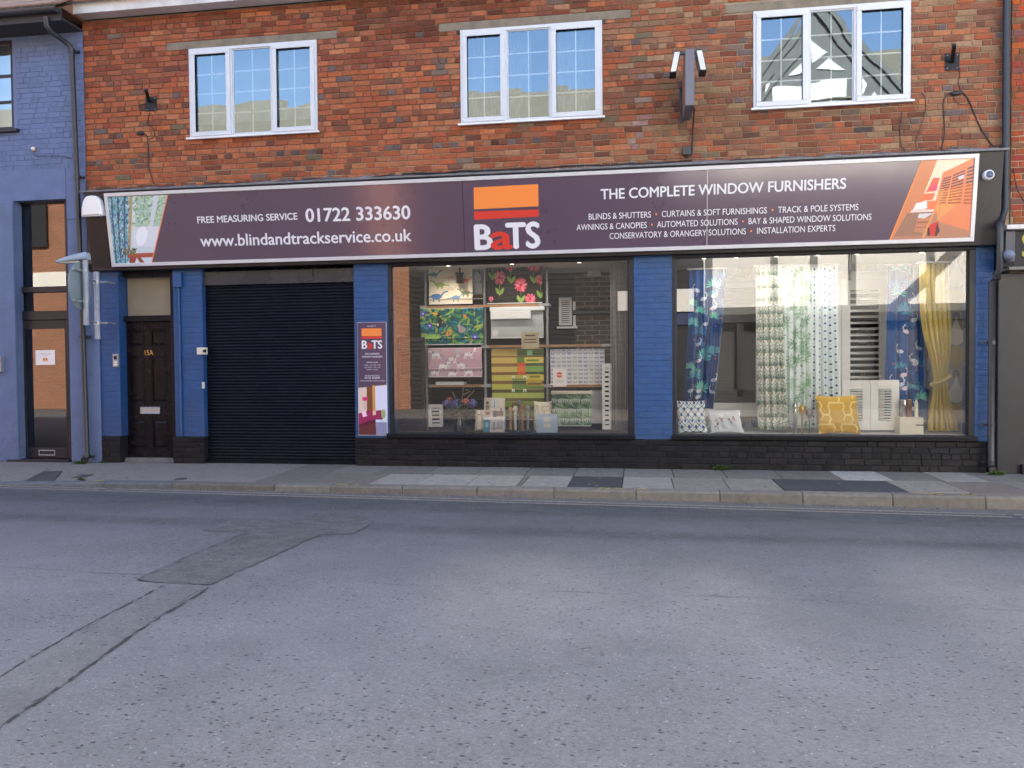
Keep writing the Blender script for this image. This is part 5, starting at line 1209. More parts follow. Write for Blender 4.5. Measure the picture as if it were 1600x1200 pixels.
# grit and leaf scraps in the channel along the kerb
b = MB(); rr = random.Random(77)
for i in range(1500):
    x = rr.uniform(-8.6, 5.2); y = kerb_y(x)-abs(rr.gauss(0, .05))-.006; z = zr(x)+.001; s_ = rr.uniform(.003, .011); k = rr.random()
    b.col = rr.choice([(.2, .17, .13), (.12, .10, .08), (.28, .25, .21), (.07, .06, .05)]) if k < .93 else (.20, .13, .05)
    if k > .93: s_ *= 1.8
    P = [(x+s_*math.cos(a)*rr.uniform(.6, 1.3), y+s_*math.sin(a)*rr.uniform(.6, 1.3), z) for a in (0, 1.5, 3.1, 4.6)]; b.add(P+[(x, y, z+s_*.7)], [(0, 1, 4), (1, 2, 4), (2, 3, 4), (3, 0, 4)])
for i in range(500):
    x = rr.uniform(-8.6, 4.6); y = -.05-abs(rr.gauss(0, .035)) if x > -3.95 else -.04-abs(rr.gauss(0, .03)); s_ = rr.uniform(.003, .009); z = .002; b.col = rr.choice([(.16, .13, .10), (.10, .085, .07), (.06, .08, .03)])
    P = [(x+s_*math.cos(a)*rr.uniform(.6, 1.3), y+s_*math.sin(a)*rr.uniform(.6, 1.3), z) for a in (0, 1.5, 3.1, 4.6)]; b.add(P+[(x, y, z+s_*.7)], [(0, 1, 4), (1, 2, 4), (2, 3, 4), (3, 0, 4)])
tag(b.build('gutter_grit', mat('grit', None, .95, attr=True)), kind='stuff')
# ================================================================ inside the display window
def shell(name, x0, x1, y0, y1, z0, z1, wallm, parent, floor=None, left=None, back=None):
    b = MB(); b.quad((x0, y1, z0), (x1, y1, z0), (x1, y1, z1), (x0, y1, z1)); b.build('back_wall', back or wallm, parent)
    b = MB(); b.quad((x0, y0, z0), (x0, y1, z0), (x0, y1, z1), (x0, y0, z1)); b.build('side_wall', left or wallm, parent)
    b = MB(); b.quad((x1, y0, z0), (x1, y0, z1), (x1, y1, z1), (x1, y1, z0)); b.build('side_wall', wallm, parent)
    b = MB(); b.quad((x0, y0, z0), (x1, y0, z0), (x1, y1, z0), (x0, y1, z0)); b.build('display_floor', floor or wallm, parent)
    b = MB(); b.quad((x0, y0, z1), (x0, y1, z1), (x1, y1, z1), (x1, y0, z1)); b.build('display_ceiling', M['white'] if floor else wallm, parent)
ZFL = zsill+.006
IW = mat('dark_interior_paint', (.012, .008, .009), .9, var=.2, spec=.1)
def brick_tex(name, c1, c2, mo, ms=.008):
    m = mat(name, c1, .85); nt = m.node_tree; bb = nt.nodes['Principled BSDF']; L = nt.links.new; tc = N(nt, 'ShaderNodeTexCoord'); sp = N(nt, 'ShaderNodeSeparateXYZ'); L(tc.outputs['Object'], sp.inputs[0]); cbn = N(nt, 'ShaderNodeCombineXYZ')
    ad = N(nt, 'ShaderNodeMath', operation='ADD'); L(sp.outputs[0], ad.inputs[0]); L(sp.outputs[1], ad.inputs[1]); L(ad.outputs[0], cbn.inputs[0]); L(sp.outputs[2], cbn.inputs[1])
    br = N(nt, 'ShaderNodeTexBrick'); L(cbn.outputs[0], br.inputs['Vector']); br.inputs['Scale'].default_value = 1; br.inputs['Brick Width'].default_value = .225; br.inputs['Row Height'].default_value = .075; br.inputs['Mortar Size'].default_value = ms
    br.inputs['Color1'].default_value = (*c1, 1); br.inputs['Color2'].default_value = (*c2, 1); br.inputs['Mortar'].default_value = (*mo, 1); L(br.outputs[0], bb.inputs['Base Color'])
    bp = N(nt, 'ShaderNodeBump'); bp.inputs['Strength'].default_value = .5; bp.inputs['Distance'].default_value = .006; bp.invert = True; L(br.outputs['Fac'], bp.inputs['Height']); L(bp.outputs[0], bb.inputs['Normal']); return m
M['inner_brick'] = brick_tex('orange_inner_brick', (.26, .10, .04), (.17, .06, .03), (.25, .17, .11))
M['dark_brick'] = brick_tex('dark_brown_brick', (.045, .027, .022), (.06, .036, .03), (.26, .22, .17))
FLR = mat('display_floor_board', (.16, .13, .11), .35, var=.2, vscale=3, vsc3=(1, 12, 1))
shell('display', s1x0-.0, s1x1+.35, .0935, 2.4, ZFL, zfb-.02, IW, B, FLR, left=M['inner_brick'])
# street reflection modelled as solid pieces: brown brick panel and dark boards, back right
yb = 1.5
b = MB(); x0, x1 = at(899, 480, yb).x, at(975, 480, yb).x; z0, z1 = at(920, 556, yb).z, zfb-.03; b.box(x0, x1, yb, yb+.1, z0, z1); b.build('reflected_brick_panel', M['dark_brick'], B)
b = MB(); x0b = at(857, 480, yb).x
nb = 12
for k in range(nb):
    za, zb_ = z0+(z1-z0)*k/nb, z0+(z1-z0)*(k+1)/nb; b.box(x0b, x0-.002, yb-.01, yb+.08, za+.004, zb_); 
b.build('reflected_board_panel', mat('navy_black_boards', (.010, .012, .022), .6, var=.2, spec=.15), B)
b = MB(); b.box(x0b-.3, x0-.003, yb+.12, yb+.14, ZFL, z0-.01); b.box(x0b+.0, x1, yb+.0, yb+.1, z0-.12, z0-.002); b.build('low_panel', mat('grey_brown_panel', (.06, .055, .05), .7, var=.3), B)
q = box_px(873, 465, 893, 508, yb-.1); LU = thing('reflected_louvre_unit', ((q[0]+q[1])/2, yb-.012, q[2]), 'small white louvred unit on dark boards, a reflection modelled in the left shop window', 'louvre')  # reflected outdoor unit, modelled as a solid inside the display
b = MB(); b.frame(q[0], q[1], q[2], q[3], .035, yb-.10, yb-.0105); b.build('frame', M['white'], LU, bevel=.004); b = MB()
for k in range(11): z = q[2]+.04+(q[3]-q[2]-.08)*(k+.5)/11; b.box(q[0]+.036, q[1]-.036, yb-.09, yb-.07, z-.010, z+.010)
b.build('slats', M['white'], LU); b = MB(); b.box(q[0]-.03, q[1]+.08, yb-.11, yb-.0105, q[2]-.05, q[2]-.02); b.box(q[1]+.02, q[1]+.06, yb-.08, yb-.0105, q[2]-.018, q[3]-.06); b.build('bracket', M['white'], LU)
b = MB(); b.tube([at(894, 489, yb-.06), at(953, 488, yb-.06)], .045, 10); tag(b.build('reflected_pipe', M['cable'], org=at(920, 488, yb-.06)), 'thick black pipe running right from the reflected louvred unit', 'pipe')
q = at(928, 422, yb-.06); b = MB(); b.add([(q.x-.11, yb-.1, q.z-.09), (q.x+.11, yb-.1, q.z-.09), (q.x+.05, yb-.1, q.z+.09), (q.x-.05, yb-.1, q.z+.09), (q.x-.13, yb-.001, q.z-.10), (q.x+.13, yb-.001, q.z-.10), (q.x+.06, yb-.001, q.z+.10), (q.x-.06, yb-.001, q.z+.10)], [(0, 1, 2, 3), (0, 4, 5, 1), (1, 5, 6, 2), (2, 6, 7, 3), (3, 7, 4, 0)])
AL2 = thing('alarm_box', (q.x, yb, q.z-.1), 'white triangular alarm box on dark brown brick, a reflection modelled in the left shop window', 'alarm box'); b.build('cover', M['white'], AL2, bevel=.008)  # this alarm box is a reflection too, modelled inside the display
b = MB(); b.lathe([(0, -.012), (.025, -.01), (.032, 0)], (q.x, yb-.1005, q.z+.01), 14, 'y'); b.build('lamp', mat('olive_lamp', (.2, .2, .06), .3), AL2)

# display rack of scaffold poles and boards
yr_ = .72
RK = thing('display_rack', (at(757, 670, yr_).x, yr_, ZFL), 'steel pole rack with wooden shelf boards holding the sample blinds', 'rack')
for (pa, pb_, py1) in ((666, 666, 400), (758, 760, 400), (855, 855, 400)):
    x = at(pa, 540, yr_).x; b = MB(); b.tube([(x, yr_, ZFL), (x, yr_, zfb-.03)], .024, 12); b.build('pole', M['steel'], RK)
for (xa, xb, py, ca, cb) in ((656, 858, 478, 8, 14), (752, 954, 540.5, 10, 12), (667, 766, 603, 6, 12), (850, 942, 603, 10, 2)):
    A, C = at(xa, py, yr_-.10), at(xb, py, yr_-.10); z = (A.z+C.z)/2; b = MB(); b.box(A.x, C.x, yr_-.10, yr_+.16, z-.018, z+.018); sh_ = b.build('shelf', M['wood'], RK, bevel=.003)
    for (u, v) in ((A.x-.002, A.x+ca*.0105), (C.x-cb*.0105, C.x+.002)):
        b = MB(); b.box(u, v, yr_-.103, yr_+.163, z-.0205, z+.0205); b.build('end_cap', M['steel'], sh_, bevel=.003)

def blind(px, y, cv, label, hems=(), rail=None, railc=None, name='roman_blind', bulge=.012, group=None, cat='blind'):
    q = box_px(*px, y); x0, x1, z0, z1 = q; t = thing(name, ((x0+x1)/2, y, z0), label, cat, group)
    def fn(U, V):
        yy = y+0*U
        for h in hems: yy = yy - bulge*np.exp(-((V-h-.03)/.03)**2)
        yy = yy - .004*np.sin(V*9+U*2)
        return x0+(x1-x0)*U+.003*np.sin(V*6), yy, z0+(z1-z0)*V
    fb_ = cv.sheet('fabric', fn, M['cloth'], t)
    b = MB(); b.box(x0+.005, x1-.005, y+.006, y+.03, z1-.03, z1+.006); b.build('headrail', M['white'], t)
    if rail:
        b = MB(); b.box(x0-.01, x1+.02, y-.05, y+.03, z1-.0, z1+rail); b.build('cassette', railc or M['white'], t, bevel=.01)
    b = MB(); b.box(x0, x1, y-.008, y+.008, z0-.012, z0-.0005); b.build('bottom_bar', M['white'], t, bevel=.003)
    return t, q
RB_ = 'sample blinds in the left shop window'
rr = random.Random(21)
# dinosaur print
c = Cv(1.0, .95, 110, 100, S(226, 214, 190))
def dino(x, y, s, col, flip=1):
    c.ell(x, y, .10*s, .045*s, col); c.line([(x+.07*s*flip, y), (x+.14*s*flip, y+.07*s), (x+.19*s*flip, y+.08*s)], .025*s, col); c.line([(x-.08*s*flip, y), (x-.2*s*flip, y-.02*s)], .025*s, col)
    for d in (-.05, .05): c.line([(x+d*s, y), (x+d*s, y-.08*s)], .024*s, col)
dino(.12, .62, 1.0, S(70, 120, 140)); dino(.25, .40, 1.1, S(150, 170, 90), -1); dino(.17, .15, 1.3, S(70, 110, 160)); dino(.84, .48, .8, S(220, 110, 50)); dino(.84, .22, 1.0, S(110, 120, 90), -1); dino(.5, .55, .8, S(215, 190, 160)); dino(.62, .12, 1.0, S(110, 140, 170)); dino(.5, .3, .9, S(205, 185, 165)); dino(.7, .8, .8, S(170, 180, 170))
c.rect(0, 1, .075, .09, S(190, 178, 150)); c.noise(.03)
blind((670, 404, 738, 474), .60, c, 'cream roman blind printed with small dinosaurs, top left of the rack', (.08,), group=RB_)
c = Cv(.3, .8, 30, 60, S(150, 150, 155)); c.ell(.14, .42, .09, .12, S(190, 195, 200)); c.rect(.05, .25, .1, .3, S(200, 200, 205)); c.line([(.05, .8), (.2, .5)], .05, S(110, 120, 135)); c.rect(0, .3, 0, .08, S(90, 60, 50))
blind((739, 404, 755, 466), .80, c, 'narrow grey patterned blind sample beside the dinosaur blind', group=RB_)
# flowers on black
c = Cv(1.4, 1.0, 150, 110, S(40, 36, 34))
for (x, y, s) in ((.32, .58, .17), (.62, .85, .16), (.86, .40, .18), (1.2, .84, .18), (1.36, .5, .12), (1.1, .08, .14), (.15, .93, .13), (.1, .1, .06)):
    c.line([(x, y), (x-.01, y-.42)], .012, S(120, 150, 80))
    for k in (-1, 1): c.leaf(x, y-.40, .2, .04, math.pi/2-k*.55, S(140, 170, 80))
    for k in range(70):
        a = rr.uniform(0, 6.28); c.leaf(x+math.cos(a)*s*.15, y+math.sin(a)*s*.12, s*rr.uniform(.55, .9), .018, a, rr.choice([S(210, 70, 100), S(232, 110, 130), S(190, 50, 90), S(240, 140, 150)]))
    c.ell(x, y, s*.2, s*.16, S(150, 40, 70))
blind((761, 404, 847, 473), .62, c, 'black roman blind with large pink flowers, top right of the rack', group=RB_)
# jungle
c = Cv(1.5, .95, 160, 110, S(22, 84, 92))
for _ in range(260): c.leaf(rr.uniform(-.1, 1.5), rr.uniform(-.05, .95), rr.uniform(.1, .26), rr.uniform(.012, .032), rr.uniform(-.4, 3.5), rr.choice([S(70, 130, 60), S(140, 170, 70), S(30, 110, 120), S(40, 140, 160), S(90, 150, 80), S(20, 60, 80), S(170, 180, 80)]))
for x in (.1, .18, .3, .36): 
    for k in range(7): c.leaf(x, .1, .2, .014, .7+k*.28, S(150, 190, 100))
for (x, y) in ((.07, .82), (.22, .5), (1.3, .18)):
    for k in range(6): c.ell(x+.05*math.cos(k*1.05), y+.05*math.sin(k*1.05), .04, .03, S(90, 90, 180), k*1.05)
    c.ell(x, y, .02, .02, S(230, 220, 240))
c.ell(.46, .56, .055, .16, S(48, 34, 40), -.2); c.ell(.44, .78, .05, .05, S(40, 30, 34)); c.leaf(.44, .80, .18, .03, 2.9, S(225, 170, 50)); c.ell(.42, .52, .02, .04, S(235, 230, 225)); c.ell(.99, .38, .09, .085, S(160, 150, 150)); c.ell(.93, .47, .04, .045, S(175, 165, 165)); c.leaf(.68, .22, .2, .03, 1.2, S(220, 140, 50)); c.leaf(.66, .2, .16, .025, 1.9, S(225, 150, 60)); c.leaf(1.12, .68, .14, .035, 2.2, S(210, 130, 50))
c.rect(0, 1.5, .125, .14, S(10, 40, 46)); c.noise(.05)
blind((657, 482, 755, 537.5), .60, c, 'teal roman blind printed with jungle leaves, a toucan and a monkey', (.13,), group=RB_)
# grey roller
c = Cv(1, .6, 70, 50, S(168, 172, 172)); c.rect(.02, .14, .02, .16, S(205, 205, 200)); c.noise(.03)
t, q = blind((767, 486, 849, 527), .62, c, 'plain grey roller blind with white cassette in the middle of the rack', rail=.06, railc=M['white'], name='roller_blind', group=RB_)
b = MB(); b.box(q[0]+.005, q[0]+(q[1]-q[0])*.77, .56, .60, q[3]-.12, q[3]-.002); b.build('valance', M['white'], t, bevel=.008)
# unicorns on pink
c = Cv(1.3, .75, 140, 90, S(206, 170, 184))
def uni(x, y, s, f=1):
    W_ = S(238, 234, 238); c.ell(x, y, .11*s, .05*s, W_); c.line([(x+.09*s*f, y+.02*s), (x+.14*s*f, y+.10*s), (x+.19*s*f, y+.085*s)], .035*s, W_); c.line([(x+.15*s*f, y+.12*s), (x+.17*s*f, y+.18*s)], .012*s, S(220, 190, 120))
    for d in (-.08, -.05, .05, .08): c.line([(x+d*s, y), (x+d*1.3*s, y-.12*s)], .02*s, W_)
    c.line([(x-.1*s*f, y+.01*s), (x-.18*s*f, y-.05*s)], .03*s, S(160, 160, 190)); c.line([(x+.1*s*f, y+.07*s), (x+.06*s*f, y+.03*s)], .03*s, S(120, 120, 150))
for (x, y) in ((.2, .58), (.58, .46), (.98, .58), (.15, .1), (.58, .07), (.98, .12), (.35, .28), (.8, .3)): uni(x, y, .95, rr.choice((1, 1, -1)))
for (x, y) in ((.18, .68), (.72, .66), (.5, .27)): c.ell(x, y, .05, .06, S(180, 196, 196))
for _ in range(40): x, y = rr.uniform(0, 1.3), rr.uniform(0, .75); c.line([(x, y), (x, y+.05)], .008, S(186, 140, 160))
c.rect(0, 1.3, .19, .205, S(120, 92, 104)); c.noise(.03)
blind((669, 544, 753, 588), .60, c, 'pink roman blind printed with white unicorns, left side of the rack', (.22,), group=RB_)
# yellow and green banded sample board
c = Cv(210/210, 125/210, 160, 140, S(176, 158, 84)); zx = lambda x: (x-905)/610; zy = lambda y: (690-40-(y))/1000
Yb = .86
c = Cv(.62, .86, 120, 170, S(190, 165, 90)); K = lambda x, y: ((x-905)/985, (890-y)/985)
def R(x0, x1, y0, y1, col, al=1): a, bb = K(x0, y1), K(x1, y0); c.rect(a[0], bb[0], a[1], bb[1], col, al)
for (y0, y1, col) in ((45, 130, S(188, 160, 92)), (130, 145, S(120, 84, 50)), (145, 215, S(206, 178, 100)), (215, 255, S(140, 100, 60)), (255, 320, S(206, 184, 100)), (320, 355, S(130, 88, 52)), (355, 425, S(196, 184, 88)), (425, 465, S(128, 92, 50)), (465, 530, S(186, 184, 84)), (530, 572, S(88, 84, 44)), (572, 635, S(176, 182, 96)), (635, 672, S(96, 90, 56)), (672, 740, S(128, 146, 66)), (740, 780, S(74, 80, 44)), (780, 850, S(112, 134, 62)), (850, 890, S(60, 66, 50))): R(905, 1520, y0, y1, col)
R(1205, 1520, 50, 130, S(98, 112, 58)); R(1205, 1520, 95, 112, S(70, 80, 46)); R(1325, 1385, 58, 120, S(150, 200, 150)); R(1205, 1300, 145, 210, S(100, 136, 52)); R(1295, 1475, 150, 210, S(206, 196, 90)); R(1315, 1460, 172, 198, S(110, 124, 50)); R(1210, 1305, 212, 350, S(206, 84, 40)); R(1215, 1300, 250, 320, S(226, 120, 60)); R(1310, 1520, 215, 245, S(54, 84, 70)); R(1310, 1520, 250, 310, S(120, 160, 84)); R(1310, 1520, 318, 345, S(54, 84, 66)); R(1320, 1490, 352, 400, S(204, 190, 70)); R(1350, 1470, 365, 392, S(118, 120, 54)); R(1310, 1490, 410, 490, S(190, 158, 66)); R(1330, 1480, 450, 475, S(110, 96, 46)); R(1145, 1310, 395, 420, S(120, 140, 84)); R(1150, 1305, 425, 460, S(60, 84, 50)); R(1145, 1320, 465, 528, S(116, 140, 74)); R(1310, 1520, 490, 525, S(100, 134, 70)); R(1145, 1320, 532, 568, S(70, 96, 50))
for (x, y) in ((1158, 382), (1295, 385), (1153, 545), (1290, 545)): R(x-16, x+16, y-18, y+18, S(236, 236, 226)); R(x-6, x+6, y-2, y+18, S(90, 110, 60))
blind((768.5, 545, 850, 655), .66, c, 'yellow and green banded blind with colour swatches behind the turned finials', name='banded_blind', bulge=0, group=RB_)
# retro leaves
c = Cv(1.15, .8, 170, 120, S(206, 206, 216))
for i in range(10):
    x = .06+i*.115; cl = [S(124, 130, 160), S(168, 168, 136), S(140, 138, 146)][i % 3]
    for k in range(9):
        y = .02+k*.095
        if (i+k) % 5 == 0: c.ell(x, y+.02, .03, .03, S(112, 120, 160), ring=.4); c.ell(x, y+.02, .012, .012, S(190, 170, 90))
        for sg_ in (-1, 1): c.leaf(x, y, .058, .016, math.pi/2-sg_*.95, cl)
c.noise(.02)
blind((860, 546, 945, 599.5), .66, c, 'pale roman blind with rows of small retro leaves, right side of the rack', group=RB_)
# palm
c = Cv(1.0, .95, 110, 110, S(196, 208, 200))
for i in range(4):
    for k in range(4):
        x, y = .02+i*.3+(k % 2)*.12, -.1+k*.3
        for a in np.linspace(.25, 2.9, 13): c.leaf(x, y, .30, .017, a, rr.choice([S(92, 128, 104), S(126, 158, 120), S(70, 104, 96), S(150, 176, 140)]))
        c.line([(x, y-.2), (x, y+.1)], .014, S(86, 112, 84))
blind((862.5, 616, 924, 664.5), .45, c, 'light green roman blind with palm fronds standing on the display floor', rail=.05, railc=M['cream'], group=RB_)
c = Cv(.3, .7, 20, 30, S(206, 208, 214)); blind((921, 610, 941, 660), .75, c, 'plain white blind behind the palm frond blind', group=RB_)
# string curtain at the right
q = box_px(955, 402, 986, 673, .5); b = MB(); rr2 = random.Random(3)
for k in range(26):
    x = q[0]+(q[1]-q[0])*k/25+rr2.uniform(-.003, .003); y = .35+.05*math.sin(k*.9); b.tube([(x, y, ZFL+.02), (x+rr2.uniform(-.004, .004), y, (ZFL+q[3])/2), (x, y, zfb-.03)], .0045, 5)
tag(b.build('string_curtain', mat('grey_string', (.30, .29, .30), .8), org=(q[0], .35, ZFL)), 'curtain of thin grey vertical strings at the right side of the left shop window', 'curtain')
# tall narrow white shutter, right
def shutter(px, y, panels, nslat, label, m, name='window_shutter', gap=.7, depth=.03, tilt=.010, stile=.035, backing=None, rail=.05):
    x0, x1, z0, z1 = box_px(*px, y); t = thing(name, ((x0+x1)/2, y, z0), label, 'shutter')
    b = MB(); 
    n = panels; w_ = (x1-x0)/n
    for i in range(n):
        a, bb = x0+w_*i+.002, x0+w_*(i+1)-.002
        b.box(a, a+stile, y, y+depth, z0, z1); b.box(bb-stile, bb, y, y+depth, z0, z1); b.box(a+stile, bb-stile, y, y+depth, z0, z0+rail); b.box(a+stile, bb-stile, y, y+depth, z1-rail, z1)
    fr_ = b.build('frame', m, t, bevel=.003)
    for i in range(n):
        a, bb = x0+w_*i+.002+stile, x0+w_*(i+1)-.002-stile
        sl = MB(); p = (z1-z0-2*rail)/nslat
        for k in range(nslat):
            zc_ = z0+rail+p*(k+.5); h = p*gap*.5
            sl.add([(a, y+.002, zc_-h), (bb, y+.002, zc_-h), (bb, y+.006, zc_-h+.004), (bb, y+depth, zc_+h*.4), (a, y+depth, zc_+h*.4), (a, y+.006, zc_-h+.004)][:0] or
                   [(a, y+.003, zc_-h), (bb, y+.003, zc_-h), (bb, y+depth-.003, zc_+h), (a, y+depth-.003, zc_+h), (a, y+.003, zc_-h+tilt), (bb, y+.003, zc_-h+tilt), (bb, y+depth-.003, zc_+h+tilt), (a, y+depth-.003, zc_+h+tilt)],
                   [(0, 3, 2, 1), (4, 5, 6, 7), (0, 1, 5, 4), (1, 2, 6, 5), (2, 3, 7, 6), (3, 0, 4, 7)])
        sl.build('slats', m, t)
    return t
shutter((940.5, 568, 956, 671), .38, 1, 12, 'tall narrow white shutter panel with open slats beside the string curtain', M['white'], gap=.45, stile=.04, rail=.06)
shutter((620, 527, 664.5, 672), .40, 1, 20, 'tall dark brown shutter panel at the left side of the left shop window', mat('espresso_shutter', (.028, .022, .024), .4, var=.2), gap=.8, stile=.05, rail=.07)
t = shutter((669, 632, 692, 667), .30, 1, 4, 'small white shutter sample with four wide openings left of the flower vase', M['white'], gap=.35, stile=.05, rail=.05)
q = box_px(681, 596.5, 726, 602, .64); b = MB(); b.box(q[0], q[1], .62, .80, q[2]-.006, q[3]); tag(b.build('slim_box', M['white'], bevel=.006, org=((q[0]+q[1])/2, .7, q[2])), 'slim white box lying on the lower left shelf board', 'box')
# papers on the glass
q = box_px(965, 455, 983, 485.5, .05); b = MB(); b.box(q[0], q[1], .034, .0365, q[2], q[3]); tag(b.build('paper_notice', M['paper'], org=((q[0]+q[1])/2, .035, q[2])), 'blank white notice on the glass at the right edge of the left shop window', 'notice')
q = box_px(864, 576, 885.5, 604, .05); PN = thing('paper_notice', ((q[0]+q[1])/2, .035, q[2]), 'white sticker with a round red mark on the glass over the retro leaf blind', 'notice')
c = Cv(1, 1.3, 50, 66, S(226, 222, 222)); c.ell(.48, .85, .22, .2, S(214, 80, 70)); c.rect(.22, .74, .82, .88, S(236, 220, 220)); c.rect(.2, .78, .4, .45, S(190, 186, 188)); c.rect(.25, .72, .3, .34, S(200, 196, 198))
c.sheet('sheet', flat(q[0], q[1], q[2], q[3], .034), M['print'], PN, smooth=False)
q = box_px(815, 518.5, 842.5, 545, .05); PN = thing('paper_notice', ((q[0]+q[1])/2, .035, q[2]), 'cream notice with dark lines of print on the glass below the grey roller blind', 'notice')
c = Cv(1, 1, 60, 60, S(196, 184, 158)); 
for y, a, bb in ((.78, .22, .78), (.55, .15, .85), (.38, .12, .88)): c.rect(a, bb, y-.04, y+.04, S(96, 82, 70))
c.sheet('sheet', flat(q[0], q[1], q[2], q[3], .034), M['print'], PN, smooth=False)

# cushions
def cushion(px, y, cv, label, lean=.10, puff=.07, skew=0, back=(.5, .5, .48)):
    x0, x1, z0, z1 = box_px(*px, y); t = thing('cushion', ((x0+x1)/2, y, ZFL), label, 'cushion')
    z0 = ZFL+.004
    def fn(sgn):
        def f(U, V):
            u, v = 2*U-1, 2*V-1; e = ((1-u**4)*(1-v**4))
            x = (x0+x1)/2+(x1-x0)/2*u*(1-.07*(1-v*v))+skew*(V-.5)+.004*np.sin(V*17); z = (z0+z1)/2+(z1-z0)/2*v*(1-.07*(1-u*u))
            wr = .006*np.sin(u*9+v*4)*e*(1 if sgn < 0 else 0)
            return x, y+lean*V+sgn*puff*np.sqrt(np.clip(e, 0, 1))+wr, np.maximum(z, ZFL+.002)
        return f
    cv.sheet('front', fn(-1), M['cloth'], t); c2 = Cv(1, 1, 16, 16, back); c2.sheet('back', fn(1), M['cloth'], t); return t
def speck(seed):
    r_ = random.Random(seed); c = Cv(1, 1, 60, 60, S(222, 214, 198))
    for _ in range(150): c.ell(r_.random(), r_.random(), r_.uniform(.012, .03), r_.uniform(.01, .02), r_.choice([S(70, 66, 70), S(130, 120, 100), S(190, 170, 120)]), r_.uniform(0, 3))
    return c
cushion((741, 640, 760, 671), .40, speck(1), 'cream speckled cushion half hidden behind the brochure left of the finials', .08, .04)
cushion((833, 627, 862, 669), .42, speck(2), 'pale speckled cushion standing behind the light blue box sign', .08, .05)
# brochure stand
q = box_px(755, 622, 787.5, 671, .26); z0 = ZFL+.002; BR_ = thing('brochure_stand', ((q[0]+q[1])/2, .28, z0), 'brochure stand showing room photographs and a blue corner left of the finials', 'brochure')
c = Cv(.65, 1, 70, 110, S(206, 196, 186)); r_ = random.Random(5)
c.rect(.02, .2, .45, .98, S(190, 180, 172)); c.rect(.26, .4, .7, .96, S(200, 214, 236)); c.rect(.31, .33, .7, .96, S(140, 130, 120)); c.rect(.42, .63, .55, .98, S(216, 204, 196)); c.ell(.1, .85, .05, .05, S(90, 76, 70)); c.rect(.05, .16, .65, .78, S(120, 106, 100)); c.rect(.05, .18, .5, .58, S(160, 70, 84)); c.rect(.28, .62, .46, .62, S(130, 110, 100)); c.rect(.3, .4, .38, .62, S(90, 90, 96)); c.rect(.5, .56, .52, .7, S(110, 100, 90)); c.rect(0, .65, .36, .44, S(234, 232, 234))
c.rect(0, .2, 0, .35, S(52, 128, 166)); c.rect(.05, .15, .14, .28, S(140, 190, 214)); c.rect(.2, .65, 0, .35, S(198, 188, 190)); c.rect(.3, .36, .05, .3, S(120, 130, 156)); c.rect(.42, .62, .08, .32, S(150, 160, 170)); c.rect(.22, .6, .1, .13, S(140, 120, 130))
c.sheet('pages', lambda U, V: (q[0]+(q[1]-q[0])*U, .26+.10*V, z0+(q[3]-z0)*V), M['print'], BR_, smooth=False)
b = MB(); b.add([(q[0], .264, z0), (q[1], .264, z0), (q[1], .364, q[3]), (q[0], .364, q[3]), (q[0], .40, z0), (q[1], .40, z0)], [(0, 1, 2, 3), (3, 2, 5, 4), (0, 3, 4), (1, 5, 2)]); b.build('easel', M['paper'], BR_)
# light blue box sign
q = box_px(838, 647, 871, 671.5, .20); z0 = ZFL+.002; BX = thing('box_sign', ((q[0]+q[1])/2, .2, z0), 'light blue box sign with two small framed labels in front of the speckled cushion', 'sign')
b = MB(); b.box(q[0], q[1], .20, .26, z0, q[3]); b.build('box', mat('light_blue_card', (.42, .56, .74), .6), BX, bevel=.003)
b = MB(); ww = q[1]-q[0]; hh = q[3]-z0
for v in (.58, .28): b.box(q[0]+ww*.34, q[0]+ww*.66, .1965, .1995, z0+hh*v, z0+hh*(v+.22))
b.build('labels', M['white'], BX)
# tray and finials
q = box_px(790, 664, 834, 671, .34); cx = (q[0]+q[1])/2; yt = .36; b = MB(); rx = (q[1]-q[0])/2; b.lathe([(0, .004), (rx*.9, .004), (rx, .02), (rx*1.0, .045), (rx*.96, .045), (rx*.93, .02), (0, .018)], (cx, yt, ZFL-.003), 36); tag(b.build('tray', mat('dark_blue_tray', (.04, .055, .08), .35), org=(cx, yt, ZFL)), 'round dark tray holding the turned wooden curtain pole finials', 'tray')
def finial(px, pyt, y, m, label, s=1.0, kind='ball'):
    q = at(px, pyt, y); x = q.x; z0 = ZFL+.016; h = q.z-z0; r = .020*s
    if kind == 'ball': pr_ = [(r*.9, 0), (r, .01), (r*.9, h*.15), (r*.82, h*.6), (r*.95, h*.66), (r*1.3, h*.68), (r*1.3, h*.70), (r*.8, h*.72), (r*.7, h*.745)]+[(r*1.75*math.sin(a), h*.745+(h*.1275)*(1-math.cos(a))) for a in np.linspace(.4, math.pi, 10)]
    elif kind == 'urn': pr_ = [(r, 0), (r, h*.62), (r*1.35, h*.65), (r*1.35, h*.68), (r*.9, h*.7), (r*1.6, h*.8), (r*1.3, h*.9), (r*.5, h*.95), (r*.3, h*.97), (0, h)]
    else: pr_ = [(r*1.2, 0), (r*1.2, h*.8), (r*1.5, h*.82), (r*1.5, h*.97), (0, h)]
    b = MB(); b.lathe(pr_, (x, y, z0), 18); tag(b.build('finial', m, org=(x, y, z0)), label, 'finial', 'turned finials on the dark tray')
finial(797.5, 636, .33, M['woodpale'], 'pale beech finial with a ball end, first from the left on the tray', 1.0)
finial(805, 634, .27, M['cream'], 'white painted finial with a large ball end at the front of the tray', 1.1)
finial(803.5, 628, .42, M['wooddark'], 'reddish flat topped finial standing behind the white finial', 1.15, 'cap')
finial(816, 629.5, .32, mat('amber_finial', (.34, .17, .06), .4), 'amber wood finial with an urn end near the middle of the tray', 1.15, 'urn')
finial(812, 624.5, .44, mat('slate_finial', (.13, .14, .16), .4), 'slate grey ball finial rising behind the amber finial', 1.1)
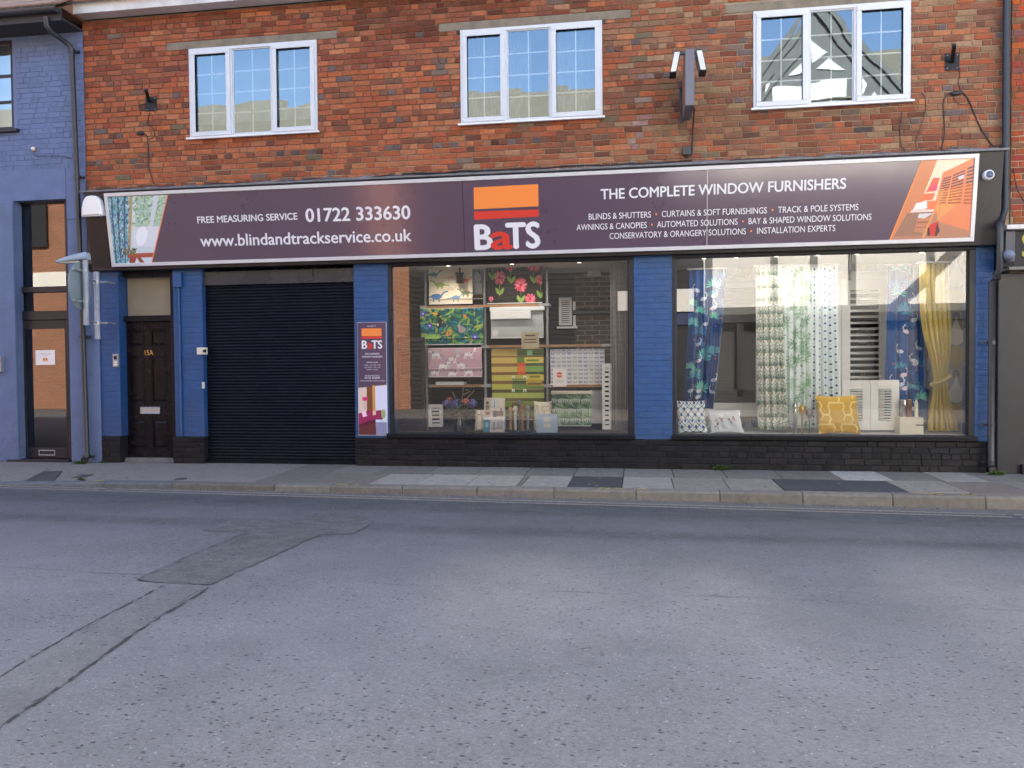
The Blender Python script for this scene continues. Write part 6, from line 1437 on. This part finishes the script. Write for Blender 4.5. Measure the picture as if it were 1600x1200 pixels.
finial(824.5, 632, .37, mat('driftwood_finial', (.30, .27, .22), .6), 'driftwood grey finial at the right side of the tray', 1.15)
# vase of flowers
q = at(718, 671, .30); vx, vy = q.x, .32; VT = at(718, 642, .30).z
VA = thing('flower_vase', (vx, vy, ZFL), 'glass vase of purple hydrangeas and an orange rose on the display floor', 'vase')
hV = VT-ZFL; b = MB(); b.lathe([(0, .006), (.095, .006), (.10, .02), (.075, hV*.45), (.05, hV*.8), (.06, hV), (.056, hV), (.046, hV*.8), (.07, hV*.45), (.09, .03), (0, .02)], (vx, vy, ZFL), 24); b.build('vase', glass_mat('vase_glass', (.80, .86, .74), 1.5), VA)
b = MB(); r_ = random.Random(9)
for k in range(14):
    a = r_.uniform(0, 6.28); b.tube([(vx+.06*math.cos(a), vy+.05*math.sin(a), ZFL+.02), (vx+.02*math.cos(a+2), vy+.02*math.sin(a+2), ZFL+hV*.8), (vx+.18*math.cos(a+2), vy+.1*math.sin(a+2), VT+.12)], .004, 5)
b.build('stems', mat('green_stem', (.10, .16, .04), .6), VA)
b = MB()
for k in range(70):
    a = r_.uniform(0, 6.28); rad = r_.uniform(.05, .24); p = Vector((vx+rad*math.cos(a), vy+.6*rad*math.sin(a), VT+r_.uniform(-.08, .14))); d = Vector((math.cos(a), .5*math.sin(a)-.3, r_.uniform(-.6, .4))).normalized(); s_ = d.cross(Vector((.2, .3, 1))).normalized()*.022; L_ = r_.uniform(.06, .11)
    b.add([p, p+d*L_*.5+s_, p+d*L_, p+d*L_*.5-s_], [(0, 1, 2, 3)])
b.build('leaves', mat('bouquet_leaf', (.05, .13, .045), .5, var=.4, vscale=40), VA)
def head(px, py, rad, cols, n, name):
    q = at(px, py, vy-.06); b = MB()
    for k in range(n):
        u, v = r_.uniform(-1, 1), r_.uniform(0, 6.28); w_ = math.sqrt(1-u*u); d = Vector((w_*math.cos(v), w_*math.sin(v), u)); p = q+d*rad*r_.uniform(.75, 1)*Vector((1, 1, .8)).x; p = Vector((q.x+d.x*rad, q.y+d.y*rad*.8, q.z+d.z*rad*.75)); b.col = r_.choice(cols)
        t1 = d.orthogonal().normalized(); t2 = d.cross(t1); s_ = rad*.24
        for a in range(4):
            an = a*math.pi/2+k; e1 = t1*math.cos(an)+t2*math.sin(an); e2 = t1*math.cos(an+.7)+t2*math.sin(an+.7); e0 = t1*math.cos(an-.7)+t2*math.sin(an-.7)
            b.add([p, p+e0*s_*.7, p+e1*s_+d*s_*.2, p+e2*s_*.7], [(0, 1, 2, 3)])
    b.build(name, M['print'], VA)
HY = [S(98, 100, 178), S(120, 118, 196), S(84, 80, 150), S(136, 140, 210)]
for (x, y, r__) in ((704, 633, .075), (714, 630, .085), (737, 630, .075), (698, 630, .06)): head(x, y, r__, HY, 90, 'hydrangea')
head(728, 628, .062, [S(222, 130, 100), S(232, 160, 120), S(206, 104, 84)], 70, 'rose'); head(702, 624, .045, [S(196, 120, 110), S(180, 100, 90)], 40, 'rose')
b = MB()
for pts in (((722, 625), (724, 606)), ((724, 617), (735, 611), (728, 609)), ((730, 622), (741, 610)), ((711, 622), (707, 612))): b.tube([at(*p, vy) for p in pts], .006, 5)
b.build('twigs', mat('dry_twig', (.40, .28, .18), .8), VA)
# ceiling spot seen at the top of the left window
def spot(px, py, y, label, s=.05):
    q = at(px, py, y); t = thing('spotlight', tuple(q), label, 'spotlight'); b = MB(); b.lathe([(0, -s), (s*.75, -s), (s*.8, s*.9), (s, s), (s, s*1.15), (0, s*1.1)], q, 16); b.build('shade', M['cable'], t); b = MB(); b.tube([(q.x, q.y, q.z+s*1.1), (q.x, q.y, zfb-.02)], .012, 8); b.build('stem', M['cable'], t)
spot(718.5, 435, .5, 'black spotlight hanging in front of the dinosaur blind', .07)

# lit downlights of the displays: each is a lamp in its fitting
def lamp(x, y, z, power, col=(1, .92, .80)):
    ld = bpy.data.lights.new('downlight_lamp', 'SPOT'); ld.energy = power; ld.color = col; ld.spot_size = math.radians(130); ld.spot_blend = .8; ld.shadow_soft_size = .03
    o = bpy.data.objects.new('downlight_lamp', ld); COL.objects.link(o); o.location = (x, y, z); return o
GLOW = bpy.data.materials.new('lit_lamp'); GLOW.use_nodes = True; _b = GLOW.node_tree.nodes['Principled BSDF']; _b.inputs['Emission Color'].default_value = (1, .86, .66, 1); _b.inputs['Emission Strength'].default_value = 1.2
def downlight(px, y, label, power, aim=None):
    q = at(px, 402, y); t = thing('downlight', (q.x, y, zfb-.03), label, 'downlight', 'recessed downlights of the shop displays')
    b = MB(); b.lathe([(.032, -.004), (.045, -.006), (.05, .0), (.05, .008)], (q.x, y, zfb-.032), 18); b.build('ring', M['chrome'], t)
    b = MB(); b.lathe([(0, .0), (.032, .0)], (q.x, y, zfb-.0335), 16); b.build('lamp_face', GLOW, t)
    l = lamp(q.x, y, zfb-.045, power); l.parent = t; l.location = (0, 0, -.02)
    l.rotation_euler = (math.radians(12), 0, 0)
for (px, y, lbl) in ((700, .30, 'small recessed downlight above the dinosaur blind'), (800, .30, 'small recessed downlight above the black floral blind'), (905, .34, 'small recessed downlight above the louvred unit')): downlight(px, y-.14, lbl, 4.5)
# ================================================================ inside the curtain window
yw = 1.35
WP = Cv(1, 1, 2, 2, S(140, 142, 150))
shell('display', s2x0-.25, s2x1+.42, .0935, yw+.6, ZFL, zfb-.02, M['white'], B, mat('white_display_floor', (.62, .62, .62), .5), left=mat('blue_reflection_side', (.015, .025, .06), .6), back=mat('grey_backdrop', (.30, .30, .31), .9))  # left side wall takes the dark blue of a reflection as its colour
# wallpapered back wall with big drops
xw0, xw1, zw0, zw1 = at(1092, 500, yw).x, s2x1+.38, ZFL, zfb-.03
b = MB(); b.box(s2x0-.24, xw0-.002, yw-.02, yw+.1, ZFL, zfb-.03); b.build('reflection_panel', mat('navy_reflection', (.012, .018, .04), .5), B)  # added panel; its navy stands in for a dark reflection in the glass
c = Cv(xw1-xw0, zw1-zw0, 560, 330, S(150, 152, 160))
def drop(x, y, s, col, up=True):
    c.ell(x, y, .085*s, .095*s, col); sg_ = 1 if up else -1
    c.poly([(x-.083*s, y+.02*s*sg_), (x-.035*s, y+.11*s*sg_), (x, y+.22*s*sg_), (x+.035*s, y+.11*s*sg_), (x+.083*s, y+.02*s*sg_)], col)
W_ = c.w; Hh = c.h
k = 0
x = W_-.30
while x > -.2:
    off = (k % 2)*.30; y = -.1+off
    while y < Hh+.3:
        drop(x, y, 1.25, S(214, 218, 226)); drop(x, y+.42, 1.25, S(188, 158, 96), False); c.ell(x, y+.80-.22, .055, .055, S(96, 104, 128)); y += .72
    x -= .27; k += 1
c.sheet('wallpaper', flat(xw0, xw1, zw0, zw1, yw), M['print'], B, smooth=False)
# white sash frame with a dark blind behind, left part of the backdrop
yf_ = yw-.10
x0, x1, z0, z1 = box_px(1096, 440, 1192, 640, yf_)
FW = thing('framed_blind', ((x0+x1)/2, yf_, z0), 'dark venetian blind in a white frame behind the navy flamingo curtain', 'blind')
b = MB(); b.frame(x0, x1, z0, z1, .10, yf_, yf_+.09); b.box(x0-.05, x1+.05, yf_-.05, yf_-.001, z1-.02, z1+.05); b.box(x0-.05, x1+.05, yf_-.04, yf_-.001, z0-.10, z0-.001); b.build('frame', M['white'], FW, bevel=.005)
b = MB(); n = 34
for k in range(n):
    zc_ = z0+.11+(z1-z0-.22)*(k+.5)/n; b.box(x0+.101, x1-.101, yf_+.03, yf_+.05, zc_-.024, zc_+.016)
b.build('slats', mat('dark_grey_slat', (.085, .078, .078), .5, var=.1), FW)
b = MB(); b.box(x0+.1, x1-.1, yf_+.06, yf_+.08, z0+.1, z1-.1); b.build('backing', M['darkroom'], FW)
# tall white shutters, right part of the backdrop
x0, x1, z0, z1 = box_px(1243, 436, 1388, 640, yf_)
b = MB(); b.frame(x0-.06, x1+.03, z0-.06, z1+.06, .058, yf_-.02, yf_+.07); b.box(x0-.12, x1+.09, yf_-.04, yf_+.05, z1+.061, z1+.10)
b2 = shutter((1243, 436, 1388, 640), yf_, 2, 18, 'tall pair of white shutters with open slats on the grey wallpaper', M['white'], gap=.30, depth=.05, stile=.12, rail=.16)
b.build('surround', M['white'], b2, bevel=.005); b = MB(); b.box(x0, x1, yf_+.10, yf_+.12, z0, z1); b.build('backing', M['darkroom'], b2)
# curtains
def curtain(name, tl, tr, bl, br, y, cv, label, folds=5, amp=.035, tie=None, top=None, hang=True, m=None):
    P = [at(*p, y) for p in (tl, tr, bl, br)]; z0 = max(ZFL+.004, (P[2].z+P[3].z)/2); z1 = (P[0].z+P[1].z)/2
    t = thing(name, ((P[0].x+P[1].x)/2, y, z0), label, 'curtain', 'curtains in the right shop window')
    def fn(U, V):
        v = 1-V
        xl_ = P[0].x+(P[2].x-P[0].x)*v**1.5; xr_ = P[1].x+(P[3].x-P[1].x)*v**1.5
        if tie:
            tv, tw, tc = tie; c_ = np.exp(-((v-tv)/.22)**2) ; mid_ = at(tc, 600, y).x
            xl_ = xl_*(1-c_)+(mid_-tw/2)*c_; xr_ = xr_*(1-c_)+(mid_+tw/2)*c_
        s_ = np.sin(2*np.pi*folds*U+.5*np.sin(V*3+U*5))+.45*np.sin(2*np.pi*(folds*1.7)*U+1.3+V)
        a_ = amp*(.55+.45*v)
        return xl_+(xr_-xl_)*(U+.012*np.sin(2*np.pi*folds*U+1)), y+a_*s_-.25*0, z0+(z1-z0)*V
    cv.sheet('cloth', fn, m or M['cloth'], t)
    b = MB(); b.tube([(P[0].x-.03, y, z1+.01), (P[1].x+.03, y, z1+.01)], .014, 8); b.build('pole', M['white'], t)
    if tie:
        tv, tw, tc = tie; zt_ = z1+(z0-z1)*tv; mid_ = at(tc, 600, y).x; tb = MB(); n = 24; pts = []
        for k in range(n+1):
            a = 2*math.pi*k/n; pts.append((mid_+(tw/2+.03)*math.cos(a), y+(amp*1.3+.03)*math.sin(a), zt_+.06*math.cos(a)))
        tb.tube(pts, .022, 8); tb.build('tieback', m or M['mustard_cloth'], t)
    return t
M['mustard_cloth'] = mat('mustard_velvet', (.36, .27, .07), .8, var=.1, sheen=.5)
def flamingo(seed, base):
    r_ = random.Random(seed); c = Cv(.62, 2.4, 120, 420, base)
    for _ in range(26):
        x, y = r_.uniform(0, .62), r_.uniform(0, 2.4); s_ = r_.uniform(.10, .16); col = r_.choice([S(40, 110, 170), S(70, 150, 180), S(100, 190, 180), S(30, 80, 140)])
        for k in range(12): c.leaf(x, y, s_, s_*.09, k*.33-.4+r_.uniform(-.1, .1), col)
    for _ in range(13):
        x, y = r_.uniform(.05, .57), r_.uniform(0, 2.3); col = r_.choice([S(206, 214, 232), S(190, 200, 224), S(220, 206, 220)]); f = r_.choice((-1, 1))
        c.ell(x, y, .055, .032, col, .3*f); c.line([(x+.04*f, y+.01), (x+.055*f, y+.07), (x+.03*f, y+.11)], .014, col); c.line([(x, y), (x+.005, y-.10)], .006, col)
    for _ in range(14): c.ell(r_.uniform(0, .62), r_.uniform(0, 2.4), .015, .012, S(190, 90, 80))
    return c
curtain('navy_curtain', (1077, 421), (1133, 421), (1068, 632), (1114, 645), .42, flamingo(2, S(12, 66, 126)), 'navy curtain with flamingos and palm leaves at the left of the right shop window', 4, .04)
curtain('navy_curtain', (1387, 414), (1445, 414), (1381, 655), (1449, 655), .70, flamingo(5, S(26, 78, 142)), 'blue flamingo curtain between the white shutters and the mustard curtain', 4, .035)
r_ = random.Random(31); c = Cv(.6, 2.4, 130, 480, S(226, 230, 224))
for j in range(13):
    for i in range(5):
        x, y = .02+i*.15+(j % 2)*.075, j*.19
        c.ell(x, y, .078, .10, S(150, 160, 144), ring=.14)
        for a in np.linspace(.35, 2.8, 8): c.leaf(x, y-.02, .105, .009, a, r_.choice([S(104, 136, 120), S(140, 152, 130), S(92, 120, 116), S(170, 176, 156)]))
        c.ell(x, y-.035, .018, .018, S(180, 150, 100))
curtain('fan_curtain', (1181, 416), (1221, 416), (1184, 671), (1230, 671), .40, c, 'white curtain with green art deco fans, leftmost of the three pale curtains', 5, .035)
c = Cv(.6, 2.4, 120, 480, S(216, 226, 226))
for _ in range(64):
    x, y = r_.uniform(0, .6), r_.uniform(0, 2.4); col = r_.choice([S(140, 176, 146), S(120, 156, 134), S(176, 200, 180), S(156, 186, 168)])
    for k in range(11): c.leaf(x, y, r_.uniform(.06, .13), .008, k*.55+r_.uniform(-.2, .2), col)
for _ in range(90): x, y = r_.uniform(0, .6), r_.uniform(0, 2.4); c.leaf(x, y, .05, .008, r_.uniform(0, 6.3), S(110, 130, 130))
curtain('leaf_curtain', (1217, 416), (1268, 416), (1221, 668), (1266, 668), .43, c, 'white curtain with scattered green palm leaves between the fan and spot curtains', 5, .03)
c = Cv(.6, 2.4, 120, 480, S(222, 230, 234))
for i in range(6):
    for j in range(22):
        x, y = .05+i*.10, .02+j*.115+(i % 2)*.03; c.ell(x, y, .020, .017, S(70, 110, 150)); c.ell(x+.008, y+.003, .010, .010, S(44, 64, 106)); c.leaf(x, y+.03, .05, .012, 1.57, S(170, 206, 216))
curtain('spot_curtain', (1261, 415), (1308, 415), (1257, 668), (1314, 668), .46, c, 'white curtain with rows of blue spot motifs beside the tall white shutters', 5, .03)
c = Cv(.8, 2.4, 140, 240, S(186, 164, 78)); c.noise(.10)
curtain('mustard_curtain', (1436, 411), (1483, 411), (1447, 673), (1502, 673), .40, c, 'mustard curtain tied back at its waist at the right of the right shop window', 6, .035, tie=(.70, .17, 1470))
# drop-pattern panel behind the mustard curtain, close to the right-hand pilaster
yp_ = .68; px0_, px1_, pz0_, pz1_ = box_px(1452, 400, 1520, 674, yp_); px1_ = s2x1+.40; pz0_ = ZFL+.002; pz1_ = zfb-.03
pm = (at(1500, 540, yp_).x-at(1490, 540, yp_).x)/10
DPN = thing('wallpaper_panel', ((px0_+px1_)/2, yp_, pz0_), 'grey wallpaper panel with large white and mustard drops behind the mustard curtain', 'wallpaper')
b = MB(); b.box(px0_, px1_, yp_+.001, yp_+.02, pz0_, pz1_); b.build('board', M['white'], DPN)
c = Cv(px1_-px0_, pz1_-pz0_, 140, 330, S(150, 152, 162))
def dpx(px, py): q = at(px, py, yp_); return q.x-px0_, q.z-pz0_
for k in range(-1, 4):
    for (px, dy) in ((1494, 0), (1519, 32), (1469, 32), (1544, 0)):
        x, y = dpx(px, 436+90*k+dy); drop(x, y, 1.22, S(222, 224, 232)); x, y = dpx(px, 464+90*k+dy); drop(x, y, 1.22, S(190, 160, 98), False); x, y = dpx(px, 494+90*k+dy); c.ell(x, y, .05, .055, S(92, 100, 126))
c.sheet('paper', flat(px0_, px1_, pz0_, pz1_, yp_), M['print'], DPN, smooth=False)
# cushions
c = Cv(1, 1, 120, 120, S(226, 234, 240)); 
for i in range(6):
    for j in range(6):
        x, y = (i+.5*(j % 2))*.25, j*.19; c.poly([(x-.1, y), (x, y+.15), (x+.1, y), (x, y-.15)], S(236, 242, 246)); c.ell(x, y, .042, .055, S(44, 96, 160))
for k in range(-8, 12): c.line([(k*.25-.8, -.05), (k*.25+.2+.6, 1.47)], .018, S(36, 92, 128)); c.line([(k*.25+.8, -.05), (k*.25-.6-.2, 1.47)], .018, S(36, 92, 128))
cushion((1058, 626, 1104, 671), .22, c, 'white cushion with a blue diamond trellis in the left corner of the right shop window', .10, .06, -.03)
c = Cv(1.3, .8, 110, 70, S(216, 220, 232)); r_ = random.Random(6)
for (x, y) in ((.3, .42), (.52, .52), (.85, .44), (1.05, .55), (.28, .25)):
    col = S(150, 84, 84)
    for k in range(4): c.leaf(x, y, .12, .018, r_.uniform(0, 6.28), col)
    c.line([(x, y), (x+.03, y-.13)], .012, S(120, 110, 130))
cushion((1107, 641, 1160, 671), .24, c, 'white cushion printed with small red birds beside the diamond cushion', .08, .06, -.05)
c = Cv(1, .9, 110, 100, S(200, 158, 62)); Wt = S(228, 206, 140)
for (x, y) in ((.45, .45), (1.0, .45), (-.1, .45), (.72, .98), (.18, .98), (.72, -.08), (.18, -.08)):
    for s_ in (1,):
        c.line([(x-.16, y+.12), (x-.2, y+.2), (x-.16, y+.30), (x+.16, y+.30), (x+.2, y+.2), (x+.16, y+.12), (x+.2, y), (x+.16, y-.12)], .035, Wt); c.line([(x-.28, y), (x-.2, y)], .05, Wt); c.line([(x+.2, y), (x+.28, y)], .04, Wt); c.line([(x-.16, y+.12), (x-.2, y), (x-.16, y-.12), (x-.2, y-.2)], .035, Wt)
c.noise(.04)
cushion((1277, 618, 1344, 673), .20, c, 'large mustard cushion with a cream trellis pattern below the spot curtain', .12, .08, -.02, back=(.36, .25, .07))
# small white shutters standing on the floor
shutter((1315, 594, 1405.5, 672), .52, 2, 12, 'low pair of white shutters standing on the display floor behind the mustard cushion', M['white'], gap=.34, depth=.04, stile=.10, rail=.12)
# lantern-like finial posts
def post(px, pyt, y, m, label, s=1.0, kind='spear'):
    q = at(px, pyt, y); x = q.x; z0 = ZFL+.002; h = q.z-z0; r = .026*s
    if kind == 'spear': pr_ = [(r, 0), (r, h*.58), (r*1.2, h*.6), (r*1.2, h*.66), (r*.7, h*.68), (r*1.3, h*.76), (r*.9, h*.86), (0, h)]
    else: pr_ = [(r*.3, 0), (r*.3, h*.62), (r*.9, h*.64)]+[(r*1.5*math.sin(a), h*.66+(h*.17)*(1-math.cos(a))) for a in np.linspace(.35, math.pi, 10)]
    b = MB(); b.lathe(pr_, (x, y, z0), 18); tag(b.build('finial', m, org=(x, y, z0)), label, 'finial', 'metal finials in the right shop window')
post(1242.5, 624, .25, M['chrome'], 'blue tinted glass spear finial on a steel rod, leftmost by the pale curtains', 1.2)
post(1253.5, 632, .24, M['brass'], 'brass ball finial on a thin rod between the two steel finials', 1.2, 'ball')
post(1264.5, 638, .25, mat('pewter', (.22, .21, .20), .3, metal=.9), 'dark pewter ball finial on a rod nearest the mustard cushion', 1.2, 'ball')
# cream box with metal poles standing in it
q = box_px(1406, 652.5, 1443, 671.5, .30); z0 = ZFL+.002; b = MB(); b.box(q[0], q[1], .30, .52, z0, q[3]); t = thing('display_box', ((q[0]+q[1])/2, .41, z0), 'cream display box carrying chrome curtain pole samples below the mustard curtain', 'box'); b.build('box', M['cream'], t, bevel=.004)
b = MB(); b.box(q[0]+.2, q[0]+.3, .2975, .2995, z0+.11, z0+.125); b.build('label', M['black_satin'], t)
for (px, m, s_, lbl) in ((1413, M['chrome'], 2.0, 'thick chrome pole sample standing on the cream display box, first from the left'), (1421, M['wooddark'], 1.6, 'dark pole sample standing between two metal ones on the cream display box'), (1432.5, M['cream'], 1.1, 'pale spear topped pole sample at the right of the cream display box')):
    x = at(px, 640, .38).x; h = at(px, 624, .38).z-q[3]; b = MB(); r__ = .022*s_
    b.lathe([(r__, 0), (r__, h*.6), (r__*1.05, h*.62), (r__*.9, h*.75), (r__*.6 if s_ < 1.5 else r__*.95, h*.92), (0 if s_ < 1.5 else r__*.9, h), (0, h)], (x, .40, q[3]), 18); tag(b.build('pole_sample', m, org=(x, .40, q[3])), lbl, 'pole sample')
# cord hanging in front of the curtains
b = MB(); b.tube([at(1328, 392, .12), at(1326.5, 415, .12), at(1327.5, 434, .12)], .010, 6); b.tube([at(1331, 392, .12), at(1330, 415, .12), at(1328.5, 434, .12)], .006, 6); b.lathe([(0, -.03), (.016, -.02), (.018, .02), (0, .03)], at(1328, 435, .12), 10)
tag(b.build('blind_cord', M['cable'], org=at(1328, 430, .12)), 'black looped blind cord hanging at the top of the right shop window', 'cord')
# recessed ceiling spots near the front
for (px, lbl) in ((1100, 'small recessed downlight above the left flamingo curtain'), (1150, 'small recessed downlight above the framed dark blind'), (1213, 'small recessed downlight above the fan curtain'), (1278, 'small recessed downlight above the spot curtain'), (1339, 'small recessed downlight above the tall white shutters'), (1440, 'small recessed downlight above the mustard curtain')): downlight(px, .14, lbl, 1.8)

# ================================================================ the other side of the street (seen reflected in the glass)
YO = -13.6
def op(px, py): q = at(px, py, -YO); return q.x, q.z
def obox(b, x0, x1, z0, z1, y0=0.0, y1=-.5): b.box(x0, x1, YO+y0, YO+y1, z0, z1)
OW = mat('opposite_white_render', (.74, .73, .68), .85, var=.06); OT = mat('opposite_grey_timber', (.14, .14, .135), .7, var=.2); OBK = mat('opposite_black_shopfront', (.016, .016, .018), .4); OGL = mat('opposite_dull_glass', (.06, .06, .062), .12); OBR = brick_tex('opposite_orange_brick', (.30, .115, .055), (.19, .075, .04), (.34, .24, .17)); OBD = mat('opposite_dark_boarding', (.012, .011, .012), .6, var=.2); OTR = mat('opposite_tan_roof', (.19, .165, .125), .9, var=.3)
# gabled half-timbered house
gx0, _ = op(1100, 480); gx1, _ = op(1575, 480); _, zj = op(1280, 486); _, zg = op(1280, 158); axp, azp = op(1276, 4)
H1 = thing('half_timbered_house', ((gx0+gx1)/2, YO-4, 0), 'white gabled half timbered house reflected in the right upstairs window', 'building')
b = MB(); obox(b, gx0, gx1, zj, zg, 0, -6); hw = 0.5*(op(1400, 158)[0]-op(1150, 158)[0]); 
gy0, gy1 = YO, YO-6
b.build('wall', OW, H1)
b = MB(); b.add([(axp-hw, gy0+.04, zg), (axp+hw, gy0+.04, zg), (axp, gy0+.04, azp-.12), (axp-hw, gy1, zg), (axp+hw, gy1, zg), (axp, gy1, azp-.12)], [(0, 2, 1), (3, 4, 5), (0, 1, 4, 3)]); b.build('gable', OT, H1)
tb = MB()
def beam(p, q_, w_, d=.05):
    p, q_ = Vector((p[0], 0, p[1])), Vector((q_[0], 0, q_[1])); t = (q_-p).normalized(); n_ = Vector((-t.z, 0, t.x))*w_/2
    vs = [(v.x, YO+yy, v.z) for yy in (d, -.01) for v in (p-n_, q_-n_, q_+n_, p+n_)]; tb.add(vs, [(0, 1, 2, 3), (7, 6, 5, 4), (0, 4, 5, 1), (1, 5, 6, 2), (2, 6, 7, 3), (3, 7, 4, 0)])
for px in (1210, 1272, 1332, 1455, 1108): x, _ = op(px, 450); beam((x, zj), (x, zg), .2)
beam(op(1497, 388), op(1393, 486), .32, .045); beam((gx0, zj+.05), (gx1, zj+.05), .22, .055); beam((gx0, zg), (gx1, zg), .25, .056)
sl = (azp-zg)/hw
beam((axp-hw-.1, zg-.1), (axp, azp), .45, .12); beam((axp+hw+.1, zg-.1), (axp, azp), .45, .121); beam((axp, zg), (axp, azp-.2), .22, .052)

pan = MB()
def panel(pts):
    P = [op(1200+x/4, y/4) for x, y in pts]; pan.add([(p[0], YO+.08, p[1]) for p in P]+[(p[0], YO+.045, p[1]) for p in P], [tuple(range(len(P))), tuple(range(2*len(P)-1, len(P)-1, -1))]+[(i, len(P)+i, len(P)+(i+1) % len(P), (i+1) % len(P)) for i in range(len(P))])
panel([(150, 325), (258, 240), (258, 400)]); panel([(272, 240), (380, 320), (272, 400)]); panel([(45, 470), (130, 375), (195, 440)]); panel([(300, 440), (395, 360), (505, 435)])
panel([(-60, 560), (200, 520), (200, 690), (-60, 690)]); panel([(280, 512), (520, 500), (520, 690), (280, 690)]); panel([(590, 505), (620, 545), (590, 600)]); panel([(615, 620), (655, 580), (700, 640)])
pan.build('panels', OW, H1)
tb.build('timbers', OT, H1)
rb = MB(); e = .35
rb.add([(axp-hw-.3, YO+.2, zg-.25), (axp, YO+.2, azp+.05), (axp, YO-6, azp+.05), (axp-hw-.3, YO-6, zg-.25)], [(0, 1, 2, 3)]); rb.add([(axp+hw+.3, YO+.2, zg-.25), (axp, YO+.2, azp+.05), (axp, YO-6, azp+.05), (axp+hw+.3, YO-6, zg-.25)], [(3, 2, 1, 0)])
rx, rz = op(1345, 32); 
rb.add([(gx0, YO+.15, zg+.02), (gx1, YO+.15, zg+.02), (gx1-1.2, YO-3, azp-.4), (gx0+.2, YO-3, azp-.4)], [(0, 1, 2, 3)]); rb.build('roof', OTR, H1)
b = MB(); obox(b, gx0, gx1, -.1, zj-.30, -.35, -.5); b.build('shopfront_back', OGL, H1)
b = MB(); obox(b, gx0, gx1, zj-.30, zj-.001, .04, -.5)
for px in (1108, 1157, 1230, 1300, 1380, 1450, 1530): x, _ = op(px, 550); obox(b, x-.09, x+.09, .4, zj-.3, 0, -.34)
obox(b, gx0, gx1, -.1, .62, 0, -.34); b.build('shopfront', OBK, H1)
# dark boarded building opposite the display window
dx0_, _ = op(640, 480); dx1_ = gx0-.05; zt1 = at(830, 140, -YO+2.6).z
H2 = thing('boarded_building', ((dx0_+dx1_)/2, YO-4, 0), 'dark boarded building with a tan roof reflected in the central upstairs window', 'building')
b = MB(); n = 40; zE = 6.2
for k in range(n): obox(b, dx0_, dx1_, zE*k/n, zE*(k+1)/n-.012, .0 if k % 2 else .004, -5)
b.build('wall', OBD, H2); b = MB(); b.prism([(YO+.3, zE), (YO-2.6, zt1), (YO-6, zE)], dx0_-.3, dx1_); b.build('roof', OTR, H2)
a_ = op(1067, 503); b = MB(); x0_, z0_ = op(1040, 508); x1_, z1_ = op(1085, 489); obox(b, x0_, x1_, z0_, z1_, .06, .005); b.build('sign_band', mat('opposite_navy_sign', (.02, .03, .10), .5), H2)
x0_, z0_ = op(1055, 487); x1_, z1_ = op(1084, 451); b = MB(); obox(b, x0_, x1_, z0_, z1_, .08, .005); b.build('white_panel', OW, H2)
# brick house with a pale band, reflected in the narrow glazed door
lx1 = op(128, 450)[0]; mx1 = op(588, 450)[0]
H5 = thing('slate_hung_house', ((lx1+mx1)/2, YO-4, 0), 'dark slate hung house across the street facing the roller shutter', 'building')
b = MB(); obox(b, lx1+.05, mx1-.05, -.1, 6.0, 0, -6); b.build('wall', mat('opposite_slate', (.020, .018, .020), .7, var=.3), H5); b = MB(); b.prism([(YO+.3, 6.0), (YO-3, at(330, 166, -YO+3).z), (YO-6.3, 6.0)], lx1, mx1-.02); b.build('roof', OTR, H5)
H6 = thing('narrow_brick_house', ((mx1+dx0_)/2, YO-4, 0), 'narrow orange brick house across the street facing the poster board', 'building')
b = MB(); obox(b, mx1, dx0_-.02, -.1, 6.0, 0, -6); b.build('wall', OBR, H6); b = MB(); b.prism([(YO+.3, 6.0), (YO-3, at(330, 166, -YO+3).z), (YO-6.3, 6.0)], mx1+.0, dx0_-.35); b.build('roof', OTR, H6)
H3 = thing('banded_brick_house', (lx1-8, YO-4, 0), 'orange brick house with a pale stone band reflected in the narrow glazed door', 'building')
zb0, zb1 = op(70, 448)[1], op(70, 424)[1]; zR = op(70, 250)[1]
zR2 = at(330, 166, -YO+3).z
b = MB(); obox(b, lx1-26, lx1, -.1, max(zR, zR2-1.6), 0, -6); b.build('wall', OBR, H3); b = MB(); obox(b, lx1-26, lx1, zb0, zb1, .05, .002); b.build('stone_band', OW, H3)
x0_, z0_ = op(27, 386); x1_, z1_ = op(67, 318); b = MB(); obox(b, x0_, x1_, z0_, z1_, .12, .05); b.build('dark_board', OBK, H3)
b = MB(); b.prism([(YO+.3, max(zR, zR2-1.6)), (YO-3, zR2+.3), (YO-6.3, max(zR, zR2-1.6))], lx1-26, lx1+.1); b.build('roof', OTR, H3)
cx_, cz_ = op(376, 148); b = MB(); b.box(cx_-.28, cx_+.28, YO-3.4, YO-2.8, cz_-2.5, cz_+.3); b.box(cx_-.34, cx_+.34, YO-3.46, YO-2.74, cz_+.05, cz_+.18); b.build('chimney', OTR, H5)
# a last terrace closing the street to the right
H4 = thing('rendered_terrace', (gx1+8, YO-4, 0), 'plain pale terrace beyond the half timbered house across the street', 'building')
b = MB(); obox(b, gx1+.05, gx1+16, -.1, 6.2, 0, -6); b.build('wall', OW, H4); b = MB(); b.prism([(YO+.3, 6.2), (YO-3, 8.6), (YO-6.3, 6.2)], gx1+.05, gx1+16); b.build('roof', OTR, H4)

# upstairs panes across the street: they throw the sun back on to the road
OSUN = mat('opposite_window_pane', (.22, .22, .22), .13, metal=1)
for (h, xa, xb, za, zb_) in ((H2, -.2, .9, 4.8, 6.05), (H2, 1.25, 2.15, 4.8, 6.05), (H1, 3.0, 4.1, 4.8, 6.1)):
    b = MB(); b.frame(xa-.08, xb+.08, za-.08, zb_+.08, .08, YO+.006, YO+.06); f_ = b.build('window', OBD, h)
    b = MB(); b.box(xa, xb, YO+.01, YO+.03, za, zb_); b.build('pane', OSUN, f_)
